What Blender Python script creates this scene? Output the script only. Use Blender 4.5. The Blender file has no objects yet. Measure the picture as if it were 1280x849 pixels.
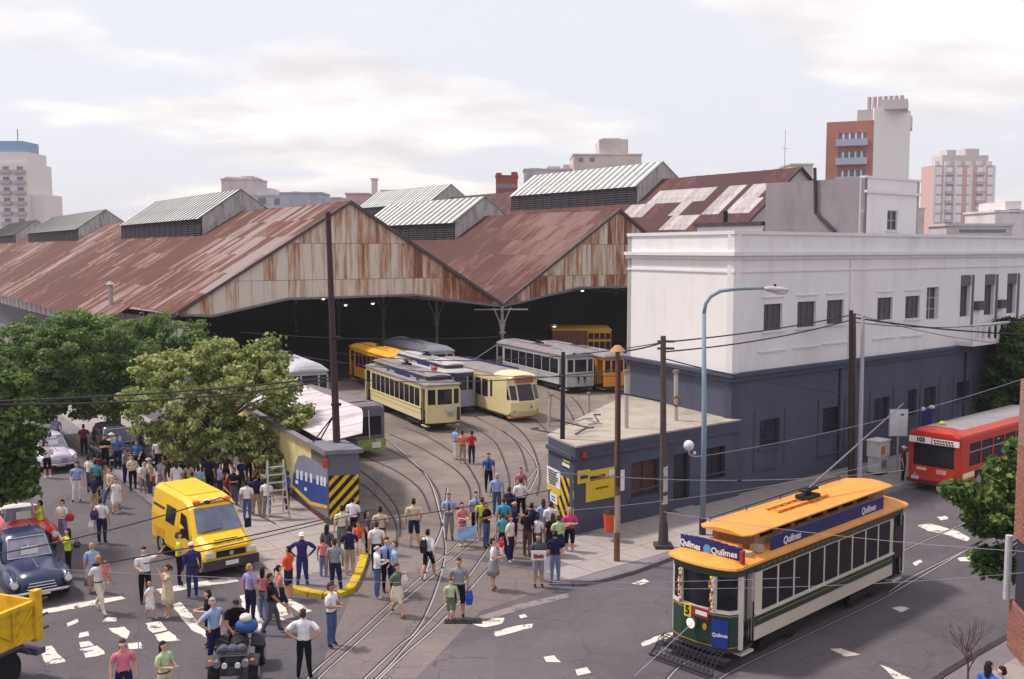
import bpy, bmesh, math, random
from mathutils import Vector, Matrix, noise
import numpy as np
R = random.Random(7)
scene = bpy.context.scene
COL = scene.collection
rad = math.radians

# ---------------------------------------------------------------- camera
F = 1282.0; CX = 640.0; CY = 424.5; CH = 10.8
PITCH = math.atan((CY - 312.0) / F)
cam = bpy.data.cameras.new('camera'); camo = bpy.data.objects.new('camera', cam); COL.objects.link(camo)
camo.location = (0, 0, CH); camo.rotation_euler = (math.pi/2 - PITCH, 0, 0)
cam.sensor_width = 36.0; cam.lens = 36.0 * F / 1280.0; cam.clip_end = 3000; cam.clip_start = 0.2
scene.camera = camo
scene.render.resolution_x = 1024; scene.render.resolution_y = 679
scene.render.engine = 'CYCLES'
scene.view_settings.view_transform = 'Standard'; scene.view_settings.look = 'None'
scene.view_settings.exposure = 0.38; scene.view_settings.gamma = 1.0

# ---------------------------------------------------------------- light
SUN_EL = rad(58); SUN_AZ = math.atan2(-0.85, 0.25)       # where the sun stands: left, a little behind the sheds
sd = Vector((math.sin(SUN_AZ)*math.cos(SUN_EL), math.cos(SUN_AZ)*math.cos(SUN_EL), math.sin(SUN_EL)))
sun = bpy.data.lights.new('sun', 'SUN'); sun.energy = 2.9; sun.angle = rad(6); sun.color = (1.0, .93, .82)
suno = bpy.data.objects.new('sun', sun); COL.objects.link(suno); suno.location = (-60, 10, 80)
suno.rotation_euler = sd.to_track_quat('Z', 'Y').to_euler()
world = bpy.data.worlds.new('World'); scene.world = world; world.use_nodes = True
nt = world.node_tree; nt.nodes.clear(); N = nt.nodes.new; Lk = nt.links.new
out = N('ShaderNodeOutputWorld'); bgs = N('ShaderNodeBackground'); bgc = N('ShaderNodeBackground'); mixw = N('ShaderNodeMixShader')
sky = N('ShaderNodeTexSky'); sky.sky_type = 'NISHITA'; sky.sun_disc = False; sky.sun_elevation = SUN_EL; sky.sun_rotation = SUN_AZ
sky.air_density = 1.0; sky.dust_density = 3.0
Lk(sky.outputs[0], bgs.inputs[0]); bgs.inputs[1].default_value = 0.10
tc = N('ShaderNodeTexCoord'); sp = N('ShaderNodeSeparateXYZ'); Lk(tc.outputs['Generated'], sp.inputs[0])
def mth(op, a, b=None, clamp=False):
    n = N('ShaderNodeMath'); n.operation = op; n.use_clamp = clamp
    for i, x in enumerate((a, b)):
        if x is None: continue
        if isinstance(x, (int, float)): n.inputs[i].default_value = x
        else: Lk(x, n.inputs[i])
    return n.outputs[0]
zz = mth('ADD', mth('MAXIMUM', sp.outputs[2], 0.0), 0.16)
cx_ = mth('DIVIDE', sp.outputs[0], zz); cy_ = mth('DIVIDE', sp.outputs[1], zz)
cmb = N('ShaderNodeCombineXYZ'); Lk(mth('MULTIPLY', cx_, 1.0), cmb.inputs[0]); Lk(mth('MULTIPLY', cy_, 1.15), cmb.inputs[1])
cmb.inputs[2].default_value = 3.7
nz = N('ShaderNodeTexNoise'); nz.inputs['Scale'].default_value = 0.8; nz.inputs['Detail'].default_value = 7; nz.inputs['Roughness'].default_value = .52
Lk(cmb.outputs[0], nz.inputs['Vector'])
cr = N('ShaderNodeMapRange'); cr.interpolation_type = 'SMOOTHSTEP'; cr.inputs[1].default_value = .45; cr.inputs[2].default_value = .55; Lk(nz.outputs[0], cr.inputs[0])
nz2 = N('ShaderNodeTexNoise'); nz2.inputs['Scale'].default_value = 1.9; nz2.inputs['Detail'].default_value = 5; Lk(cmb.outputs[0], nz2.inputs['Vector'])
ccol = N('ShaderNodeMix'); ccol.data_type = 'RGBA'
ccol.inputs[6].default_value = (.74, .70, .72, 1); ccol.inputs[7].default_value = (1.0, .945, .91, 1)
cr2 = N('ShaderNodeMapRange'); cr2.inputs[1].default_value = .35; cr2.inputs[2].default_value = .6; Lk(nz2.outputs[0], cr2.inputs[0]); Lk(cr2.outputs[0], ccol.inputs[0])
veil = N('ShaderNodeMix'); veil.data_type = 'RGBA'; veil.inputs[6].default_value = (.74, .745, .81, 1); Lk(ccol.outputs[2], veil.inputs[7]); Lk(cr.outputs[0], veil.inputs[0])
Lk(veil.outputs[2], bgc.inputs[0]); bgc.inputs[1].default_value = .96
Lk(bgs.outputs[0], mixw.inputs[1]); Lk(bgc.outputs[0], mixw.inputs[2])
mixw.inputs[0].default_value = 0.88
Lk(mixw.outputs[0], out.inputs[0])

# ---------------------------------------------------------------- geometry of the place, measured from the photograph
SP, CP = math.sin(PITCH), math.cos(PITCH)
def ray(px, py):
    u = (px - CX) / F; v = (CY - py) / F
    return Vector((u, CP + v*SP, -SP + v*CP))
def W(px, py, h=0.0):
    d = ray(px, py); t = (h - CH) / d.z
    return Vector((d.x*t, d.y*t, h))
def onplane(px, py, P, D):          # hit with the vertical plane through P along D -> (distance along D, height)
    d = ray(px, py)
    det = d.x*(-D[1]) + d.y*D[0]
    t = (P[0]*(-D[1]) + P[1]*D[0]) / det
    x, y = d.x*t, d.y*t
    return ((x-P[0])*D[0] + (y-P[1])*D[1], CH + d.z*t)

# ---------------------------------------------------------------- materials
def lin(c):
    c /= 255.0
    return c/12.92 if c <= .04045 else ((c+.055)/1.055)**2.4
def C3(r, g, b): return (lin(r), lin(g), lin(b), 1)
MC = {}
def mat(rgb, rough=.8, metal=0.0, var=.12, scale=3.0, bump=0.0, bscale=20.0, spec=.3, emit=0, coord='Object', rnd=0.0, dirt=None, dscale=1.0, streak=None):
    key = (rgb, rough, metal, var, scale, bump, bscale, spec, emit, coord, rnd, dirt, dscale, streak)
    if key in MC: return MC[key]
    m = bpy.data.materials.new('mat_%d' % len(MC)); m.use_nodes = True; MC[key] = m
    t = m.node_tree; b = t.nodes['Principled BSDF']
    col = C3(*rgb); b.inputs['Roughness'].default_value = rough; b.inputs['Metallic'].default_value = metal
    b.inputs['Specular IOR Level'].default_value = spec
    tcn = t.nodes.new('ShaderNodeTexCoord'); src = tcn.outputs[coord]
    if streak:
        mp = t.nodes.new('ShaderNodeMapping'); mp.inputs['Scale'].default_value = streak; t.links.new(src, mp.inputs[0]); src = mp.outputs[0]
    n = t.nodes.new('ShaderNodeTexNoise'); n.inputs['Scale'].default_value = scale; n.inputs['Detail'].default_value = 5; n.inputs['Roughness'].default_value = .65
    t.links.new(src, n.inputs['Vector'])
    hs = t.nodes.new('ShaderNodeHueSaturation'); hs.inputs['Color'].default_value = col
    mr = t.nodes.new('ShaderNodeMapRange'); mr.inputs[1].default_value = .3; mr.inputs[2].default_value = .7
    mr.inputs[3].default_value = 1-var; mr.inputs[4].default_value = 1+var
    t.links.new(n.outputs[0], mr.inputs[0]); last = mr.outputs[0]
    if rnd:
        oi = t.nodes.new('ShaderNodeObjectInfo'); m2 = t.nodes.new('ShaderNodeMapRange'); m2.inputs[3].default_value = 1-rnd; m2.inputs[4].default_value = 1+rnd
        t.links.new(oi.outputs['Random'], m2.inputs[0]); mm = t.nodes.new('ShaderNodeMath'); mm.operation = 'MULTIPLY'
        t.links.new(last, mm.inputs[0]); t.links.new(m2.outputs[0], mm.inputs[1]); last = mm.outputs[0]
    t.links.new(last, hs.inputs['Value']); cout = hs.outputs[0]
    if dirt:
        n3 = t.nodes.new('ShaderNodeTexNoise'); n3.inputs['Scale'].default_value = dscale; n3.inputs['Detail'].default_value = 8; n3.inputs['Roughness'].default_value = .7
        t.links.new(src, n3.inputs['Vector'])
        m3 = t.nodes.new('ShaderNodeMapRange'); m3.inputs[1].default_value = .5; m3.inputs[2].default_value = .72; t.links.new(n3.outputs[0], m3.inputs[0])
        mx = t.nodes.new('ShaderNodeMix'); mx.data_type = 'RGBA'; t.links.new(m3.outputs[0], mx.inputs[0]); t.links.new(cout, mx.inputs[6]); mx.inputs[7].default_value = C3(*dirt)
        cout = mx.outputs[2]
    t.links.new(cout, b.inputs['Base Color'])
    if bump:
        n2 = t.nodes.new('ShaderNodeTexNoise'); n2.inputs['Scale'].default_value = bscale; n2.inputs['Detail'].default_value = 6
        t.links.new(src, n2.inputs['Vector']); bp = t.nodes.new('ShaderNodeBump'); bp.inputs['Strength'].default_value = bump; bp.inputs['Distance'].default_value = .02
        t.links.new(n2.outputs[0], bp.inputs['Height']); t.links.new(bp.outputs[0], b.inputs['Normal'])
    if emit:
        b.inputs['Emission Color'].default_value = col; b.inputs['Emission Strength'].default_value = emit
    return m
def paint(*rgb): return mat(rgb, rough=.35, var=.06, scale=1.5, spec=.5)
def metal(*rgb): return mat(rgb, rough=.45, metal=.6, var=.15, scale=6)
def cloth(*rgb): return mat(rgb, rough=.9, var=.16, scale=9, spec=.1, bump=.7, bscale=11)

def rust_mat(name, base, rust, dark, bias, sx=1.0, axis=(1, 1, 1), amount=1.0, coord='Object', big=1.3):
    """corrugated sheet: galvanised grey to rust, each sheet with its own share of rust, streaks down the sheet"""
    m = bpy.data.materials.new(name); m.use_nodes = True; t = m.node_tree; b = t.nodes['Principled BSDF']; L = t.links.new
    g = t.nodes.new('ShaderNodeNewGeometry'); oi = t.nodes.new('ShaderNodeObjectInfo')
    a = t.nodes.new('ShaderNodeMath'); a.operation = 'ADD'; L(g.outputs['Random Per Island'], a.inputs[0]); L(oi.outputs['Random'], a.inputs[1])
    fr = t.nodes.new('ShaderNodeMath'); fr.operation = 'FRACT'; L(a.outputs[0], fr.inputs[0])
    mp = t.nodes.new('ShaderNodeMapping'); mp.inputs['Scale'].default_value = axis
    tcn = t.nodes.new('ShaderNodeTexCoord'); L(tcn.outputs[coord], mp.inputs[0])
    cmbn = t.nodes.new('ShaderNodeCombineXYZ'); L(fr.outputs[0], cmbn.inputs[2])
    sc = t.nodes.new('ShaderNodeVectorMath'); sc.operation = 'SCALE'; sc.inputs['Scale'].default_value = 37.0; L(cmbn.outputs[0], sc.inputs[0])
    ad = t.nodes.new('ShaderNodeVectorMath'); L(mp.outputs[0], ad.inputs[0]); L(sc.outputs[0], ad.inputs[1])
    n = t.nodes.new('ShaderNodeTexNoise'); n.inputs['Scale'].default_value = sx; n.inputs['Detail'].default_value = 7; n.inputs['Roughness'].default_value = .7; L(ad.outputs[0], n.inputs['Vector'])
    n2 = t.nodes.new('ShaderNodeTexNoise'); n2.inputs['Scale'].default_value = .055; n2.inputs['Detail'].default_value = 3; L(g.outputs['Position'], n2.inputs['Vector'])
    s1 = t.nodes.new('ShaderNodeMath'); s1.operation = 'MULTIPLY_ADD'; L(fr.outputs[0], s1.inputs[0]); s1.inputs[1].default_value = .42*amount; L(n.outputs[0], s1.inputs[2])
    s2 = t.nodes.new('ShaderNodeMath'); s2.operation = 'MULTIPLY_ADD'; L(n2.outputs[0], s2.inputs[0]); s2.inputs[1].default_value = big; L(s1.outputs[0], s2.inputs[2])
    s3 = t.nodes.new('ShaderNodeMath'); s3.operation = 'ADD'; L(s2.outputs[0], s3.inputs[0]); s3.inputs[1].default_value = bias
    rp = t.nodes.new('ShaderNodeValToRGB'); L(s3.outputs[0], rp.inputs[0]); e = rp.color_ramp.elements
    e[0].position = .72; e[0].color = C3(*base); e[1].position = 1.0; e[1].color = C3(*dark)
    x = e.new(.84); x.color = C3(*[(base[i]*.5+rust[i]*.5) for i in range(3)]); x = e.new(.92); x.color = C3(*rust)
    # shift so ramp works around 1
    sh = t.nodes.new('ShaderNodeMath'); sh.operation = 'SUBTRACT'; L(s3.outputs[0], sh.inputs[0]); sh.inputs[1].default_value = .42; L(sh.outputs[0], rp.inputs[0])
    L(rp.outputs[0], b.inputs['Base Color']); b.inputs['Roughness'].default_value = .75; b.inputs['Specular IOR Level'].default_value = .25
    return m

def ground_mat(name, a, b_, c, crack, cs=.5, patch=.12, edge=.012):
    """paving: broad tone patches, fine grain, stains, and a net of cracks or joints"""
    m = bpy.data.materials.new(name); m.use_nodes = True; t = m.node_tree; L = t.links.new; bs = t.nodes['Principled BSDF']; g = t.nodes.new('ShaderNodeNewGeometry')
    def noise_(sc, det=6, ro=.65):
        n = t.nodes.new('ShaderNodeTexNoise'); n.inputs['Scale'].default_value = sc; n.inputs['Detail'].default_value = det; n.inputs['Roughness'].default_value = ro; L(g.outputs['Position'], n.inputs['Vector']); return n
    def ramp(src, lo, hi):
        r = t.nodes.new('ShaderNodeMapRange'); r.inputs[1].default_value = lo; r.inputs[2].default_value = hi; L(src, r.inputs[0]); return r.outputs[0]
    def mixc(f, x, y):
        q = t.nodes.new('ShaderNodeMix'); q.data_type = 'RGBA'; L(f, q.inputs[0]); [L(v_, q.inputs[i]) if hasattr(v_, 'links') else setattr(q.inputs[i], 'default_value', v_) for i, v_ in ((6, x), (7, y))]; return q.outputs[2]
    o = mixc(ramp(noise_(.22, 8, .7).outputs[0], .4, .6), C3(*a), C3(*b_))
    vo = t.nodes.new('ShaderNodeTexVoronoi'); vo.inputs['Scale'].default_value = patch; L(g.outputs['Position'], vo.inputs['Vector']); sepc = t.nodes.new('ShaderNodeSeparateColor'); L(vo.outputs['Color'], sepc.inputs[0])
    hs = t.nodes.new('ShaderNodeHueSaturation'); L(o, hs.inputs['Color']); mr = t.nodes.new('ShaderNodeMapRange'); mr.inputs[3].default_value = .9; mr.inputs[4].default_value = 1.1; L(sepc.outputs[0], mr.inputs[0])
    fine = t.nodes.new('ShaderNodeMapRange'); fine.inputs[1].default_value = .3; fine.inputs[2].default_value = .7; fine.inputs[3].default_value = .82; fine.inputs[4].default_value = 1.18; L(noise_(6, 8, .8).outputs[0], fine.inputs[0])
    mu = t.nodes.new('ShaderNodeMath'); mu.operation = 'MULTIPLY'; L(mr.outputs[0], mu.inputs[0]); L(fine.outputs[0], mu.inputs[1]); L(mu.outputs[0], hs.inputs['Value'])
    o = mixc(ramp(noise_(.9, 9, .75).outputs[0], .58, .72), hs.outputs[0], C3(*c))
    nd = noise_(1.5, 4); ad = t.nodes.new('ShaderNodeVectorMath'); ad.operation = 'MULTIPLY_ADD'; L(nd.outputs['Color'], ad.inputs[0]); ad.inputs[1].default_value = (.9, .9, 0); L(g.outputs['Position'], ad.inputs[2])
    v2 = t.nodes.new('ShaderNodeTexVoronoi'); v2.feature = 'DISTANCE_TO_EDGE'; v2.inputs['Scale'].default_value = cs; L(ad.outputs[0], v2.inputs['Vector'])
    cm = t.nodes.new('ShaderNodeMapRange'); cm.inputs[1].default_value = 0; cm.inputs[2].default_value = edge; cm.inputs[3].default_value = .75; cm.inputs[4].default_value = 0; L(v2.outputs['Distance'], cm.inputs[0])
    o = mixc(cm.outputs[0], o, C3(*crack)); L(o, bs.inputs['Base Color']); bs.inputs['Roughness'].default_value = .85
    bp = t.nodes.new('ShaderNodeBump'); bp.inputs['Strength'].default_value = .5; bp.inputs['Distance'].default_value = .02; L(noise_(14).outputs[0], bp.inputs['Height']); L(bp.outputs[0], bs.inputs['Normal']); return m

def glass_mat(tint=(40, 42, 55), k=.45, rough=.08):
    key = ('glass', tint, k)
    if key in MC: return MC[key]
    m = bpy.data.materials.new('glass'); m.use_nodes = True; t = m.node_tree; t.nodes.clear(); MC[key] = m
    o = t.nodes.new('ShaderNodeOutputMaterial'); tr = t.nodes.new('ShaderNodeBsdfTransparent'); tr.inputs[0].default_value = C3(150, 150, 160)
    pr = t.nodes.new('ShaderNodeBsdfPrincipled'); pr.inputs['Base Color'].default_value = C3(*tint); pr.inputs['Roughness'].default_value = rough
    mx = t.nodes.new('ShaderNodeMixShader'); mx.inputs[0].default_value = k
    t.links.new(tr.outputs[0], mx.inputs[1]); t.links.new(pr.outputs[0], mx.inputs[2]); t.links.new(mx.outputs[0], o.inputs[0])
    return m
GLASS = glass_mat((38, 36, 48), .6); DGLASS = mat((26, 25, 38), rough=.15, var=.3, scale=2, spec=.5)
TYRE = mat((28, 26, 30), rough=.8, var=.1); CHROME = mat((190, 190, 196), rough=.2, metal=.9, var=.05)
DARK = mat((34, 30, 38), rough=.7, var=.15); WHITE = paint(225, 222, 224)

# ---------------------------------------------------------------- mesh builder
class MB:
    def __init__(s): s.v = []; s.f = []; s.m = []
    def add(s, vs, fs, mi=0, M=None):
        o = len(s.v)
        for v in vs:
            v = Vector(v)
            s.v.append(tuple(M @ v) if M else tuple(v))
        for f in fs: s.f.append(tuple(i+o for i in f)); s.m.append(mi)
        return s
    def box(s, x0, x1, y0, y1, z0, z1, mi=0, M=None):
        vs = [(x, y, z) for z in (z0, z1) for x, y in ((x0, y0), (x1, y0), (x1, y1), (x0, y1))]
        return s.add(vs, [(3, 2, 1, 0), (4, 5, 6, 7), (0, 1, 5, 4), (1, 2, 6, 5), (2, 3, 7, 6), (3, 0, 4, 7)], mi, M)
    def prism(s, poly, z0, z1, mi=0, M=None):
        n = len(poly); a = sum(poly[i][0]*poly[(i+1) % n][1]-poly[(i+1) % n][0]*poly[i][1] for i in range(n))
        if a < 0: poly = poly[::-1]
        z0f = z0 if callable(z0) else (lambda p: z0); z1f = z1 if callable(z1) else (lambda p: z1)
        vs = [(p[0], p[1], z0f(p)) for p in poly] + [(p[0], p[1], z1f(p)) for p in poly]
        fs = [tuple(range(n))[::-1], tuple(range(n, 2*n))] + [(i, (i+1) % n, (i+1) % n+n, i+n) for i in range(n)]
        return s.add(vs, fs, mi, M)
    def cyl(s, p0, p1, r0, r1=None, n=8, mi=0, cap=True):
        r1 = r0 if r1 is None else r1
        p0, p1 = Vector(p0), Vector(p1); d = (p1-p0).normalized()
        a = d.orthogonal().normalized(); b = d.cross(a)
        vs = [];
        for p, r in ((p0, r0), (p1, r1)):
            for i in range(n): t = 2*math.pi*i/n; vs.append(p+a*math.cos(t)*r+b*math.sin(t)*r)
        fs = [(i, (i+1) % n, (i+1) % n+n, i+n) for i in range(n)]
        if cap: fs += [tuple(range(n))[::-1], tuple(range(n, 2*n))]
        return s.add(vs, fs, mi)
    def tube(s, pts, r, n=6, mi=0):
        pts = [Vector(p) for p in pts]; vs = []; k = len(pts); up = None
        for j, p in enumerate(pts):
            d = (pts[min(j+1, k-1)]-pts[max(j-1, 0)]).normalized()
            if up is None: up = d.orthogonal().normalized()
            a = (up - d*up.dot(d)).normalized(); up = a; b = d.cross(a)
            rr = r[j] if isinstance(r, (list, tuple)) else r
            for i in range(n): t = 2*math.pi*i/n; vs.append(p+a*math.cos(t)*rr+b*math.sin(t)*rr)
        fs = [(j*n+i, j*n+(i+1) % n, (j+1)*n+(i+1) % n, (j+1)*n+i) for j in range(k-1) for i in range(n)]
        fs += [tuple(range(n))[::-1], tuple(range((k-1)*n, k*n))]
        return s.add(vs, fs, mi)
    def ell(s, c, r, nu=12, nv=8, mi=0, M=None, v0=0.0, v1=1.0):
        vs = []; fs = []
        for j in range(nv+1):
            ph = math.pi*(v0+(v1-v0)*j/nv)
            for i in range(nu):
                t = 2*math.pi*i/nu
                vs.append((c[0]+r[0]*math.sin(ph)*math.cos(t), c[1]+r[1]*math.sin(ph)*math.sin(t), c[2]+r[2]*math.cos(ph)))
        for j in range(nv):
            for i in range(nu): fs.append((j*nu+i, (j+1)*nu+i, (j+1)*nu+(i+1) % nu, j*nu+(i+1) % nu))
        return s.add(vs, fs, mi, M)
    def loft(s, rings, mi=0, cap=True, closed=True):
        n = len(rings[0]); o = len(s.v); s.v += [tuple(p) for r in rings for p in r]
        for j in range(len(rings)-1):
            for i in range(n if closed else n-1):
                s.f.append((o+j*n+i, o+j*n+(i+1) % n, o+(j+1)*n+(i+1) % n, o+(j+1)*n+i)); s.m.append(mi)
        if cap:
            s.f.append(tuple(o+i for i in range(n))[::-1]); s.m.append(mi)
            s.f.append(tuple(o+(len(rings)-1)*n+i for i in range(n))); s.m.append(mi)
        return s
    def panel(s, p0, p1, z0, z1, t, holes=(), mi=0, zt=None):
        """upright wall from p0 to p1, outer face on the right hand side of p0->p1, real openings with reveals"""
        p0 = Vector((p0[0], p0[1])); p1 = Vector((p1[0], p1[1])); L = (p1-p0).length; d = (p1-p0)/L; nrm = Vector((d.y, -d.x))
        us = sorted({0, L} | {min(max(h[i], 0), L) for h in holes for i in (0, 1)}); vs_ = sorted({z0, z1} | {min(max(h[i], z0), z1) for h in holes for i in (2, 3)})
        def solid(i, j):
            if i < 0 or j < 0 or i >= len(us)-1 or j >= len(vs_)-1: return False
            u = (us[i]+us[i+1])/2; v = (vs_[j]+vs_[j+1])/2
            return not any(h[0] < u < h[1] and h[2] < v < h[3] for h in holes)
        def P(u, v, k):
            q = p0+d*u-nrm*(t*k); return (q.x, q.y, v)
        for i in range(len(us)-1):
            for j in range(len(vs_)-1):
                if not solid(i, j): continue
                a, b, c, e = us[i], us[i+1], vs_[j], vs_[j+1]
                s.add([P(a, c, 0), P(b, c, 0), P(b, e, 0), P(a, e, 0)], [(0, 1, 2, 3)], mi)
                s.add([P(a, c, 1), P(b, c, 1), P(b, e, 1), P(a, e, 1)], [(3, 2, 1, 0)], mi)
                if not solid(i-1, j): s.add([P(a, c, 0), P(a, c, 1), P(a, e, 1), P(a, e, 0)], [(3, 2, 1, 0)], mi)
                if not solid(i+1, j): s.add([P(b, c, 0), P(b, c, 1), P(b, e, 1), P(b, e, 0)], [(0, 1, 2, 3)], mi)
                if not solid(i, j-1): s.add([P(a, c, 0), P(b, c, 0), P(b, c, 1), P(a, c, 1)], [(3, 2, 1, 0)], mi)
                if not solid(i, j+1): s.add([P(a, e, 0), P(b, e, 0), P(b, e, 1), P(a, e, 1)], [(0, 1, 2, 3)], mi)
        return s
    def mesh(s, name, mats, smooth=False):
        me = bpy.data.meshes.new(name); me.from_pydata(s.v, [], s.f)
        for m in (mats if isinstance(mats, (list, tuple)) else [mats]): me.materials.append(m)
        if any(s.m): me.polygons.foreach_set('material_index', s.m)
        if smooth: me.polygons.foreach_set('use_smooth', [True]*len(s.f))
        me.update(); return me
    def build(s, name, mats, parent=None, smooth=False):
        return link(name, s.mesh(name, mats, smooth), parent)
def link(name, data, parent=None, loc=None, rz=None):
    o = bpy.data.objects.new(name, data); COL.objects.link(o)
    if parent: o.parent = parent
    if loc is not None: o.location = loc
    if rz is not None: o.rotation_euler = (0, 0, rz)
    return o
def tag(o, label=None, cat=None, group=None, kind=None):
    if label: o['label'] = label
    if cat: o['category'] = cat
    if group: o['group'] = group
    if kind: o['kind'] = kind
    return o
def thing(name, label, cat, loc=(0, 0, 0), rz=0, group=None):
    o = bpy.data.objects.new(name, None); COL.objects.link(o); o.location = loc; o.rotation_euler = (0, 0, rz); o.empty_display_size = .3
    return tag(o, label, cat, group)
def struct(mb, name, m, smooth=False): return tag(mb.build(name, m, None, smooth), kind='structure')
def kids(o): return [c for c in bpy.data.objects if c.parent == o]
def copy_tree(o, kidmap, parent=None):
    c = o.copy(); COL.objects.link(c)
    if parent: c.parent = parent
    for ch in kidmap.get(o, []): copy_tree(ch, kidmap, c)
    return c
def text(s, size, m, parent, loc, rot, name='lettering', shear=0.0, depth=.004, bold=0.0):
    cu = bpy.data.curves.new('t', 'FONT'); cu.body = s; cu.size = size; cu.align_x = 'CENTER'; cu.align_y = 'CENTER'; cu.extrude = depth; cu.shear = shear; cu.offset = bold
    cu.resolution_u = 2
    to = bpy.data.objects.new('t', cu); COL.objects.link(to)
    dg = bpy.context.evaluated_depsgraph_get(); me = bpy.data.meshes.new_from_object(to.evaluated_get(dg)); bpy.data.objects.remove(to)
    me.materials.clear(); me.materials.append(m); o = link(name, me, parent); o.location = loc; o.rotation_euler = rot
    return o
def yaw(v): return math.atan2(v[1], v[0])
# ---------------------------------------------------------------- ground, roads, pavements
S = Vector((.763, .647)); NN = Vector((-.647, .763))          # along the street wall, and into the block
G = Vector((.837, .547)); A = Vector((-.547, .837))           # across the sheds, and along them
C0 = Vector((-.93, 92.0))
asphalt = ground_mat('asphalt', (94, 86, 93), (80, 74, 82), (68, 62, 70), (54, 49, 56), .32, .11, .008)
gb = MB(); gb.add([(-900, -200, 0), (900, -200, 0), (900, 1500, 0), (-900, 1500, 0)], [(0, 1, 2, 3)])
struct(gb, 'ground', mat((110, 103, 108), var=.15, scale=.05, bump=.3))
def gpoly(pts): return [tuple(W(x, y).xy) for x, y in pts]
def sheet(poly, z, mb=None, mi=0):
    mb = mb or MB(); n = len(poly); a = sum(poly[i][0]*poly[(i+1) % n][1]-poly[(i+1) % n][0]*poly[i][1] for i in range(n))
    if a < 0: poly = poly[::-1]
    return mb.add([(p[0], p[1], z) for p in poly], [tuple(range(n))], mi)
road = struct(sheet([(-60, 8), (60, 8), (60, 50), (90, 130), (80, 135), (12, 52), (2, 42), (-6, 40), (-40, 95), (-70, 120), (-70, 20)], .006), 'road', asphalt)
yardp = gpoly([(452, 672), (560, 690), (676, 705), (700, 560), (790, 500)]) + [tuple(C0+G*30+A*90), tuple(C0-G*30+A*90), tuple(C0-G*30+A*2), (-13, 55)]
struct(sheet(yardp, .012), 'tram_yard_paving', ground_mat('yard_concrete', (128, 114, 108), (104, 93, 90), (80, 71, 72), (66, 58, 59), .30, .2, .012))
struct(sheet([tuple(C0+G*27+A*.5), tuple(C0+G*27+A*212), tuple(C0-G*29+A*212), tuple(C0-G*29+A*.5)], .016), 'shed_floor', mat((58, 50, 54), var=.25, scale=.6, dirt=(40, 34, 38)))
# darker patched strip of the gate mouth and the tarmac of the crossing
apron = struct(sheet(gpoly([(455, 676), (676, 716), (690, 735), (600, 765), (520, 849), (395, 849), (440, 742), (462, 705)]), .010), 'gate_apron', ground_mat('apron', (118, 106, 104), (104, 93, 94), (134, 122, 116), (74, 66, 68), .4, .25, .014))

def inpoly(p, poly):
    c = False; n = len(poly)
    for i in range(n):
        x0, y0 = poly[i]; x1, y1 = poly[(i+1) % n]
        if (y0 > p[1]) != (y1 > p[1]) and p[0] < (x1-x0)*(p[1]-y0)/(y1-y0)+x0: c = not c
    return c
def pavement(name, poly, kerbpts, ang, sz, m, kerbm, slabm, limit=290):
    p = struct(MB().prism(poly, -.05, .105), name, m)
    k = MB()
    pts = [Vector(q) for q in kerbpts]
    for a, b in zip(pts, pts[1:]):
        L = (b-a).length; n = max(1, round(L/1.0)); d = (b-a)/L; w = Vector((d.y, -d.x))*.09
        for i in range(n):
            q0 = a+d*(L*i/n+.008); q1 = a+d*(L*(i+1)/n-.008); z = .125+R.uniform(-.004, .004)
            kb = MB().prism([tuple(q0-w), tuple(q1-w), tuple(q1+w), tuple(q0+w)], -.05, z); kb.build('kerbstone', kerbm, p)
    u = Vector((math.cos(ang), math.sin(ang))); v = Vector((-u.y, u.x)); pl = [Vector(q) for q in poly]
    me = MB().box(-sz/2+.012, sz/2-.012, -sz/2+.012, sz/2-.012, -.03, .0).mesh('slab', slabm)
    us = [q.dot(u) for q in pl]; vs = [q.dot(v) for q in pl]; cells = []
    i0 = math.floor(min(us)/sz)
    for i in range(i0, math.ceil(max(us)/sz)+1):
        for j in range(math.floor(min(vs)/sz), math.ceil(max(vs)/sz)+1):
            c = u*(i*sz)+v*(j*sz)
            if all(inpoly(c+u*(sx*sz*.5)+v*(sy*sz*.5), poly) for sx in (-1, 1) for sy in (-1, 1)): cells.append(c)
    cells.sort(key=lambda c: c.length)
    for c in cells[:limit]:
        o = link('slab', me, p, (c.x, c.y, .117+R.uniform(-.003, .003)), ang)
        o.rotation_euler = (R.uniform(-.002, .002), R.uniform(-.002, .002), ang)
    return p
kerbm = mat((112, 104, 112), var=.2, scale=2, bump=.3); pavm = mat((120, 112, 120), var=.15, scale=1)
slabm = mat((156, 146, 144), var=.09, scale=1.3, bump=.35, bscale=15, coord='Object', rnd=.05, dirt=(128, 118, 118), dscale=1.5)
K = W(912, 623).xy                                            # street corner of the big building
wallS = W(720, 671).xy
rp = gpoly([(676, 700), (672, 722), (690, 731), (716, 732), (745, 729), (788, 718), (845, 697)])
far_k = Vector(rp[-1])+S*80
rpoly = rp + [tuple(far_k), tuple(K+S*84+NN*1), tuple(wallS+NN*1.0)]
pavement('pavement', rpoly, rp[1:]+[tuple(far_k)], yaw(S), 1.15, pavm, kerbm, slabm)
lp = gpoly([(130, 584), (153, 602), (204, 643), (262, 690), (330, 728), (373, 741), (405, 748), (437, 742), (452, 716), (457, 690)])
lpoly = lp + gpoly([(450, 664)]) + [tuple(W(356, 618).xy), tuple(W(356, 618).xy + A*40), tuple(Vector(lp[0])+A*40)]
lpav = pavement('pavement', lpoly, [tuple(Vector(lp[0])+A*40)]+lp[:5], yaw(A), 1.1, pavm, kerbm, slabm)
ykm = mat((196, 166, 34), rough=.6, var=.12, scale=3, dirt=(120, 105, 70), dscale=2)
yk = [Vector(q) for q in gpoly([(352, 737), (373, 741), (388, 745), (405, 747.5), (422, 747), (437, 741), (444, 730), (450, 716), (457, 694)])]
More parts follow.
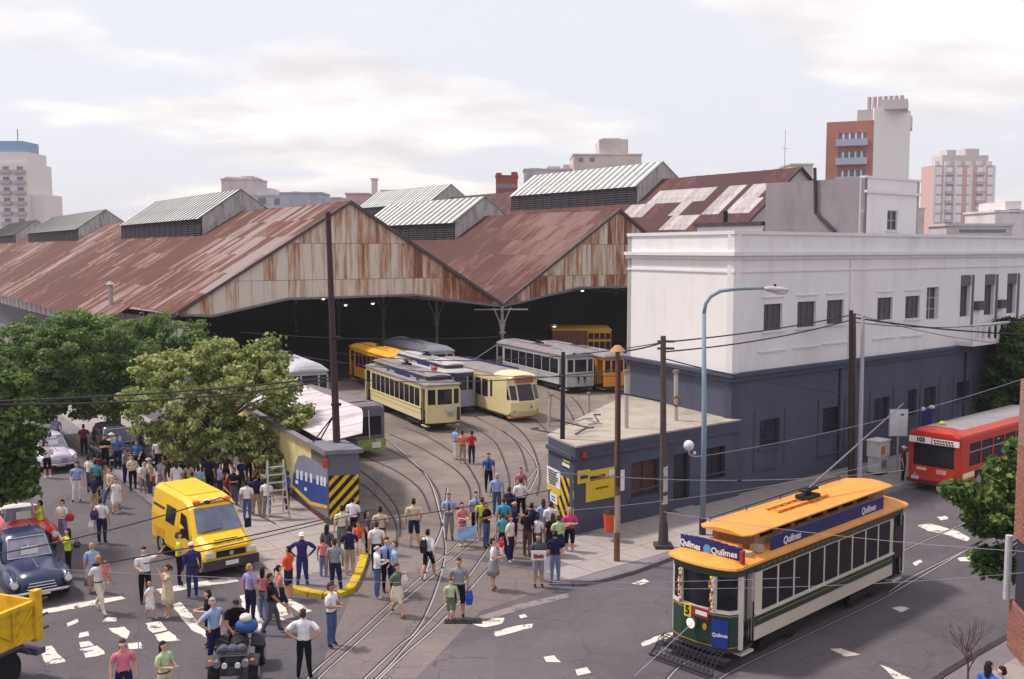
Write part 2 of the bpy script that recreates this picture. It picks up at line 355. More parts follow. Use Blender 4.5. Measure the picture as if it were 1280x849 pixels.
for a, b in zip(yk, yk[1:]):
    d = (b-a).normalized(); w = Vector((d.y, -d.x))*.14; MB().prism([tuple(a-w), tuple(b-w-d*.02), tuple(b+w-d*.02), tuple(a+w)], -.05, .17).build('kerbstone', ykm, lpav)
cp = gpoly([(1160, 862), (1178, 849), (1215, 826), (1259, 801), (1290, 783)])
pavement('pavement', cp + [(25, 25), (20, 15), (8, 15)], cp, rad(40), 1.0, pavm, mat((58, 52, 56), var=.2), slabm)

# painted marks, worn
def worn_mat(rgb, under, thr=.52):
    m = bpy.data.materials.new('worn_paint'); m.use_nodes = True; t = m.node_tree; b = t.nodes['Principled BSDF']; L = t.links.new
    g = t.nodes.new('ShaderNodeNewGeometry'); n = t.nodes.new('ShaderNodeTexNoise'); n.inputs['Scale'].default_value = 2.6; n.inputs['Detail'].default_value = 9; n.inputs['Roughness'].default_value = .72
    L(g.outputs['Position'], n.inputs['Vector']); mr = t.nodes.new('ShaderNodeMapRange'); mr.inputs[1].default_value = thr; mr.inputs[2].default_value = thr+.05; L(n.outputs[0], mr.inputs[0])
    mx = t.nodes.new('ShaderNodeMix'); mx.data_type = 'RGBA'; L(mr.outputs[0], mx.inputs[0]); mx.inputs[6].default_value = C3(*rgb); mx.inputs[7].default_value = C3(*under); L(mx.outputs[2], b.inputs['Base Color']); b.inputs['Roughness'].default_value = .8
    return m
wp = worn_mat((206, 198, 190), (88, 81, 88), .555); wp2 = worn_mat((182, 174, 172), (96, 88, 100), .47)
def mark(pts, m=None, z=.014): 
    # ragged outline: extra points along each edge nudged a little
    P = [W(x, y).xy for x, y in pts]; q = []
    for i, p in enumerate(P):
        b = P[(i+1) % len(P)]; n = max(1, int((b-p).length/.2))
        for k in range(n):
            r = p.lerp(b, k/n); q.append((r.x+R.uniform(-.03, .03), r.y+R.uniform(-.03, .03)))
    sheet(q, z).build('road_marking', m or wp, road)
for pts in [[(52, 763), (110, 752), (150, 746), (158, 749), (112, 758), (54, 768)],
            [(196, 737), (240, 729), (290, 722), (300, 727), (244, 735), (200, 743)],
            [(48, 810), (64, 808), (82, 828), (58, 832)], [(100, 812), (122, 808), (132, 818), (108, 823)],
            [(98, 792), (110, 790), (112, 795), (98, 798)], [(82, 780), (97, 774), (98, 778), (85, 784)], [(98, 804), (112, 802), (118, 808), (100, 810)],
            [(128, 778), (134, 772), (144, 773), (146, 777)], [(136, 786), (156, 784), (163, 793), (158, 799), (140, 791)],
            [(160, 805), (176, 803), (178, 811), (162, 812)], [(181, 780), (200, 777), (210, 788), (190, 792)], [(192, 794), (212, 790), (224, 801), (200, 803)],
            [(215, 756), (226, 753), (256, 786), (258, 798), (240, 788), (226, 772)],
            [(300, 745), (312, 742), (330, 778), (322, 792), (308, 780)], [(352, 752), (362, 749), (390, 764), (378, 768)], [(330, 748), (343, 745), (368, 772), (352, 776)],
            [(590, 781), (612, 774), (630, 773), (628, 780), (606, 785)], [(615, 791), (640, 784), (666, 780), (664, 785), (640, 792), (620, 796)],
            [(680, 822), (694, 820), (700, 828), (684, 828)], [(720, 838), (735, 835), (738, 842), (722, 845)], [(648, 770), (656, 768), (660, 772), (650, 774)],
            [(790, 730), (806, 724), (812, 728), (800, 732)], [(801, 805), (818, 797), (842, 790), (843, 795), (822, 802), (804, 809)],
            [(1114, 760), (1126, 758), (1139, 761), (1126, 766)], [(1037, 812), (1052, 811), (1075, 819), (1058, 822)], [(1101, 832), (1112, 836), (1140, 849), (1120, 851)],
            [(1146, 657), (1162, 655), (1194, 663), (1213, 673), (1208, 677), (1180, 668), (1160, 664)], [(1171, 647), (1182, 645), (1186, 649), (1176, 651)], [(1196, 698), (1212, 696), (1216, 702), (1200, 702)],
            [(1140, 705), (1150, 700), (1153, 703), (1144, 708)]]:
    mark(pts)
mark([(598, 771), (650, 755), (710, 742), (712, 747), (655, 762), (604, 777)], worn_mat((128, 116, 118), (98, 90, 100), .5))
# manhole / drain cover in the gate mouth
dr = MB().box(-.55, .55, -.16, .16, 0, .02)
for i in range(9): dr.box(-.5+i*.115, -.5+i*.115+.05, -.13, .13, .02, .035)
d0 = dr.build('drain_grate', mat((52, 46, 52), rough=.6, metal=.5)); d0.location = (*W(579, 778).xy, .012); d0.rotation_euler = (0, 0, .0); tag(d0, 'dark iron drain grate in the road in front of the boy in green', 'drain')

# ---------------------------------------------------------------- tram tracks
rail_l = mat((176, 168, 170), rough=.35, metal=.35, var=.12, scale=.7); rail_d = mat((88, 76, 80), rough=.5, metal=.3, var=.25, scale=.5)
groove = mat((48, 42, 48), rough=.9); bedm = mat((112, 100, 104), var=.2, scale=.8)
def smooth_px(pts, n=8):
    P = [W(x, y).xy for x, y in pts]; outp = []
    for i in range(len(P)-1):
        p0 = P[max(i-1, 0)]; p1 = P[i]; p2 = P[i+1]; p3 = P[min(i+2, len(P)-1)]
        for k in range(n):
            t = k/n; outp.append(.5*((2*p1)+(p2-p0)*t+(2*p0-5*p1+4*p2-p3)*t*t+(3*p1-p0-3*p2+p3)*t**3))
    outp.append(P[-1]); return outp
def ribbon(pts, w, z, mb, off=0):
    vs = []; n = len(pts)
    for i, p in enumerate(pts):
        d = (pts[min(i+1, n-1)]-pts[max(i-1, 0)]).normalized(); nn = Vector((-d.y, d.x))
        a = p+nn*(off+w/2); b = p+nn*(off-w/2); vs += [(a.x, a.y, z), (b.x, b.y, z)]
    mb.add(vs, [(2*i, 2*i+1, 2*i+3, 2*i+2) for i in range(n-1)])
tracks = thing('tram_tracks', 'steel tram rails curving out of the depot yard into the street', 'rails'); tracks['kind'] = 'structure'
del tracks['category']; del tracks['label']
def rail(pts, light=True, extend=None):
    P = smooth_px(pts)
    if extend: P = P + [P[-1]+extend]
    g = MB(); ribbon(P, .11, .018, g, .025); go = g.build('rail', [groove, rail_l if light else rail_d], tracks)
    h = MB(); ribbon(P, .052, .024, h); h.build('rail_head', rail_l if light else rail_d, go)
L_ = True
for pts, li in [
    ([(372, 862), (400, 834), (440, 800), (482, 761), (529, 720), (577, 677), (612, 648), (650, 612), (679, 577), (705, 553)], 1),
    ([(386, 862), (412, 836), (452, 800), (492, 763), (540, 722), (588, 683), (615, 660)], 1),
    ([(444, 862), (470, 836), (500, 808), (516, 795), (530, 775), (546, 737), (557, 696), (556, 672), (550, 642), (536, 600), (510, 572), (480, 547), (440, 524)], 1),
    ([(459, 860), (488, 832), (516, 800), (546, 768), (576, 735), (604, 696), (628, 660), (655, 625), (669, 600), (672, 585), (662, 566), (640, 546), (594, 521)], 1),
    ([(474, 850), (505, 820), (550, 780), (590, 735), (620, 700), (640, 670)], 1),
    ([(530, 725), (541, 690), (552, 663), (556, 640), (560, 610)], 1),
    ([(501, 672), (502, 659), (499, 640), (488, 622), (470, 603), (451, 589)], 0),
    ([(495, 690), (498, 668), (494, 650), (482, 632), (462, 612), (450, 604)], 0),
    ([(539, 640), (530, 618), (515, 602), (490, 586), (456, 571), (440, 562)], 0),
    ([(553, 650), (551, 624), (543, 606), (530, 591), (508, 574), (480, 559), (450, 546)], 0),
    ([(590, 640), (588, 611), (575, 592), (552, 575), (520, 557), (487, 543)], 0),
    ([(600, 640), (601, 615), (596, 600), (580, 576), (556, 559), (532, 545), (505, 534)], 0),
    ([(636, 630), (638, 606), (634, 585), (621, 555), (602, 540), (580, 530), (545, 517), (500, 500)], 0),
    ([(660, 590), (655, 570), (644, 551), (622, 535), (594, 521)], 0),
    ([(672, 620), (676, 593), (668, 563), (655, 543), (635, 527), (600, 512)], 0),
    ([(700, 575), (693, 553), (683, 538), (669, 526), (650, 515), (620, 500)], 0),
    ([(722, 545), (718, 526), (711, 512), (700, 500), (684, 490)], 0),
    ([(735, 540), (732, 522), (724, 506), (714, 496)], 0),
    ([(790, 890), (831, 853), (870, 822), (1000, 760), (1130, 689), (1194, 660), (1300, 606)], 1),
    ([(830, 905), (900, 849), (985, 806), (1096, 753), (1126, 736), (1204, 691), (1320, 622)], 1),
    ([(1110, 742), (1140, 722), (1200, 692), (1230, 676)], 1),
]: rail(pts, bool(li))
# ---------------------------------------------------------------- the sheds
def S3(t, d, h): p = C0+G*t+A*d; return Vector((p.x, p.y, h))
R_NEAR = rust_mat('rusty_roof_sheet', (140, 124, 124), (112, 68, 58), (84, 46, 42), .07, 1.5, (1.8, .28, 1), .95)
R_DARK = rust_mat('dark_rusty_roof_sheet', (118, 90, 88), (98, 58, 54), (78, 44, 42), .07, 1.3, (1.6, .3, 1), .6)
R_GAB = rust_mat('streaked_gable_sheet', (208, 196, 184), (166, 118, 90), (122, 76, 58), .41, 1.5, (1.5, 1.5, .15), .42, big=.55)
R_DEEP = rust_mat('brown_roof_sheet', (104, 68, 66), (88, 52, 50), (72, 42, 42), .15, 1.1, (1.2, .35, 1), .5)
LANT = mat((206, 206, 204), rough=.6, var=.14, scale=.6, rnd=.12, dirt=(140, 132, 128), dscale=.5); SEAM = mat((92, 92, 96), rough=.7)
LANTG = mat((172, 168, 168), var=.25, scale=1.2, dirt=(84, 78, 82), dscale=1.4, streak=(1.5, 1.5, .35)); LOUV = mat((62, 56, 66), var=.25, scale=4); STEELD = mat((64, 54, 58), var=.2)
COLM = mat((168, 158, 158), var=.2, scale=3, dirt=(110, 90, 84), dscale=2)
def sheet_mesh(w, l, m, ribs=8):
    mb = MB(); vs = []
    for i in range(ribs+1):
        x = -w/2+w*i/ribs; z = .03 if i % 2 else 0.0
        vs += [(x, 0, z+.012), (x, l, z-.0)]
    mb.add(vs, [(2*i, 2*i+1, 2*i+3, 2*i+2) for i in range(ribs)]); return mb
def slope_matrix(t, d, h, down, side):
    X = Vector((A.x, A.y, 0)) * (1 if side < 0 else -1)
    Y = (Vector((G.x, G.y, 0))*side*math.cos(down)+Vector((0, 0, -math.sin(down)))).normalized(); Z = X.cross(Y)
    M = Matrix((X, Y, Z)).transposed().to_4x4(); M.translation = S3(t, d, h); return M
def roof_slope(parent, tr, te, hr, he, d0, d1, side, m, nparts, sw=1.0, sl=3.05, skip=lambda r, c: False, eavefan=0.0, extra=None):
    run = abs(te-tr); down = math.atan2(hr-he, run); sl_len = math.hypot(run, hr-he); rows = math.ceil(sl_len/sl); sl = sl_len/rows
    me = sheet_mesh(sw*1.03, sl+.06, m).mesh('roof_sheet', m); cells = []
    rest = MB(); base = sheet_mesh(sw*1.03, sl+.06, m)
    for c in range(int((d1-d0)/sw)):
        for r in range(rows+(1 if eavefan and c > 12 else 0)):
            if skip(r, c): continue
            cells.append((c, r))
    for i, (c, r) in enumerate(cells):
        d = d0+sw*(c+.5); s = r*sl; M = slope_matrix(tr+side*s*math.cos(down), d, hr-s*math.sin(down)+.06, down+.006, side)
        M = M @ Matrix.Translation((R.uniform(-.02, .02), R.uniform(-.06, .06), R.uniform(0, .02))) @ Matrix.Rotation(R.uniform(-.006, .006), 4, 'Z')
        if i < nparts:
            o = link('roof_sheet', me, parent); o.matrix_local = M
        else:
            o0 = len(rest.v); rest.v += [tuple(M @ Vector(v)) for v in base.v]; rest.f += [tuple(q+o0 for q in f) for f in base.f]; rest.m += [0]*len(base.f)
    if rest.v: tag(rest.build('roof_sheeting', m, parent), kind='stuff')
    k = .012 if eavefan else 0
    far = te+side*eavefan*(d1-d0); hf = he-(hr-he)/run*eavefan*(d1-d0)
    dk = MB(); dk.add([S3(tr, d0, hr), S3(tr, d1, hr), S3(far, d1, hf), S3(te, d0, he)], [(0, 1, 2, 3)]); dk.build('roof_deck', m if eavefan else STEELD, parent)
def lantern(parent, tr, hr, slope, d0, d1, w, hap, heave):
    l = MB(); hb = hr-slope*w
    for s in (-1, 1):                                       # louvred sides with a frame
        a = S3(tr+s*w, d0, 0).xy; b = S3(tr+s*w, d1, 0).xy
        if s < 0: a, b = b, a
        l.panel(tuple(a) if s < 0 else tuple(b), tuple(b) if s < 0 else tuple(a), hb-.1, heave, .12)
    pr = parent
    body = l.build('roof_lantern', LOUV, pr)
    sb = MB(); nrow = 7
    for j in range(nrow):
        z = hb+.12+(heave-hb-.25)*j/nrow
        p, q = S3(tr-w-.02, d0+.1, 0).xy, S3(tr-w-.02, d1-.1, 0).xy; n = Vector((-G.x, -G.y))
        sb.add([(p.x, p.y, z+.14), (q.x, q.y, z+.14), (q.x+n.x*.14, q.y+n.y*.14, z), (p.x+n.x*.14, p.y+n.y*.14, z)], [(0, 1, 2, 3)])
    k = int((d1-d0)/2.2)
    for j in range(k+1):
        d = d0+(d1-d0)*j/k; p = S3(tr-w-.1, d, 0); sb.box(p.x-.06, p.x+.06, p.y-.06, p.y+.06, hb, heave)
    tag(sb.build('louvre_panel', LOUV, body), kind='stuff')
    for d, e in ((d0, -1), (d1, 1)):                        # gable ends
        g = MB(); pts = [(tr-w, heave), (tr, hap), (tr+w, heave), (tr+w, hb), (tr, hr-.05), (tr-w, hb)]
        g.loft([[S3(t, d, h) for t, h in pts], [S3(t, d+.1*e, h) for t, h in pts]]); g.build('gable_end', LANTG, body)
    run = w+.35; he2 = heave-.35*(hap-heave)/w; down = math.atan2(hap-he2, run); sl = math.hypot(run, hap-he2)
    n = round((d1-d0)/1.45); sw = (d1-d0+.5)/n
    m1 = MB().box(-sw/2+.02, sw/2-.02, 0, sl, 0, .03).box(-sw/2+.0, -sw/2+sw*.46, .01, sl-.01, .031, .06, 1).box(-sw/2-.03, -sw/2+.03, 0, sl, .03, .11, 2).mesh('lantern_roof_sheet', [LANT, mat((150, 154, 158), var=.15, rnd=.1), SEAM])
    for side in (-1, 1):
        for i in range(n):
            M = slope_matrix(tr, d0-.25+sw*(i+.5), hap+.05+(.003 if side > 0 else 0), down, side); o = link('lantern_roof_sheet', m1, body); o.matrix_local = M
    return body
def clip(poly, a, b, c):                                    # keep a*x+b*y<=c
    o = []
    for i, p in enumerate(poly):
        q = poly[(i+1) % len(poly)]; fp = a*p[0]+b*p[1]-c; fq = a*q[0]+b*q[1]-c
        if fp <= 0: o.append(p)
        if fp*fq < 0: k = fp/(fp-fq); o.append((p[0]+(q[0]-p[0])*k, p[1]+(q[1]-p[1])*k))
    return o
def gable(parent, ta, tr, tb, he, hr, low, d, tiers, m):
    sl = (hr-he)/(tr-ta); sr = (hr-he)/(tb-tr)
    def lo(t):
        for (x0, y0), (x1, y1) in zip(low, low[1:]):
            if x0 <= t <= x1: return y0+(y1-y0)*(t-x0)/(x1-x0)
        return low[-1][1] if t > low[-1][0] else low[0][1]
    def hi(t): return min(he+(t-ta)*sl, he+(tb-t)*sr)
    t = ta; w = 1.0
    while t < tb-.01:
        t1 = min(t+w, tb)
        for k in range(len(tiers)-1):
            a, b = tiers[k], tiers[k+1]
            poly = [(t+.01, a), (t1-.01, a), (t1-.01, b-.03), (t+.01, b-.03)]
            poly = clip(poly, -sl, 1, he-ta*sl); poly = clip(poly, sr, 1, he+tb*sr) if poly else poly
            l0, l1 = lo(t), lo(t1); kk = (l1-l0)/(t1-t)
            poly = clip(poly, kk, -1, -(l0-kk*t)) if poly else poly
            if len(poly) < 3: continue
            ar = abs(sum(poly[i][0]*poly[(i+1) % len(poly)][1]-poly[(i+1) % len(poly)][0]*poly[i][1] for i in range(len(poly))))/2
            if ar < .08: continue
            dd = d-.05-.025*((k) % 2)-R.uniform(0, .012)
            g = MB(); g.loft([[S3(x, dd, h) for x, h in poly], [S3(x, dd+.02, h) for x, h in poly]]); g.build('gable_sheet', m, parent)
        t = t1
    # frame behind the cladding, and the barge boards
    g = MB(); pts = [(ta+.2, he+.1)]+[(x, y) for x, y in low if ta+.2 < x < tb-.2]+[(tb-.2, he+.1), (tr, hr-.15)]
    g.loft([[S3(x, d+.05, h) for x, h in pts], [S3(x, d+.15, h) for x, h in pts]]); g.build('gable_frame', STEELD, parent)
    for (x0, y0), (x1, y1) in (((ta, he), (tr, hr)), ((tb, he), (tr, hr))):
        g = MB(); q = [S3(x0, d-.35, y0-.12), S3(x1, d-.35, y1-.12), S3(x1, d-.35, y1+.16), S3(x0, d-.35, y0+.16)]; q2 = [v+Vector((A.x*.34, A.y*.34, 0)) for v in q]
        g.loft([q, q2]); g.build('barge_board', mat((84, 70, 74), var=.25), parent)
    for (x0, y0), (x1, y1) in zip(low, low[1:]):
        g = MB(); q = [S3(x0, d-.16, y0-.13), S3(x1, d-.16, y1-.13), S3(x1, d-.16, y1+.05), S3(x0, d-.16, y0+.05)]; q2 = [v+Vector((A.x*.2, A.y*.2, 0)) for v in q]
        g.loft([q, q2]); g.build('lintel_beam', mat((120, 112, 114), var=.2), parent)
def th(px, py, d=0.0): P = C0+A*d; return onplane(px, py, P, G)
T1R, H1 = th(437, 253); T2R, H2 = th(773, 263); HE = 5.85
# shed one (left)
s1 = thing('tram_shed', 'large left shed with rust streaked gable and long rusty corrugated roof', 'shed')
TL = T1R*1.98; sl1 = (H1-HE)/abs(T1R)
roof_slope(s1, T1R, TL, H1, H1-sl1*abs(TL-T1R), -.3, 215, -1, R_NEAR, 290, eavefan=.026)
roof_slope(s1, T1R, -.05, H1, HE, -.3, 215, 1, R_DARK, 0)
low1 = [(TL, H1-sl1*abs(TL-T1R)), *[th(x, y) for x, y in ((264, 394.5), (359, 373), (519, 368))], (0, HE-.1)]
gable(s1, TL, T1R, 0, HE, H1, low1, 0, [4, 8.4, 11.3, 16], R_GAB)
for a, b in ((26.9, 61.6), (91, 140), (158, 200)): lantern(s1, T1R, H1, sl1, a, b, 4.1, H1+2.3, H1-.55)
# shed two (middle)
s2 = thing('tram_shed', 'middle shed with rusty gable joined to the white building', 'shed')
TB = T2R*2; sl2 = (H2-HE)/T2R
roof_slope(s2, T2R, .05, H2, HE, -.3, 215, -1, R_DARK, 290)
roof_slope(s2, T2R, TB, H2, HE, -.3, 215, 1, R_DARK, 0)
low2 = [(0, HE-.1), *[th(x, y) for x, y in ((655, 376), (722, 359), (784, 358))], (TB*.8, 7.4), (TB, HE-.1)]
gable(s2, 0, T2R, TB, HE, H2, low2, 0, [4, 8.4, 11.3, 16], R_GAB)
lantern(s2, T2R, H2, sl2, 24.5, 49, 4.0, H2+2.3, H2-.55)
# shed three (higher, behind)
s3 = thing('tram_shed', 'taller brown roofed shed behind with pale patched skylight sheets', 'shed')
T3R, H3, T3E = 46.0, 20.4, 66.0; sl3 = (H3-HE)/(T3R-TB)
pale = set()
def skip3(r, c): return (r, c) in pale
for c0, r0, n in () and ((8, 3, 5), (8, 4, 5), (14, 2, 5), (14, 3, 5), (14, 4, 5), (20, 2, 5), (26, 2, 6), (27, 3, 3)):
    for c in range(c0, c0+n): pale.add((r0, c))
def proj(P):
    v = Vector((P[0], P[1], P[2]-CH)); zc = v.y*CP-v.z*SP; return (CX+F*v.x/zc, CY-F*(v.y*SP+v.z*CP)/zc)
PATCH = [[(808, 254), (824, 239), (893, 237), (884, 250)], [(880, 266), (906, 235), (928, 234), (898, 268)], [(832, 280), (847, 261), (895, 264), (862, 282)], [(908, 268), (938, 233), (962, 233), (934, 268)], [(772, 257), (818, 253), (800, 273), (783, 268)]]
_run = T3R-TB; _dn = math.atan2(H3-HE, _run); _sl = math.hypot(_run, H3-HE); _rows = math.ceil(_sl/3.05)
for c in range(110):
    for r in range(_rows):
        s_ = (r+.5)*_sl/_rows; q_ = proj(S3(T3R-s_*math.cos(_dn), 6.5+c+.5, H3-s_*math.sin(_dn)))
        if any(inpoly(q_, pp_) for pp_ in PATCH): pale.add((r, c))
roof_slope(s3, T3R, TB, H3, HE, 6.5, 210, -1, R_DEEP, 0, skip=skip3)
roof_slope(s3, T3R, T3E, H3, HE, 6.5, 210, 1, R_DEEP, 0)
run = T3R-TB; down = math.atan2(H3-HE, run); SL = math.hypot(run, H3-HE); rows = math.ceil(SL/3.05); SL /= rows
pm = mat((172, 164, 166), var=.18, scale=1, rnd=.2, dirt=(120, 92, 88), dscale=.7); pme = sheet_mesh(1.0, SL, pm).mesh('skylight_sheet', pm)
for r, c in sorted(pale):
    o = link('skylight_sheet', pme, s3); s = r*SL; o.matrix_local = slope_matrix(T3R-s*math.cos(down), 6.5+c+.5, H3-s*math.sin(down)+.08, down, -1)
g = MB(); pts = [(TB, HE), (T3R, H3), (T3E, HE), (T3E, 0), (TB, 0)]
g.loft([[S3(t, 6.6, h) for t, h in pts], [S3(t, 6.9, h) for t, h in pts]]); g.build('gable_wall', mat((178, 172, 174), var=.1), s3)
for (x0, y0), (x1, y1) in (((TB, HE), (T3R, H3)), ((T3E, HE), (T3R, H3))):
    g = MB(); q = [S3(x0, 6.1, y0-.12), S3(x1, 6.1, y1-.12), S3(x1, 6.1, y1+.16), S3(x0, 6.1, y0+.16)]; g.loft([q, [v+Vector((A.x*.3, A.y*.3, 0)) for v in q]]); g.build('barge_board', STEELD, s3)
for a, b in ((30.8, 61.8), (89.3, 120)): lantern(s3, T3R, H3, sl3, a, b, 4.5, H3+2.4, H3-.9)
def truss(par, ta, tr, tb, he, hr, d):
    m = mat((150, 142, 150)); mb = MB(); P = lambda t, h: tuple(S3(t, d, h)); n = 8
    mb.tube([P(ta+.3, he-.1), P(tr, he+1.6), P(tb-.3, he-.1)], .09, 4)
    for i in range(1, n):
        for a, b in ((ta, tr), (tb, tr)):
            f = i/n; top = he+(hr-he)*f-.35; bot = he-.1+1.7*f; x = a+(b-a)*f; mb.cyl(P(x, bot), P(x, top), .05, n=4); x2 = a+(b-a)*(i-1)/n; mb.cyl(P(x2, he-.1+1.7*(i-1)/n), P(x, top), .045, n=4)
    mb.build('roof_truss', m, par)
for d in (1.2, 8, 16, 25, 36): truss(s1, TL+1, T1R, 0, HE, H1, d); truss(s2, 0, T2R, TB, HE, H2, d)
# shed walls, back wall, columns, hanging lamps
wm = mat((196, 188, 188), var=.12, scale=.6, dirt=(140, 126, 124), dscale=.8, streak=(1, 1, .3))
w = MB(); far = TL-.026*215
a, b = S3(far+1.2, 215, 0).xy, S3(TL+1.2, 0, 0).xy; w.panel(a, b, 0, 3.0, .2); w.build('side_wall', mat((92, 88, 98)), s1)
n = 70
for i in range(n):
    p, q = a.lerp(b, i/n), a.lerp(b, (i+1)/n-.002); hh = 3.0+(5.55-3.0)*(.35+.65*i/n)
    MB().panel(p, q, 3.0, 5.3*(.6+.4*i/n), .1).build('wall_sheet', wm, s1)
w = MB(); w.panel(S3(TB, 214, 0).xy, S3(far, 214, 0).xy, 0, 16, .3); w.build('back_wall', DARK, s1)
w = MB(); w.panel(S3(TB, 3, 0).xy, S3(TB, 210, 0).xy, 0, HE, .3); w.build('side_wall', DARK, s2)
def column(par, t, d):
    p = S3(t, d, 0); c = MB()
    c.box(p.x-.32, p.x+.32, p.y-.32, p.y+.32, 0, .3).cyl((p.x, p.y, .3), (p.x, p.y, 4.4), .17, .14, 10).cyl((p.x, p.y, 3.3), (p.x, p.y, 3.45), .32, .32, 10).cyl((p.x, p.y, 4.3), (p.x, p.y, 4.5), .25, .3, 10)
    for e in (-1, 1):
        c.tube([(p.x+e*G.x*.12, p.y+e*G.y*.12, 3.5), (p.x+e*G.x*.3, p.y+e*G.y*.3, 4.4), (p.x+e*G.x*.9, p.y+e*G.y*.9, 5.6)], .07, 5)
    c.box(p.x-.12, p.x+.12, p.y-.12, p.y+.12, 4.4, 5.75); c.build('column', COLM, par)
column(s1, 0, -.1)
for d in (12, 24, 36, 50): column(s1, 0, d); column(s1, -27.5, d)
br = W(603, 373, 0)
g = MB(); p = S3(-.2, -.6, 5.5); g.box(p.x-2.6, p.x+2.2, p.y-.15, p.y+.15, 5.42, 5.52); g.build('gutter', COLM, s1)
for px, py, dd in ((432, 381, 14), (466, 379, 16), (404, 373, 6), (728, 363, 8), (693, 408, 4), (480, 425, 30)):
    t_, h_ = th(px, py, dd); p = S3(t_, dd, h_)
    l = thing('hanging_lamp', 'lit lamp hanging in the dark shed at %s' % {432: 'the left opening, left of a pair', 466: 'the left opening, right of a pair', 404: 'the far left end of the opening', 728: 'the top of the right opening', 693: 'mid height beside the grey tram', 480: 'the deep centre of the left opening'}[px], 'lamp', p, 0, 'lamps hanging in the sheds')
    MB().cyl((0, 0, .0), (0, 0, .22), .32, .1, 10).build('shade', mat((200, 196, 190)), l); MB().ell((0, 0, -.02), (.16, .16, .12), 8, 6).build('bulb', mat((255, 246, 225), emit=2.5), l)
    MB().cyl((0, 0, .2), (0, 0, min(3.0, 8-h_ if h_ < 8 else 1.2)), .02, n=5).build('flex', DARK, l)
vp = MB(); 
vpipe = thing('roof_vent_pipe', 'pale vent pipe standing on the lower edge of the left rusty roof', 'vent pipe')
d_ = ray(139, 383); k_ = (H1-sl1*T1R-sl1*C0.dot(G)-CH)/(d_.z-sl1*d_.xy.dot(G)); vpipe.location = (d_.x*k_, d_.y*k_, CH+d_.z*k_)
if True:
    MB().cyl((0, 0, -.1), (0, 0, 1.9), .2, n=10).build('pipe', COLM, vpipe); MB().cyl((0, 0, 1.95), (0, 0, 2.25), .42, .1, n=10).build('cowl', COLM, vpipe)

# ---------------------------------------------------------------- flat things on walls
def wallflat(parent, name, m, P, D, pts, off, px=True, th_=.012, z=None):
    D = Vector(D).normalized(); n = Vector((D.y, -D.x)); q = [onplane(x, y, P, D) for x, y in pts] if px else pts
    def V(u, h, o): return (P[0]+D.x*u+n.x*o, P[1]+D.y*u+n.y*o, h)
    a = sum(q[i][0]*q[(i+1) % len(q)][1]-q[(i+1) % len(q)][0]*q[i][1] for i in range(len(q)))
    if a < 0: q = q[::-1]
    return MB().loft([[V(u, h, off-th_) for u, h in q], [V(u, h, off) for u, h in q]]).build(name, m, parent)
def stripes(parent, P, D, u0, u1, z0, z1, pitch, w, m, off, slope=1.0):
    D = Vector(D).normalized(); c = u0-(z1-z0)-.2
    while c < u1+(z1-z0)+.2:
        H = (z1-z0)
        if slope > 0: poly = [(c, z0), (c+w, z0), (c+w+H*slope, z1), (c+H*slope, z1)]
        else: poly = [(c-H*slope, z0), (c+w-H*slope, z0), (c+w, z1), (c, z1)]
        for a, b, k in ((-1, 0, -u0), (1, 0, u1)): poly = clip(poly, a, b, k) if poly else poly
        if len(poly) > 2: wallflat(parent, 'stripe', m, P, D, poly, off, px=False)
        c += pitch
YEL = mat((214, 178, 30), rough=.6, var=.1, scale=4, dirt=(150, 120, 50), dscale=3); BLK = mat((26, 24, 28), rough=.7)
# ---------------------------------------------------------------- the big two-storey building
DW = mat((76, 78, 98), rough=.75, var=.07, scale=.5, bump=.3, bscale=8, dirt=(62, 62, 78), dscale=.6, streak=(1.2, 1.2, .4))
WW = mat((224, 220, 222), rough=.8, var=.04, scale=.4, bump=.3, bscale=5, dirt=(208, 202, 205), dscale=.45, streak=(1.3, 1.3, .3))
WTR = mat((218, 213, 216), rough=.8, var=.05, scale=.5); DTR = mat((70, 72, 92), rough=.7, var=.08)
Lc = Vector(W(783, 498, 3.3).xy); N2 = Vector((S.y, -S.x)); dl = (K-Lc).normalized(); N1 = Vector((dl.y, -dl.x))
LEN = 86.0; E = K+S*LEN; HT = 11.55
def offs(o, L=LEN):
    # mitred corner
    det = N1.x*N2.y-N1.y*N2.x; kx = (o*N2.y-o*N1.y)/det; ky = (N1.x*o-N2.x*o)/det
    return [tuple(Lc+N1*o), tuple(K+Vector((kx, ky))), tuple(K+S*L+N2*o), tuple(K+S*L-N2*12), tuple(Lc-N1*9)]
bb = thing('depot_building', 'long white upper and slate grey lower building along the street', 'building')
upw = [(955, 978, 380, 413), (997, 1020, 377, 409), (1034, 1055, 375, 405), (1097, 1116, 372, 400), (1132, 1150, 370, 398)]
holes = []
for x0, x1, y0, y1 in upw:
    xm = (x0+x1)/2; u0 = onplane(x0, y0, K, S)[0]; u1 = onplane(x1, y0, K, S)[0]; holes.append((u0, u1, onplane(xm, y1, K, S)[1], onplane(xm, y0, K, S)[1], 'w'))
for x0, x1, y0, y1 in ((1158, 1173, 359, 400),): holes.append((onplane(x0, 380, K, S)[0], onplane(x1, 380, K, S)[0], onplane(1165, y1, K, S)[1], onplane(1165, y0, K, S)[1], 'd'))
for x0, x1, y0, y1 in ((1200, 1212, 344, 396), (1230, 1242, 343, 394), (1258, 1269, 342, 392)): holes.append((onplane(x0, 380, K, S)[0], onplane(x1, 380, K, S)[0], onplane((x0+x1)/2, y1, K, S)[1], onplane((x0+x1)/2, y0, K, S)[1], 's'))
u = holes[-1][1]+3
for _ in range(3): holes.append((u, u+1.3, 7.1, 9.4, 's')); u += 4.5
ZS = 5.35
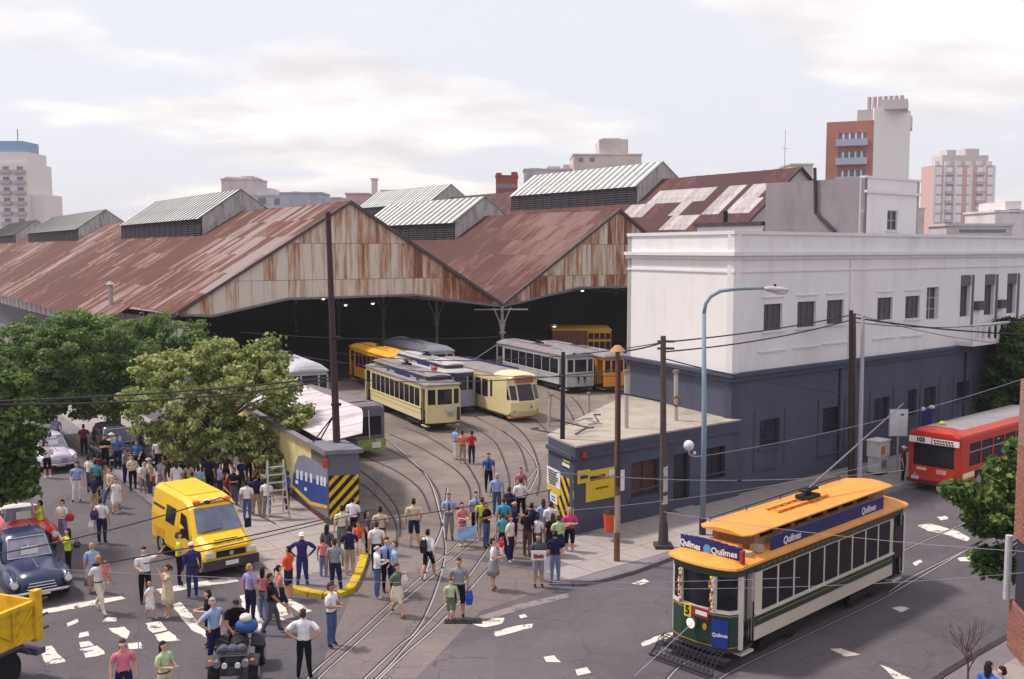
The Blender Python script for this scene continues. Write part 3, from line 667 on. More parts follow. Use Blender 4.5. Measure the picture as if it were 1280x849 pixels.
wb = MB(); wb.panel(K, E, ZS, HT, .35, [h[:4] for h in holes]); wb.build('upper_wall', WW, bb)
wb = MB(); wb.panel(Lc, K+S*0+N1*0, ZS, HT, .35); wb.build('upper_wall', WW, bb)
lowh = []
for x0, x1, y0, y1, k in ((950, 975, 524, 558, 'w'), (1029, 1051, 509, 541, 'w'), (1093, 1112, 497, 528, 'w'), (1135, 1146, 487, 520, 'd'), (1155, 1170, 484, 516, 'w'), (1196, 1212, 477, 500, 'w')):
    xm = (x0+x1)/2; lowh.append((onplane(x0, y0, K, S)[0], onplane(x1, y0, K, S)[0], onplane(xm, y1, K, S)[1], onplane(xm, y0, K, S)[1], k))
u = lowh[-1][1]+4
for _ in range(5): lowh.append((u, u+1.4, 1.6, 3.4, 'w')); u += 5
wb = MB(); wb.panel(K, E, 0, ZS, .4, [h[:4] for h in lowh]); wb.build('lower_wall', DW, bb)
wb = MB(); wb.panel(Lc, K, 0, ZS, .4); wb.build('lower_wall', DW, bb)
wb = MB(); wb.panel(E, K+S*LEN-N2*12, 0, HT, .35); wb.build('end_wall', WW, bb)
wb = MB(); wb.panel(Lc-N1*9, Lc, 0, HT, .35); wb.build('rear_wall', WW, bb)
MB().prism(offs(-.4), HT-.75, HT-.6).build('flat_roof', mat((150, 146, 150)), bb)
for z0, z1, o, m, nm in ((ZS-.25, ZS-.02, .16, DTR, 'string_course'), (ZS-.02, ZS+.13, .30, DTR, 'string_course'), (HT-1.18, HT-1.02, .10, WTR, 'cornice'), (HT-1.02, HT-.86, .24, WTR, 'cornice'), (HT-1.75, HT-1.66, .05, WTR, 'moulding'), (HT-.1, HT+.05, .07, WTR, 'coping')):
    p = offs(o); q = offs(-.3)
    MB().prism([p[0], p[1], p[2], q[2], q[1], q[0]], z0, z1).build(nm, m, bb)
bar = mat((60, 56, 64)); shut = mat((96, 86, 92), var=.2, scale=6)
def wbox(mb, P, D, u0, u1, z0, z1, o0, o1, mi=0):
    n = Vector((D.y, -D.x)); poly = [P+D*u0+n*o0, P+D*u1+n*o0, P+D*u1+n*o1, P+D*u0+n*o1]; mb.prism([tuple(x) for x in poly], z0, z1, mi); return mb
def window(parent, P, D, u0, u1, z0, z1, fm, gm, cols=2, rows=3, depth=.2, sill=True, sm=None, name='window'):
    D = Vector(D).normalized(); f = MB(); t = .05
    wbox(f, P, D, u0, u1, z0, z0+t, -depth-.03, -depth+.03); wbox(f, P, D, u0, u1, z1-t, z1, -depth-.03, -depth+.03)
    for i in range(cols+1):
        u = u0+(u1-u0-t)*i/cols; wbox(f, P, D, u, u+t, z0+t, z1-t, -depth-.03, -depth+.03)
    for j in range(1, rows):
        z = z0+(z1-z0)*j/rows; wbox(f, P, D, u0+t, u1-t, z-.015, z+.015, -depth-.015, -depth+.035)
    fo = f.build(name, fm, parent)
    for i in range(cols):
        a = u0+(u1-u0)*i/cols+t*.6; b = u0+(u1-u0)*(i+1)/cols-t*.1
        wbox(MB(), P, D, a, b, z0+t, z1-t, -depth-.012, -depth+.0).build('pane', gm, fo)
    if sill: wbox(MB(), P, D, u0-.12, u1+.12, z0-.09, z0-.005, -.02, .09).build('sill', sm or WTR, fo)
    return fo
for h in holes:
    if h[4] == 'w': window(bb, K, S, *h[:4], shut, mat((84, 74, 84), rough=.4, var=.3, scale=3), 3, 4, .14)
    else: window(bb, K, S, *h[:4], mat((190, 184, 190)) if h[4] == 'd' else shut, mat((70, 66, 80), rough=.4), 2, 3, .22, sill=False, name='tall_window')
    if h[4] == 'w': wbox(MB(), K, S, h[0]-.35, h[1]+.35, h[2]-.95, h[2]-.88, 0, .07).build('sill_course', WTR, bb); wbox(MB(), K, S, h[0]-.1, h[1]+.1, h[3]+.28, h[3]+.34, 0, .06).build('hood_moulding', WTR, bb)
for x, y in ((1221, 382), (1249, 380), (1150, 0)):
    if y: 
        u, z = onplane(x, y, K, S); wbox(MB(), K, S, u-.38, u+.38, z-.25, z+.25, .003, .3).build('air_conditioner', mat((80, 78, 92)), bb)
for h in holes:
    if h[4] == 's': wbox(MB(), K, S, h[0], h[1], h[3]-.6, h[3]-.02, -.1, .03).build('roller_shutter_box', mat((98, 96, 108)), bb); wbox(MB(), K, S, h[1]+.16, h[1]+.28, ZS+1.2, h[3], .0, .1).build('drain_pipe', mat((120, 114, 122)), bb)
# little balcony with balusters at the far end
ub0, zb0 = onplane(1194, 421, K, S); ub1 = ub0+11; bal = MB(); wbox(bal, K, S, ub0, ub1, 5.5, 5.75, .003, 1.0); wbox(bal, K, S, ub0, ub1, 6.55, 6.7, .85, 1.0); 
k = 14
bo = bal.build('balcony', WTR, bb)
for i in range(k+1):
    u = ub0+(ub1-ub0-.25)*i/k; wbox(MB(), K, S, u, u+.22, 5.75, 6.55, .87, .98).build('baluster', WTR, bo)
for h in lowh:
    window(bb, K, S, *h[:4], mat((44, 44, 58)), mat((52, 50, 64), rough=.25, var=.4, scale=2), 2, 4, .2, sm=DTR)
    if h[4] == 'w':
        wbox(MB(), K, S, h[0]-.45, h[1]+.45, .95, 1.05, 0, .1).build('sill_course', DTR, bb)
        for a, b in ((h[0]-.45, h[0]-.33), (h[1]+.33, h[1]+.45)): wbox(MB(), K, S, a, b, 1.05, h[3]+.45, 0, .035).build('pilaster_strip', DTR, bb)
for u in (8.3, 21, 34): wbox(MB(), K, S, u, u+.1, .2, ZS-.3, 0, .09).build('drain_pipe', mat((48, 48, 62)), bb)
u8 = onplane(1062, 340, K, S)[0]; wbox(MB(), K, S, u8, u8+.07, ZS+.2, HT-1.2, .0, .06).build('drain_pipe', WTR, bb)
wbox(MB(), K, S, 0, LEN, 0.12, .5, .003, .05).build('plinth', DTR, bb)
wbox(MB(), Lc, dl, 0, (K-Lc).length, 0.0, .5, .003, .05).build('plinth', DTR, bb)
# rooftop blocks: grey rendered wall and white block
Kc = Vector(W(1081, 222, 14.9).xy); 
rb = thing('rooftop_block', 'tall block with grey stained side and white front on the building roof', 'building')
mgr = mat((146, 138, 144), var=.12, scale=.5, bump=.3, dirt=(104, 98, 106), dscale=.45, streak=(1, 1, .45))
L6 = onplane(957, 260, Kc, NN)[0]; hL = onplane(957, 226, Kc, NN)[1]
wb = MB(); hw = onplane(966, 270, Kc, NN); wb.panel(Kc+NN*L6, Kc, 9, 14.9, .3, [(L6-onplane(989, 270, Kc, NN)[0], L6-onplane(978, 270, Kc, NN)[0]+.1, 11.8, 12.9)]); wb.build('side_wall', mgr, rb)
Lw = onplane(1149, 250, Kc, S)[0]; wx = [onplane(x, 276, Kc, S)[0] for x in (1109, 1122)]; zt, zb = onplane(1115, 263, Kc, S)[1], onplane(1115, 288, Kc, S)[1]
wb = MB(); wb.panel(Kc, Kc+S*Lw, 9, 14.9, .3, [(wx[0], wx[1], zb, zt)]); wb.build('front_wall', WW, rb)
wb = MB(); wb.panel(Kc+S*Lw, Kc+S*Lw+NN*L6, 9, 14.9, .3); wb.build('side_wall', WW, rb)
MB().prism([tuple(Kc+S*.32+NN*.32), tuple(Kc+S*(Lw-.32)+NN*.32), tuple(Kc+S*(Lw-.32)+NN*L6), tuple(Kc+S*.32+NN*L6)], 14.5, 14.7).build('flat_roof', WTR, rb)
wbox(MB(), Kc, S, -.0, Lw+.15, 14.05, 14.2, .003, .15).build('cornice', WTR, rb); wbox(MB(), Kc, S, 0, Lw+.1, 14.9, 15.02, -.3, .08).build('coping', WTR, rb)
window(rb, Kc, S, wx[0], wx[1], zb, zt, mat((196, 190, 196)), mat((50, 48, 62), rough=.2), 2, 2, .12)
pp = [onplane(x, y, Kc, NN) for x, y in ((1020, 210), (1021, 266), (1034, 278), (1046, 290))]
mb = MB(); mb.tube([(Kc.x+NN.x*u-S.x*.12, Kc.y+NN.y*u-S.y*.12, z) for u, z in pp], .1, 6); mb.build('drain_pipe', mat((70, 60, 66)), rb)
Kd = Vector(W(957, 270, 11.9).xy)+NN*0; ld = thing('rooftop_shed', 'low white rooftop wall with a dark tiled cap beside the grey block', 'building')
q0 = Kc+NN*(L6+.2); 
wb = MB(); wb.prism([tuple(q0), tuple(q0+NN*5.2), tuple(q0+NN*5.2+S*3), tuple(q0+S*3)], 10.9, 12.3); wb.build('wall', WW, ld)
MB().prism([tuple(q0-S*.15-NN*.0), tuple(q0+NN*5.4-S*.15), tuple(q0+NN*5.4+S*3.2), tuple(q0+S*3.2)], 12.31, 12.55).build('roof', mat((84, 68, 72), var=.3), ld)
MB().cyl((*(q0+NN*3.2+S*.4), 12.5), (*(q0+NN*3.2+S*.4), 13.3), .15, n=8).build('chimney_pipe', DARK, ld)

# ---------------------------------------------------------------- annex with the flat concrete roof
an = thing('gate_lodge', 'low slate grey lodge with flat concrete roof at the right of the gate', 'building')
a0 = W(685, 652).xy; a1 = W(717, 672).xy+N2*0; a2 = K+N2*.22+S*.3; d1 = (a2-a1); AL = d1.length; d1n = d1/AL; d0n = (a1-a0).normalized(); ah = []
for x0, x1, y0, y1 in ((789, 824, 576, 620), (842, 862, 567, 629), (882, 906, 559, 599)):
    xm = (x0+x1)/2; ah.append((onplane(x0, 600, a1, d1n)[0], onplane(x1, 600, a1, d1n)[0], max(.15, onplane(xm, y1, a1, d1n)[1]), onplane(xm, y0, a1, d1n)[1]))
HA = onplane(717, 568, a1, d1n)[1]; print('annex h', HA, onplane(909, 521, a1, d1n)[1])
HA = (HA+onplane(909, 521, a1, d1n)[1])/2
MB().panel(a1, a2, 0, HA, .25, ah).build('street_wall', DW, an)
MB().panel(a0, a1, 0, HA, .25).build('gate_wall', DW, an)
MB().panel(Lc, a0, 0, HA, .25).build('yard_wall', DW, an)
fp = [a0, a1, a2, K+S*.3, Lc]
MB().prism([tuple(p) for p in [a0+(d0n*-.12), a1+N2*.12-d0n*.0, a2+N2*.1, K+N2*.05, Lc-dl*0, ]], HA, HA+.07).build('roof', mat((164, 154, 144), var=.14, scale=.8, dirt=(126, 116, 112), dscale=.7), an)
wbox(MB(), a1, d1n, -.05, AL, HA-.45, HA-.3, .003, .12).build('moulding', DTR, an); wbox(MB(), a1, d1n, 0, AL, HA-.3, HA-.002, .003, .06).build('fascia', DTR, an)
wbox(MB(), a0, d0n, 0, (a1-a0).length, HA-.45, HA-.3, .003, .12).build('moulding', DTR, an)
wbox(MB(), a1, d1n, 0, AL, .1, .55, .003, .05).build('plinth', DTR, an)
wbox(MB(), a1, d1n, 0, AL, 1.28, 1.34, .003, .02).build('moulding', DTR, an)
cr_ = mat((74, 44, 46), rough=.5, var=.4, scale=2)
window(an, a1, d1n, *ah[0], mat((58, 46, 52)), cr_, 2, 1, .18, sm=DTR); window(an, a1, d1n, *ah[1], mat((44, 42, 54)), mat((40, 38, 50), rough=.4), 1, 2, .2, sill=False, name='door'); window(an, a1, d1n, *ah[2], mat((48, 42, 52)), mat((44, 38, 48), rough=.3), 2, 1, .2, sm=DTR)
wbox(MB(), a1, d1n, ah[1][0]-.1, ah[1][1]+.1, .1, .2, .003, .35).build('doorstep', mat((150, 142, 148)), an)
stripes(an, a0, d0n, .55, (a1-a0).length, .45, 2.15, .62, .3, YEL, .012, -1.0)
wallflat(an, 'hazard_board', BLK, a0, d0n, [(.55, .45), ((a1-a0).length, .45), ((a1-a0).length, 2.15), (.55, 2.15)], .004, px=False, th_=.003)
def sign(name, label, P, D, px0, px1, py0, py1, parts, off=.03, cat='sign', xm=None):
    s = thing(name, label, cat); xm = xm or (px0+px1)/2
    u0, u1 = onplane(px0, py0, P, D)[0], onplane(px1, py0, P, D)[0]; z1, z0 = onplane(xm, py0, P, D)[1], onplane(xm, py1, P, D)[1]
    for nm, m, a, b, c, d, o in parts:
        wallflat(s, nm, m, P, D, [(u0+(u1-u0)*a, z0+(z1-z0)*c), (u0+(u1-u0)*b, z0+(z1-z0)*c), (u0+(u1-u0)*b, z0+(z1-z0)*d), (u0+(u1-u0)*a, z0+(z1-z0)*d)], off+o, px=False, th_=.02)
    return s
ylw = mat((214, 180, 50), rough=.5, var=.05); wht = mat((222, 220, 222), rough=.5, var=.04); lett = mat((60, 56, 66), var=.3)
def lines(a, b, c, d, n): return [('lettering', lett, a+(b-a)*R.uniform(0, .1), b-(b-a)*R.uniform(0, .3), c+(d-c)*(i+.25)/n, c+(d-c)*(i+.7)/n, .022) for i in range(n)]
sign('wall_sign', 'wide yellow sign board on the slate wall left of the rusty pole', a1, d1n, 732, 771, 586, 624, [('lower_panel', ylw, 0, 1, 0, .66, 0), ('upper_panel', ylw, 0, 1, .69, 1, 0)]+[('lettering', mat((120, 92, 40)), .3, .7, .36, .42, .022), ('lettering', lett, .1, .6, .72, .82, .022), ('emblem', wht, .72, .9, .74, .92, .022)])
sign('wall_sign', 'small yellow bracket sign near the gate corner', a1, d1n, 715, 730, 586, 602, [('panel', ylw, 0, 1, 0, 1, .3)]+[('lettering', lett, .2, .8, .35, .6, .33)])
sign('notice_board', 'white notice with a yellow foot above the striped corner', a0, d0n, 684.5, 701, 586, 616, [('upper_panel', wht, 0, 1, .27, 1, 0), ('lower_panel', ylw, 0, 1, 0, .26, 0)]+lines(.12, .9, .32, .94, 6))
sign('paper_notice', 'small white paper below the notice board', a0, d0n, 689, 698, 617, 629, [('panel', wht, 0, 1, 0, 1, .02)]+lines(.2, .85, .2, .8, 2))
sign('wall_sign', 'narrow white upright sign just right of the rusty pole', a1, d1n, 774, 779, 587, 613, [('panel', wht, 0, 1, 0, 1, .05)])
sign('wall_sign', 'tiny dark name plate with pale lettering high on the lodge corner', a0, d0n, 703, 716, 573, 585, [('panel', mat((70, 66, 90)), 0, 1, 0, 1, 0), ('lettering', wht, .1, .9, .1, .4, .02), ('lettering', ylw, .2, .8, .6, .75, .02)])
q = onplane(727, 568, a1, d1n); wl = thing('warning_lamp', 'small red lamp on the lodge wall above the yellow sign', 'lamp', (*(a1+d1n*q[0]+N2*.15), q[1])); MB().cyl((0, 0, -.12), (0, 0, .1), .1, .1, 8).build('lens', mat((170, 50, 40), rough=.3), wl); MB().cyl((-.1*N2.x, -.1*N2.y, -.16), (0, 0, -.12), .05, n=6).build('bracket', DARK, wl)

# ---------------------------------------------------------------- left gate pillar, mural wall, white corrugated roof
pb = thing('gate_pillar', 'grey gate pillar painted with yellow and black hazard stripes', 'gate pillar')
m0 = W(411, 660).xy; m1 = W(450, 657).xy; dm = (m1-m0).normalized(); wdir = (W(357, 618).xy-m0).normalized(); back = wdir
HP = onplane(411, 568, m0, dm)[1]; print('pillar h', HP)
MB().prism([tuple(m0), tuple(m1), tuple(m1+back*2.2), tuple(m0+back*2.2)], 0, HP).build('shaft', mat((98, 98, 114), var=.08, scale=1, dirt=(80, 80, 94)), pb)
MB().prism([tuple(m0-dm*.12-back*.12), tuple(m1+dm*.12-back*.12), tuple(m1+dm*.12+back*2.2), tuple(m0-dm*.12+back*2.2)], HP+.003, HP+.16).build('cap', mat((112, 110, 122), var=.15), pb)
ML = (m1-m0).length
wallflat(pb, 'hazard_board', BLK, m0, dm, [(.02, .35), (ML-.02, .35), (ML-.02, 2.05), (.02, 2.05)], .006, px=False, th_=.004)
c = -2.2
while c < 1.4:
    poly = [(c, .35), (c+.2, .35), (c+.2+1.7*.95, 2.05), (c+1.7*.95, 2.05)]
    poly = clip(poly, -1, 0, -.03); poly = clip(poly, 1, 0, ML-.03) if poly else poly
    if len(poly) > 2: wallflat(pb, 'stripe', YEL, m0, dm, poly, .016, px=False)
    c += .42
MB().box(-.09, .09, -.06, .06, -.16, .16).build('reflector', mat((170, 70, 50)), pb).location = (*(m0-dm*.1-back*.05), HP-.35)
mw = thing('mural_wall', 'cream wall with a painted blue tram and dark red base', 'wall')
PM = m0+wdir*.0; wend = wdir*16; P2 = m0+wend; D2 = -wdir                 # outer side (right of P2->m0) faces the street
MB().panel(P2, m0+wdir*.05, 0, HP-.05, .25).build('wall', mat((206, 190, 136), var=.06, scale=1, dirt=(176, 160, 120), dscale=.8), mw)
def mur(name, m, pts, off): wallflat(mw, name, m, P2, D2, pts, off, th_=.006)
mur('painted_base', mat((110, 108, 122)), [(410.5, 640), (410.5, 655), (353, 614), (353, 602)], .010)
mur('painted_plinth', mat((92, 48, 48), var=.2), [(410.5, 648), (410.5, 661), (352, 622), (352, 608)], .016)
mur('painted_tram_top', mat((120, 120, 140)), [(409, 607), (409, 588), (396, 577), (380, 569), (373, 570), (369, 580), (367, 593)], .010)
mur('painted_tram_body', mat((40, 64, 130), var=.2, scale=3), [(409.5, 632), (409.5, 604), (367, 591), (366, 606), (389, 627)], .014)
mur('painted_line', YEL, [(409.5, 636), (409.5, 632), (389, 627), (366, 606), (366, 610), (388, 631)], .018)
mur('painted_shade', mat((52, 44, 60)), [(386, 632), (366, 610), (366, 622), (380, 631)], .020)
for x in (371, 376, 382, 388, 396, 401, 405): mur('painted_window', mat((206, 204, 214)), [(x, 598+(x-371)*.28), (x+2.6, 599+(x-371)*.28), (x+2.6, 588+(x-371)*.28), (x, 587+(x-371)*.28)], .018)
for x, y in ((370, 604), (381, 613)): mur('painted_lamp', wht, [(x, y), (x+3, y+1), (x+3, y-3), (x, y-4)], .022)
mur('painted_post', mat((216, 176, 40)), [(358, 612), (358, 575), (353, 572), (353, 609)], .02)
WR = thing('white_roof_shelter', 'shelter behind the mural wall under a pale corrugated metal roof', 'shelter')
rm = mat((196, 186, 192), var=.09, scale=.8, rnd=.06, dirt=(164, 140, 140), dscale=1.0, rough=.6)
Bp = [W(412, 553, HP+.1).xy, W(461, 543, HP+.15).xy, W(444, 507, HP+.75).xy, W(378, 482, HP+.8).xy, W(330, 500, HP+.1).xy]
base = Bp[0]; axis = wdir; ax2 = Vector((-axis.y, axis.x))*-1
def wz(p): 
    q = Vector((p[0], p[1]))-base; s = abs(q.dot(ax2)); return HP+.12+.42*math.sin(min(s, 4)/4*math.pi/2)
nst = 14
for i in range(nst):
    s0, s1 = i*1.05, (i+1)*1.05-.03; w0 = 1.55+min(s0, 5)*.36; w1 = 1.55+min(s1, 5)*.36
    pts0 = [base+axis*s0+ax2*(w0*k/5-.15) for k in range(6)]; pts1 = [base+axis*s1+ax2*(w1*k/5-.15) for k in range(6)]
    m_ = MB(); z_ = R.uniform(0, .03); m_.loft([[Vector((p.x, p.y, wz(p)+z_)) for p in pts0]+[Vector((p.x, p.y, wz(p)+z_-.03)) for p in reversed(pts0)], [Vector((p.x, p.y, wz(p)+z_)) for p in pts1]+[Vector((p.x, p.y, wz(p)+z_-.03)) for p in reversed(pts1)]]); m_.build('roof_sheet', rm, WR)
b0 = base+axis*.3; MB().prism([tuple(b0+ax2*.2), tuple(b0+ax2*1.3), tuple(b0+axis*13.5+ax2*3.0), tuple(b0+axis*13.5+ax2*.2)], 0, HP).build('wall', DW, WR)
wbox(MB(), P2, D2, 0, 16, HP-.05, HP+.1, -.15, .14).build('gutter', mat((120, 112, 120)), WR)
# ---------------------------------------------------------------- far buildings
def tower(name, label, px0, px1, ytop, Y, ang, rows, m, wm, depth=14, cols=4, balc=None, side=None, h0=0, floors=None, winh=.55, facecols=None):
    """block whose front bottom corner stands at distance Y; px0..px1 span of its front"""
    x0 = (px0-CX)/F*Y; x1 = (px1-CX)/F*Y; H = CH+(312-ytop)/F*Y; t = thing(name, label, 'building', (x0, Y, 0), ang); L = (x1-x0)/math.cos(ang) if ang else x1-x0
    MB().box(0, L, 0, depth, h0, H).build('wall', m, t)
    fl = rows; fh = 3.0
    me = MB().box(-.9, .9, -.06, .06, -winh*1.5, winh*1.5).mesh('window', wm)
    for j in range(fl):
        z = H-1.9-j*fh
        if z < 8: break
        for i in range(cols):
            x = L*(i+.5)/cols; o = link('window', me, t, (x, -.03, z))
    if balc:
        bm = balc; be = MB().box(-L/cols*.38, L/cols*.38, -1.1, -.003, -.1, .9)
        bme = be.mesh('balcony', bm)
        for j in range(fl):
            z = H-3.0-j*fh
            if z < 8: break
            for i in (range(cols) if facecols is None else facecols): link('balcony', bme, t, (L*(i+.5)/cols, 0, z))
    return t, L, H
wnd = mat((120, 118, 136), rough=.4, var=.3); cream = mat((220, 210, 208), var=.05); concr = mat((196, 188, 188), var=.08)
brick_ = mat((176, 120, 106), var=.08, scale=.3); bluec = mat((170, 176, 196), var=.05)
# left cream tower with a blue box on top
t, L, H = tower('apartment_tower', 'cream stepped apartment tower with a blue box on top at far left', -12, 40, 205, 300, .0, 12, cream, wnd, 16, 3, mat((176, 166, 172)), facecols=(1, 2))
MB().box(1, L-.5, 1, 14, H+.01, H+3.2).build('upper_storey', cream, t); MB().box(-1, 3, -1, 3, H-5, H-4).build('ledge', concr, t)
MB().box(3.2, L-1.8, 2, 12, H+3.2, H+6.4).build('water_tank_room', mat((134, 160, 186)), t); MB().cyl((8, 4, H+6), (8, 4, H+10), .12, n=5).build('mast', DARK, t)
MB().box(L, L+3.8, 2, 14, 0, H-9.0).build('side_wing', cream, t); MB().box(L+3.8, L+6.5, 4, 14, 0, H-21).build('side_wing', mat((170, 128, 116)), t)
for j in range(5): MB().box(L+3.8, L+7.0, 3.2, 4.4, H-18-3*j-1, H-18-3*j).build('balcony', concr, t)
# right tower: brick with balconies and blank white side
Y = 175; x0 = (1030-CX)/F*Y
t = thing('apartment_tower', 'brick and white apartment tower with blue balconies above the white block', 'building')
xb = (1081-CX)/F*Y; H = CH+(312-155)/F*Y; H2_ = CH+(312-140)/F*Y; p0 = Vector((x0, Y+1.0)); p1 = Vector((xb, Y-2)); p2 = Vector(((1131-CX)/F*(Y+2), Y+2)); dd = (p1-p0).normalized(); nb = Vector((-dd.y, dd.x))
MB().panel(p0, p1, 0, H, .3, [(2.0, 6.4, H-3.2-3.1*j-.6, H-3.2-3.1*j+1.3) for j in range(6)]).build('brick_front', brick_, t)
MB().panel(p1, p2, 0, H2_, .3).build('white_side', mat((228, 223, 222), var=.03), t)
MB().prism([tuple(p0+nb*.3), tuple(p1+nb*.3), tuple(p2), tuple(p2+nb*8), tuple(p0+nb*8)], H-.5, H-.3).build('flat_roof', concr, t)
MB().prism([tuple(p1-dd*2.8+nb*1), tuple(p1-dd*0+nb*1), tuple(p2-dd*.5), tuple(p2+nb*8), tuple(p1-dd*2.8+nb*8)], H-.3, H2_-.15).build('upper_storey', concr, t)
MB().prism([tuple(p1+dd*.8+nb*1.6), tuple(p1+dd*5+nb*1.6), tuple(p1+dd*5+nb*6), tuple(p1+dd*.8+nb*6)], H2_-.2, H2_+1.4).build('tank_room', concr, t)
for i in range(7): MB().cyl((*(p1-dd*1+dd*i*.85+nb*2), H2_+.0), (*(p1-dd*1+dd*i*.85+nb*2), H2_+2.0), .36, n=8).build('water_tank', mat((190, 170, 176)), t)
for j in range(6):
    z = H-4.0-3.1*j
    wbox(MB(), p0, dd, 1.7, 6.7, z-.15, z+.95, .003, 1.2).build('balcony', bluec, t); wbox(MB(), p0, dd, 2.0, 6.4, z+.2, z+2.1, -.28, -.2).build('window', wnd, t)
    for u in (2.6, 3.6, 4.6, 5.6): wbox(MB(), p0, dd, u, u+.3, z+.2, z+2.1, -.2, -.15).build('window_frame', wht, t)
# far right tower
t, L, H = tower('apartment_tower', 'pink brick and white gridded apartment tower at far right', 1162, 1240, 208, 330, .05, 9, mat((204, 166, 160), var=.06), mat((232, 228, 228), var=.1), 9, 6, mat((184, 180, 196)), facecols=(1, 4), winh=.8)
for x in (0.2, 3.4, 7, 12, 16.4, 19.6): MB().box(x-.3, x+.5, -.12, 0, 10, H).build('white_strip', wht, t)
MB().box(3, L-2, 1, 8, H, H+3.2).build('upper_storey', concr, t); MB().box(5, 8, 2, 7, H+3.2, H+5).build('tank_room', concr, t); MB().box(11, 15.5, 2, 7, H+3.2, H+5.4).build('tank_room', concr, t)
for i in range(6): MB().box(i*3.4+.3, i*3.4+2.0, .2, 1.2, H, H+1.3).build('parapet_block', wht, t)
def block(name, label, px0, px1, ytop, Y, rgb, extras=(), depth=10, cat='building', wins=()):
    H = CH+(312-ytop)/F*Y; x0 = (px0-CX)/F*Y; x1 = (px1-CX)/F*Y; t = thing(name, label, cat, (x0, Y, 0)); m = mat(rgb, var=.1, scale=.2, dirt=tuple(int(c*.8) for c in rgb), dscale=.3)
    MB().box(0, x1-x0, 0, depth, 0, H).build('wall', m, t); MB().box(-.2, x1-x0+.2, -.2, depth+.2, H+.005, H+.35).build('parapet', m, t)
    for a, b, yt, d0 in extras: hh = CH+(312-yt)/F*Y; MB().box((a-px0)/F*Y, (b-px0)/F*Y, d0, depth-.4, H+.36, hh).build('upper_storey', m, t)
    for a, b, y0, y1 in wins: MB().box((a-px0)/F*Y, (b-px0)/F*Y, -.06, .05, CH+(312-y1)/F*Y, CH+(312-y0)/F*Y).build('window', wnd, t)
    return t
block('water_tank_building', 'pale cylinder topped rooftop beyond the left shed ridge', 280, 325, 226, 260, (206, 194, 196), [(283, 300, 222, 1), (303, 318, 221, 1)])
block('rooftop', 'low whitish rooftop right of the tank building', 318, 362, 246, 240, (196, 190, 198), [(322, 340, 236, 1)], wins=[(325, 335, 248, 256), (345, 355, 249, 257)])
block('rooftop', 'grey blue rooftop tanks near the left shed apex', 352, 404, 243, 230, (176, 182, 196), [(366, 374, 240, 1), (376, 400, 241, 1)])
block('rooftop', 'small pinkish parapet just right of the left shed apex', 434, 462, 244, 230, (200, 172, 166), [(436, 452, 242, 1)])
block('chimney_stack', 'slim cream chimney rising right of the left shed apex', 466, 472, 226, 220, (214, 196, 184), depth=2, cat='chimney')
block('brick_turret', 'small red brick turret between the ridge roofs', 620, 647, 222, 260, (150, 62, 56), [(620, 627, 217, 1), (639, 647, 216, 1)], wins=[(621, 646, 231, 236)])
block('concrete_building', 'stained cream concrete building with tanks behind the highest shed ridge', 716, 800, 196, 250, (206, 192, 186), [(748, 784, 176, 1), (784, 803, 194, 1), (752, 775, 174, 2)], depth=14, wins=[(722, 728, 199, 204), (736, 742, 199, 204)])
block('rooftop', 'low row of grey parapets left of the concrete building', 655, 722, 214, 255, (190, 184, 190), [(662, 676, 211, 1), (684, 700, 209, 1), (704, 712, 207, 1)])
block('white_house', 'white flat roofed house with a dark slot window at far right', 1240, 1290, 266, 150, (214, 208, 210), [(1256, 1276, 252, 1)], wins=[(1257, 1270, 262, 267)])
block('rooftop', 'long low pale roof in front of the far right tower', 1180, 1262, 283, 140, (196, 188, 190), [], depth=6, wins=[(1196, 1254, 287, 291)])
block('rooftop', 'small pale block beyond the white patched shed roof', 985, 1012, 208, 240, (200, 186, 182), [])
R_ = R
for i, (a, b, y) in enumerate([(196, 214, 268), (236, 262, 300), (405, 428, 249), (478, 500, 240), (1128, 1152, 262)]):
    if i in (1,): continue
    block('rooftop', ['small grey rooftop over the left lantern roofs', '', 'low beige rooftop left of the left shed apex', 'faint beige rooftop behind the lantern beyond the middle shed', 'pale rooftop between the brick tower and the far right tower'][i], a, b, y, 270, (198, 188, 190))
ant = thing('radio_mast', 'thin lattice mast on the skyline above the white patched roof', 'mast', ((977-CX)/F*240, 240, 0)); MB().cyl((0, 0, 0), (0, 0, CH+(312-165)/F*240), .14, .06, 5).build('pole', mat((150, 146, 156)), ant)
for z in (26, 30, 34): MB().box(-.8, .8, -.05, .05, z, z+.08).build('crossbar', mat((150, 146, 156)), ant)
# other side of the left street, mostly behind the trees
ls = None if 1 else block('street_house', 'pale wall of the house across the left street behind the trees', -60, 8, 330, 90, (170, 164, 172), depth=20, wins=[(-20, -10, 360, 380)])

# right-hand brick corner beside the near pavement
bm = bpy.data.materials.new('brickwork'); bm.use_nodes = True; t_ = bm.node_tree; bs = t_.nodes['Principled BSDF']; bt = t_.nodes.new('ShaderNodeTexBrick'); tcn = t_.nodes.new('ShaderNodeTexCoord'); mp = t_.nodes.new('ShaderNodeMapping'); mp.inputs['Rotation'].default_value = (rad(90), 0, 0)
t_.links.new(tcn.outputs['Object'], mp.inputs[0]); t_.links.new(mp.outputs[0], bt.inputs['Vector']); bt.inputs['Scale'].default_value = 1.0; bt.inputs['Brick Width'].default_value = .25; bt.inputs['Row Height'].default_value = .075; bt.inputs['Mortar Size'].default_value = .01
bt.inputs['Color1'].default_value = C3(150, 100, 88); bt.inputs['Color2'].default_value = C3(126, 82, 76); bt.inputs['Mortar'].default_value = C3(150, 138, 134); t_.links.new(bt.outputs[0], bs.inputs['Base Color']); bs.inputs['Roughness'].default_value = .85
bc = thing('brick_corner', 'brick wall corner with a pale drainpipe at the right edge', 'wall')
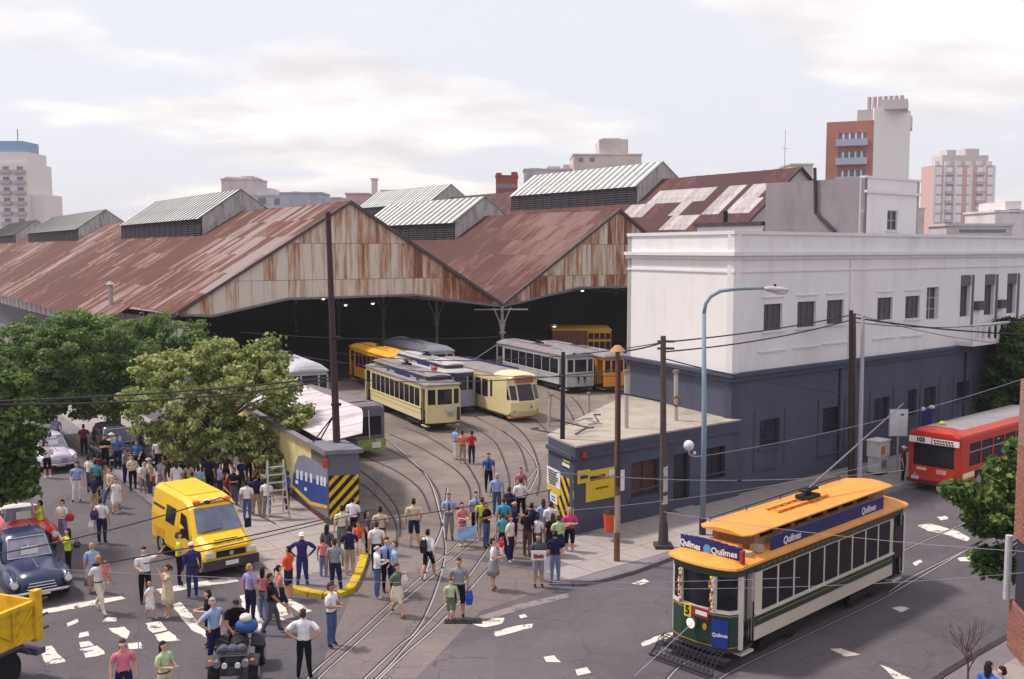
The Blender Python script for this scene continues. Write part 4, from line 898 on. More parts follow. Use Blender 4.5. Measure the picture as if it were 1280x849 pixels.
q0 = W(1258, 812).xy; q1 = W(1284, 845).xy; D = (q1-q0).normalized(); Dn = Vector((-D.y, D.x))
def brk(pa, pb, z0, z1, nm, thk=.3):
    L = (pb-pa).length; me = MB().box(0, L, 0, thk, z0, z1).mesh(nm, bm); x = link(nm, me, bc, (pa.x, pa.y, 0), yaw(pb-pa)); return x
zA = onplane(1262, 747, q0, D)[1]; zB = onplane(1268, 670, q0+D*.35, D)[1]
brk(q0, q1+D*3, 0, zA, 'lower_wall'); brk(q0+D*.42-Dn*0+Dn*.03, q1+D*3+Dn*.03, zA+.003, zB, 'window_recess_wall').data.materials[0] = mat((52, 52, 66), rough=.5)
brk(q0+D*.22+Dn*0, q1+D*3, zB+.003, zB+4.2, 'upper_wall')
bmat = mat((146, 98, 86), rough=.85, var=.15, scale=6, rnd=.16, bump=.4, bscale=30); bme = MB().box(.004, .246, -.012, .02, .004, .068).mesh('brick', bmat)
for wl_, (pa, z0_, z1_, Ln) in zip([c for c in bpy.data.objects if c.parent == bc and c.name.split('.')[0] in ('lower_wall', 'upper_wall')], ((q0, 0, zA, 1.3), (q0+D*.22, zB, zB+2.6, .9))):
    for r in range(int((z1_-z0_)/.075)):
        for k in range(int(Ln/.25)): link('brick', bme, wl_, (k*.25+(.125 if r % 2 else 0), 0, z0_+r*.075+.004))
q = q0+D*.22-Dn*.12; MB().cyl((q.x, q.y, zA), (q.x, q.y, zB), .09, n=10).build('drainpipe', mat((186, 182, 190)), bc)

# ---------------------------------------------------------------- poles, lamps, wires
wood = mat((86, 74, 70), var=.25, scale=2, streak=(6, 6, .5), bump=.5, bscale=12); rusty = mat((116, 82, 62), var=.25, scale=2, dirt=(84, 56, 46), dscale=1.2); dpole = mat((66, 48, 54), var=.15)
grey_p = mat((140, 136, 144), var=.1); lampblue = mat((128, 146, 164), var=.08)
def pole(name, label, base, top, r0, r1, m, extras=(), cat='utility pole', n=10, group=None):
    t = thing(name, label, cat, base, 0, group); tp = Vector(top)-Vector(base); MB().cyl((0, 0, -.02), tp, r0, r1, n).build('shaft', m, t); return t
def topat(px, py, base): Y = base[1]; d = ray(px, py); k = Y/d.y; return Vector((d.x*k, Y, CH+d.z*k))
b = W(421, 553, HP+.16); P_A = topat(410, 265, b); p = pole('utility_pole', 'tall dark leaning pole rising from the striped left pillar', b, P_A, .15, .10, dpole)
for z in (1.5, 4.2): MB().cyl((0, 0, z), (0, 0, z+.08), .21, n=10).build('band', DARK, p)
for s in ((-1.6, 0), (-1.2, .6)): MB().tube([(s[0]*.5-.2, s[1], -.05), (-.1, 0, 1.1)], .03, 5).build('stay', DARK, p)
b = W(829, 684, .117); P_B = topat(829, 420, b); p = pole('utility_pole', 'brown wooden pole with pasted paper scraps between lamp post and rusty pole', b, P_B, .14, .10, wood)
MB().box(-.32, .32, -.32, .32, 0, .12).build('base', mat((70, 62, 66)), p); MB().cyl((0, 0, .12), (0, 0, .9), .2, .16, 10).build('sleeve', mat((74, 66, 70)), p)
for z, h in ((2.05, .5), (2.6, .35), (1.6, .3)): MB().cyl((0, 0, z), (0, 0, z+h), .15-z*.005, .146-z*.005, 10).build('paper', mat((190, 188, 194), dirt=(90, 80, 78), dscale=6), p)
for z in (7.2, 7.45): MB().box(-.3, .3, -.04, .04, z-.05, z+.03).build('crossarm', wood, p)
b = W(771, 701, .117); P_Cc = topat(772, 437, b); p = pole('utility_pole', 'slender rusty pole with a peeling orange foot and lamp cap', b, P_Cc, .11, .075, rusty)
MB().cyl((0, 0, 1.0), (0, 0, 2.3), .112, .108, 10).build('paper', mat((170, 150, 140), dirt=(120, 74, 50), dscale=5), p); MB().cyl((0, 0, 2.6), (0, 0, 7.0), .106, .082, 10).build('painted_shaft', dpole, p)
tp = P_Cc-Vector(b); MB().cyl(tp+Vector((0, 0, -.05)), tp+Vector((0, 0, .14)), .28, .1, 10).build('cap', mat((176, 130, 90)), p)
b = W(703, 558, 3.2); P_D = topat(704, 440, b); pole('utility_pole', 'dark pole standing on the lodge roof edge above the gate', b, P_D, .1, .075, mat((44, 40, 52)))
b = W(1063, 604, .117); P_E = topat(1064, 388, b); pole('utility_pole', 'dark twin pole, left of the close pair by the grey wall', b, P_E, .12, .09, dpole)
b2 = W(1069, 602, .117); P_E2 = topat(1068, 392, b2); pole('utility_pole', 'dark twin pole, right of the close pair by the grey wall', b2, P_E2, .09, .07, mat((92, 84, 78), var=.2))
b = W(1074, 606, .117); P_F = topat(1079, 394, b); pole('utility_pole', 'pale metal pole beside the dark twin poles', b, P_F, .11, .08, mat((170, 166, 174)))
# street lamp
b = W(878, 668, .117); lp_ = thing('street_lamp', 'tall pale blue street lamp with a curved arm over the pavement', 'street lamp', b)
t1 = topat(880, 392, b)-Vector(b); MB().cyl((0, 0, 0), (0, 0, .6), .13, n=12).build('base', mat((60, 56, 66)), lp_)
arm = [t1, *[topat(x, y, b)-Vector(b) for x, y in ((882, 380), (888, 371), (900, 364), (922, 361), (955, 360.5))]]
MB().tube([(0, 0, .6), (0, 0, 4), t1], [.105, .095, .075], 12).build('post', lampblue, lp_, True); MB().tube(arm, [.07]*5+[.05], 10).build('arm', lampblue, lp_, True)
hd = topat(970, 362, b)-Vector(b); hm = MB(); hm.ell((0, 0, 0), (.5, .16, .12), 12, 8); ho = hm.build('lamp_head', mat((176, 172, 178), rough=.4), lp_, True); ho.location = hd; ho.rotation_euler = (0, .08, 0)
lo_ = MB().ell((.14, 0, -.06), (.3, .13, .12), 12, 8).build('lamp_glass', mat((206, 200, 206), rough=.2), ho, True); MB().cyl((-.05, 0, .1), (-.05, 0, .2), .05, n=8).build('photocell', DARK, ho)
gl = topat(861, 557, b); gt = thing('globe_lamp', 'white round globe lamp on a bracket off the street lamp post', 'globe lamp', gl); MB().ell((0, 0, 0), (.2, .2, .2), 16, 12).build('globe', mat((214, 210, 214), rough=.3, var=.02), gt, True)
MB().tube([(0, 0, -.22), (.02, 0, -.34), (.22, 0, -.42), (.5, 0, -.4), (.5, 0, -.2)], .025, 6).build('bracket', mat((170, 168, 176)), gt); MB().ell((.22, 0, -.28), (.06, .06, .07), 8, 6).build('small_bulb', wht, gt)
# posts with caps on the lodge roof and in the yard
for i, (x, y0, y1, h, lb) in enumerate([(783, 541, 466, 3.3, 'pale capped pipe post on the lodge roof next to the rusty pole'), (845, 530, 466, 3.35, 'pale pipe post with a ring on the lodge roof near the wooden pole'), (736, 525, 493, 0, 'short white post in the yard before the grey tram'), (686, 533, 495, 0, 'white slanted post in the yard left of the dark gate pole')]):
    b = W(x, y0, h); tp = topat(x+(2 if i == 3 else 0), y1, b)-Vector(b); t = thing('pipe_post', lb, 'post', b); MB().cyl((0, 0, 0), tp, .09, n=8).build('shaft', mat((176, 168, 162)), t); MB().cyl(tp, tp+Vector((0, 0, .12)), .15, .13, 8).build('cap', mat((120, 112, 116)), t)
    if i == 1:
        mb = MB(); c_ = tp*.45; mb.tube([(c_.x+.16*math.sin(a/8*math.tau), c_.y-.12, c_.z+.22*math.cos(a/8*math.tau)) for a in range(9)], .04, 6); mb.build('ring', rusty, t)
bb_ = W(722, 548, 3.35); sc = thing('metal_frames', 'heap of bent metal frames lying on the left edge of the lodge roof', 'scrap heap', bb_)
for i in range(9):
    a = R.uniform(0, 3.1); l = R.uniform(.7, 1.6); x, y = R.uniform(-.7, 1.2), R.uniform(-.6, 2.6)
    MB().tube([(x, y, .05+i*.03), (x+l*math.cos(a), y+l*math.sin(a), .1+i*.05), (x+l*math.cos(a)+.3, y+l*math.sin(a)+.2, .12+i*.04)], .035, 5).build('bar', mat((150, 146, 154) if i % 2 else (80, 72, 80)), sc)
# bin, kiosk, white sign, globe cluster
b = W(762, 676, .117); t = thing('litter_bin', 'orange litter bin with a black hood beside the rusty pole', 'litter bin', b)
MB().cyl((0, 0, .35), (0, 0, 1.05), .19, .25, 12).build('bin_body', mat((206, 86, 44), rough=.5), t); MB().cyl((0, 0, 1.08), (0, 0, 1.2), .26, .1, 12).build('hood', BLK, t); MB().cyl((.2, .1, 0), (.2, .1, 1.3), .03, n=6).build('post', DARK, t); MB().cyl((0, 0, 1.05), (0, 0, 1.08), .26, n=12).build('rim', BLK, t)
b = W(1097, 592, .117); t = thing('white_cabinet', 'white service cabinet with posters standing on the far pavement', 'cabinet', b, yaw(S))
MB().box(-.4, .4, -.3, .3, .1, .85).build('lower_box', mat((206, 202, 206), dirt=(160, 150, 156), dscale=2), t); MB().box(-.45, .45, -.34, .34, .86, 1.6).build('upper_box', mat((214, 208, 208)), t); MB().box(-.5, .5, -.38, .38, 1.6, 1.66).build('lid', wht, t); MB().box(-.4, .4, -.3, .3, 0, .1).build('foot', DARK, t)
MB().box(-.35, .0, -.35, -.342, 1.0, 1.4).build('poster', mat((200, 120, 90)), t); MB().box(-.2, .25, -.31, -.302, .3, .7).build('poster', mat((130, 130, 150)), t)
b = W(1121, 592, .117); t = thing('street_sign', 'blank white rectangular sign board on a thin post near the bus', 'street sign', b, yaw(S)*.0)
zt_ = topat(1121, 513, b).z; MB().cyl((0, 0, 0), (0, 0, zt_-1.4), .05, n=8).build('post', mat((170, 168, 176)), t); MB().box(-.42, .42, -.03, .03, zt_-1.35, zt_-.1).build('board', mat((206, 202, 208)), t); MB().box(-.46, .46, .03, .05, zt_-1.39, zt_-.06).build('frame', mat((150, 146, 156)), t)
b = W(1150, 560, .117); t = thing('wall_lantern_sign', 'dark blue sign with white lamps above it by the far doorway', 'sign', topat(1152, 512, b)+Vector((0, 0, 0)))
MB().box(-.5, .5, -.15, .15, -1.1, .0).build('panel', mat((44, 52, 110)), t); MB().cyl((0, 0, -4.3+.0), (0, 0, -1.1), .05, n=6).build('post', DARK, t)
for x in (-.5, 0, .5): MB().ell((x, -.1, .15-.1*(x == 0)), (.17, .15, .12), 8, 6).build('lamp', wht, t)
# ladder
lb = W(349, 650, .117); t = thing('step_ladder', 'aluminium step ladder leaning open beside the mural wall', 'ladder', lb, .45); al = mat((186, 184, 192), rough=.4, metal=.4)
for s in (-.42, .42):
    MB().cyl((s, 0, 0), (s*.75, .45, 2.3), .035, n=6).build('rail', al, t); MB().cyl((s-.0, 1.1, 0), (s*.75, .5, 2.3), .03, n=6).build('rear_rail', al, t)
for i in range(7):
    k = (i+.8)/7.6; w_ = .42*(1-.25*k); MB().box(-w_, w_, .45*k-.07, .45*k+.05, 2.3*k-.02, 2.3*k+.02).build('step', al, t)
# wires: real cables strung between real points
wirem = mat((52, 44, 52), rough=.6); wirel = mat((150, 140, 154), rough=.5)
def wire(label, p, q, sag, r=.018, m=None, conn=None, name='overhead_wire'):
    p, q = Vector(p), Vector(q); n = 14; pts = [p.lerp(q, i/n)-Vector((0, 0, 4*sag*(i/n)*(1-i/n))) for i in range(n+1)]
    t = thing(name, label, 'wire', (0, 0, 0)); MB().tube(pts, r, 5).build('cable', m or wirem, t)
    for k in conn or ():
        c_ = pts[int(k*n)]; MB().ell(c_, (.09, .045, .045), 8, 6).build('insulator', DARK, t)
    return t
def AT(px, py, Y): d = ray(px, py); k = Y/d.y; return Vector((d.x*k, Y, CH+d.z*k))
wire('upper of the two thick cables crossing in front of the left trees', AT(-10, 502, 30), AT(411, 472, 41), .12, .034)
wire('lower of the two thick cables crossing in front of the left trees', AT(-10, 506, 30), AT(411, 476, 41), .25, .034)
wire('cable from the dark leaning pole across the left opening', AT(411, 472, 41), AT(772, 462, 36), .3, .02)
wire('cable from the leaning pole top region to the wooden pole head', AT(413, 440, 41), AT(829, 428, 37.3), .5, .02)
wire('upper cable from the rusty pole to the wooden pole', AT(772, 440, 35.5), AT(829, 428, 37.3), .05, .03)
wire('upper cable from the wooden pole to the twin poles', AT(829, 428, 37.3), AT(1064, 394, 48), .12, .03)
wire('lower cable from the wooden pole to the twin poles', AT(829, 440, 37.3), AT(1064, 400, 48), .2, .03)
wire('thin black line sagging from the wooden pole across the slate wall', AT(829, 448, 37.3), AT(1052, 491, 46), .15, .024)
wire('span bar between the rusty pole and the wooden pole', AT(772, 491, 35.5), AT(829, 502, 37.3), 0, .03)
wire('thick cable from the twin poles toward the far right', AT(1068, 397, 48), AT(1290, 418, 50), .15, .04)
wire('second cable from the twin poles toward the far right', AT(1068, 403, 48), AT(1290, 400, 50), .3, .02)
wire('third thin cable from the twin poles toward the far right', AT(1068, 392, 48), AT(1290, 432, 56), .3, .016)
wire('dark contact wire over the blue car reaching the yellow van roof', AT(-10, 694, 20), AT(276, 622, 24), .1, .016, conn=(.95,))
wire('branch wire with a hanger above the yellow van windscreen', AT(276, 622, 24), AT(345, 655, 24), .0, .014)
wire('dark span wire running from the van bonnet to the gate pillar', AT(120, 706, 22), AT(410, 648, 30), .05, .018, conn=(.0,))
wire('second dark span wire just below the one over the van bonnet', AT(180, 705, 22), AT(470, 636, 30), .05, .014)
wire('dark wire across the gate mouth between the crowds', AT(440, 654, 32), AT(690, 612, 36), .1, .016, conn=(.5,))
wire('pale thin wire crossing low over the crosswalk', AT(60, 711, 14), AT(1000, 722, 16), .15, .0045, wirel)
wire('pale thin wire from the lodge to the bus stop', AT(690, 590, 30), AT(1130, 588, 34), .3, .012, wirel, conn=(.5,))
wire('pale wire passing above the green tram roof', AT(830, 640, 22), AT(1290, 690, 18), .1, .006, wirel)
wire('pale wire passing across the green tram windows', AT(700, 735, 16), AT(1290, 715, 18), .12, .005, wirel)
wire('long pale wire rising across the slate wall', AT(690, 640, 28), AT(1100, 580, 36), .2, .01, wirel)
wire('thin pale wire climbing to the right corner of the slate wall', AT(880, 570, 38), AT(1290, 470, 44), .3, .012, wirel, conn=(.6,))
wire('faint wire under the roof line of the left opening', AT(300, 415, 60), AT(640, 420, 60), .3, .02)
wire('faint wire crossing both shed openings low down', AT(380, 446, 55), AT(772, 470, 50), .4, .02)
wire('pale vertical stay wire at the bottom of the crosswalk', AT(173, 765, 12), AT(173, 880, 12), .0, .006, wirel)
# ---------------------------------------------------------------- trees
def leaf_mat(name, c0, c1, c2):
    m = bpy.data.materials.new(name); m.use_nodes = True; t = m.node_tree; L = t.links.new; b = t.nodes['Principled BSDF']
    g = t.nodes.new('ShaderNodeNewGeometry'); n = t.nodes.new('ShaderNodeTexNoise'); n.inputs['Scale'].default_value = .9; n.inputs['Detail'].default_value = 3; L(g.outputs['Position'], n.inputs['Vector'])
    ad = t.nodes.new('ShaderNodeMath'); ad.operation = 'MULTIPLY_ADD'; L(g.outputs['Random Per Island'], ad.inputs[0]); ad.inputs[1].default_value = .55; L(n.outputs[0], ad.inputs[2])
    sb = t.nodes.new('ShaderNodeMath'); sb.operation = 'SUBTRACT'; L(ad.outputs[0], sb.inputs[0]); sb.inputs[1].default_value = .27
    r = t.nodes.new('ShaderNodeValToRGB'); L(sb.outputs[0], r.inputs[0]); e = r.color_ramp.elements; e[0].position = .2; e[0].color = C3(*c0); e[1].position = .8; e[1].color = C3(*c2); x = e.new(.5); x.color = C3(*c1)
    L(r.outputs[0], b.inputs['Base Color']); b.inputs['Roughness'].default_value = .55; b.inputs['Specular IOR Level'].default_value = .25
    tr = t.nodes.new('ShaderNodeBsdfTranslucent'); L(r.outputs[0], tr.inputs[0]); mx = t.nodes.new('ShaderNodeMixShader'); mx.inputs[0].default_value = .42
    L(b.outputs[0], mx.inputs[1]); L(tr.outputs[0], mx.inputs[2]); o = t.nodes['Material Output']; L(mx.outputs[0], o.inputs[0]); return m
barkm = mat((98, 86, 82), rough=.9, var=.25, scale=5, bump=.8, bscale=14)
def leaves(blobs, nleaf, size, m, parent, name='crown', seed=1, flat=.5, shape=1.6):
    rs = np.random.RandomState(seed); bl = np.array([b[:3] for b in blobs]); br = np.array([b[3] for b in blobs]); fl = np.array([b[4] if len(b) > 4 else .75 for b in blobs])
    p = br**2; p = p/p.sum(); idx = rs.choice(len(bl), nleaf, p=p)
    d = rs.normal(size=(nleaf, 3)); d /= np.linalg.norm(d, axis=1)[:, None]; rr = br[idx]*(.45+.6*rs.rand(nleaf)**.6)*(1+(rs.rand(nleaf) < .12)*rs.rand(nleaf)*.9)
    c = bl[idx]+d*rr[:, None]*np.stack([np.ones(nleaf), np.ones(nleaf), fl[idx]], 1)
    nrm = d*.6+rs.normal(size=(nleaf, 3))*.55+np.array([0, 0, flat]); nrm /= np.linalg.norm(nrm, axis=1)[:, None]
    a = np.cross(nrm, rs.normal(size=(nleaf, 3))); a /= np.linalg.norm(a, axis=1)[:, None]; b = np.cross(nrm, a)
    s = size*(.6+.8*rs.rand(nleaf)); L = (s*shape*.5)[:, None]; w = (s*.5)[:, None]
    v = np.empty((nleaf, 4, 3)); v[:, 0] = c-a*L; v[:, 1] = c+b*w-a*L*.1+nrm*w*.2; v[:, 2] = c+a*L-nrm*L*.25; v[:, 3] = c-b*w-a*L*.1+nrm*w*.2
    me = bpy.data.meshes.new(name); me.vertices.add(nleaf*4); me.vertices.foreach_set('co', v.reshape(-1)); me.loops.add(nleaf*4); me.loops.foreach_set('vertex_index', np.arange(nleaf*4, dtype=np.int32))
    me.polygons.add(nleaf); me.polygons.foreach_set('loop_start', np.arange(nleaf, dtype=np.int32)*4); me.materials.append(m); me.update(calc_edges=True); me.validate()
    return link(name, me, parent)
def blobs_in(c, r, n, br, rs, shell=.35):
    o = []
    for _ in range(n):
        while True:
            q = Vector((rs.uniform(-1, 1), rs.uniform(-1, 1), rs.uniform(-1, 1)))
            if shell < q.length < 1: break
        o.append((c[0]+q.x*r[0], c[1]+q.y*r[1], c[2]+q.z*r[2], br*rs.uniform(.6, 1.3), rs.uniform(.45, .85)))
    return o
def tree(label, base, crowns, nleaf, size, m, trunk_h, trunk_r, seed, nb=60, br=1.0, name='street_tree', group=None, flat=.5, shape=1.6, lean=(0, 0)):
    rs = random.Random(seed); t = thing(name, label, 'tree', (base[0], base[1], base[2] if len(base) > 2 else 0), 0, group); bl = []
    for c, r, f in crowns: bl += blobs_in(c, r, int(nb*f), br, rs)
    top = Vector((lean[0], lean[1], trunk_h)); tk = MB(); tk.tube([(0, 0, -.1), (0.02, 0, .3), top*.5+Vector((.08, .05, 0)), top], [trunk_r*1.4, trunk_r*1.05, trunk_r*.9, trunk_r*.75], 8)
    tk.build('trunk', barkm, t, True); lb = MB()
    for b_ in rs.sample(bl, min(len(bl), 26)):
        q = Vector(b_[:3]); mid = top.lerp(q, .5)+Vector((rs.uniform(-.3, .3), rs.uniform(-.3, .3), rs.uniform(-.1, .4)))
        lb.tube([top-Vector((0, 0, .2)), top.lerp(mid, .5), mid, q], [trunk_r*.5, trunk_r*.38, trunk_r*.25, trunk_r*.08], 5)
    lb.build('branches', barkm, t, True); leaves(bl, nleaf, size, m, t, 'crown', seed, flat, shape); return t
LM_A = leaf_mat('leaf_dense_green', (62, 92, 50), (100, 130, 70), (144, 166, 98)); LM_B = leaf_mat('leaf_pale_plane', (88, 106, 58), (146, 158, 92), (204, 202, 142)); LM_D = leaf_mat('leaf_dark', (34, 56, 38), (60, 88, 50), (96, 124, 66)); LM_E = leaf_mat('leaf_bright', (40, 66, 36), (76, 106, 50), (134, 156, 84))
def rel(base, px, py, Y): q = AT(px, py, Y); return (q.x-base[0], q.y-base[1], q.z)
b = (-22.5, 57.5)
tree('large dense dark green tree left of the pale leaved tree', b, [(rel(b, 95, 440, 57), (4.6, 4.0, 2.3), 1.0), (rel(b, 205, 425, 61), (3.0, 2.4, 1.5), .4), (rel(b, 60, 480, 57), (4.2, 3.5, 2.0), .6), (rel(b, 150, 480, 57), (3.0, 3, 2.0), .4)], 110000, .115, LM_A, 3.0, .28, 3, 240, .44, flat=.8)
b = (-13.6, 46.5)
tree('pale yellow green plane tree leafing over the crowd beside the mural wall', b, [(rel(b, 225, 500, 46), (2.7, 2.6, 1.6), .7), (rel(b, 320, 480, 46), (2.0, 2.2, 1.2), .5), (rel(b, 270, 545, 46), (3.6, 2.2, 1.1), .8), (rel(b, 205, 465, 47), (1.6, 1.6, .9), .25), (rel(b, 262, 445, 47), (1.4, 1.4, .7), .25), (rel(b, 330, 445, 47), (1.2, 1.2, .6), .2), (rel(b, 366, 515, 45), (.8, 1, .6), .15), (rel(b, 345, 580, 45), (.9, 1, .6), .15)], 29000, .138, LM_B, 2.6, .2, 5, 150, .34, flat=.35)
b = (-12.0, 49.0)
b = (-20.0, 36.5)
tree('foreground tree at the far left edge shading the parked vintage cars', b, [(rel(b, -10, 500, 36), (1.2, 1.4, 1.4), .6), (rel(b, -5, 575, 36), (1.1, 1.4, 1.5), .7), (rel(b, 22, 545, 36), (.8, 1, 1.0), .4), (rel(b, 20, 600, 36), (.6, .8, .7), .2)], 20000, .14, LM_E, 2.4, .2, 8, 150, .32)
b = (29.5, 60.5)
tree('dark tree beyond the red bus at the right edge', b, [(rel(b, 1272, 470, 59), (2.6, 2.6, 2.3), 1.0), (rel(b, 1240, 500, 59), (1.6, 1.8, 1.0), .4), (rel(b, 1262, 425, 59), (1.4, 1.6, 1.2), .3)], 30000, .15, LM_D, 2.6, .22, 11, 170, .42)
b = (17.6, 29.2)
tree('leafy branch of the near street tree reaching in from the right edge', b, [(rel(b, 1240, 650, 28.5), (.62, .9, .45), .6), (rel(b, 1272, 636, 28.5), (.6, .9, .75), .5), (rel(b, 1198, 612, 28.5), (.4, .4, .16), .25), (rel(b, 1256, 704, 28.5), (.34, .5, .38), .35), (rel(b, 1228, 626, 28.5), (.6, .5, .3), .35), (rel(b, 1250, 590, 28.5), (.3, .4, .3), .2), (rel(b, 1236, 700, 28.5), (.4, .5, .3), .3), (rel(b, 1272, 568, 28.5), (.18, .3, .5), .2)], 8500, .12, LM_E, 3.4, .16, 13, 90, .25, lean=(-.7, .1))
b = W(1209, 866, .1); t = thing('bare_shrub', 'thin leafless sapling by the kerb at lower right', 'shrub', b); mb = MB(); rs = random.Random(4)
mb.tube([(0, 0, 0), (0, 0, .5), (-.02, 0, .9)], [.03, .025, .02], 5)
def twig(p, d, l, r, k):
    q = p+d*l; mb.tube([p, p.lerp(q, .5)+Vector((rs.uniform(-.03, .03), 0, .02)), q], [r, r*.8, r*.5], 4)
    if k:
        for _ in range(3): twig(p.lerp(q, rs.uniform(.4, 1)), (d+Vector((rs.uniform(-.7, .7), rs.uniform(-.7, .7), rs.uniform(-.1, .5)))).normalized(), l*.7, r*.6, k-1)
for i in range(5): a = i*1.26; twig(Vector((0, 0, .5+.08*i)), Vector((math.cos(a)*.45, math.sin(a)*.45, 1)).normalized(), .55, .014, 3)
mb.build('stems', mat((84, 62, 70)), t)

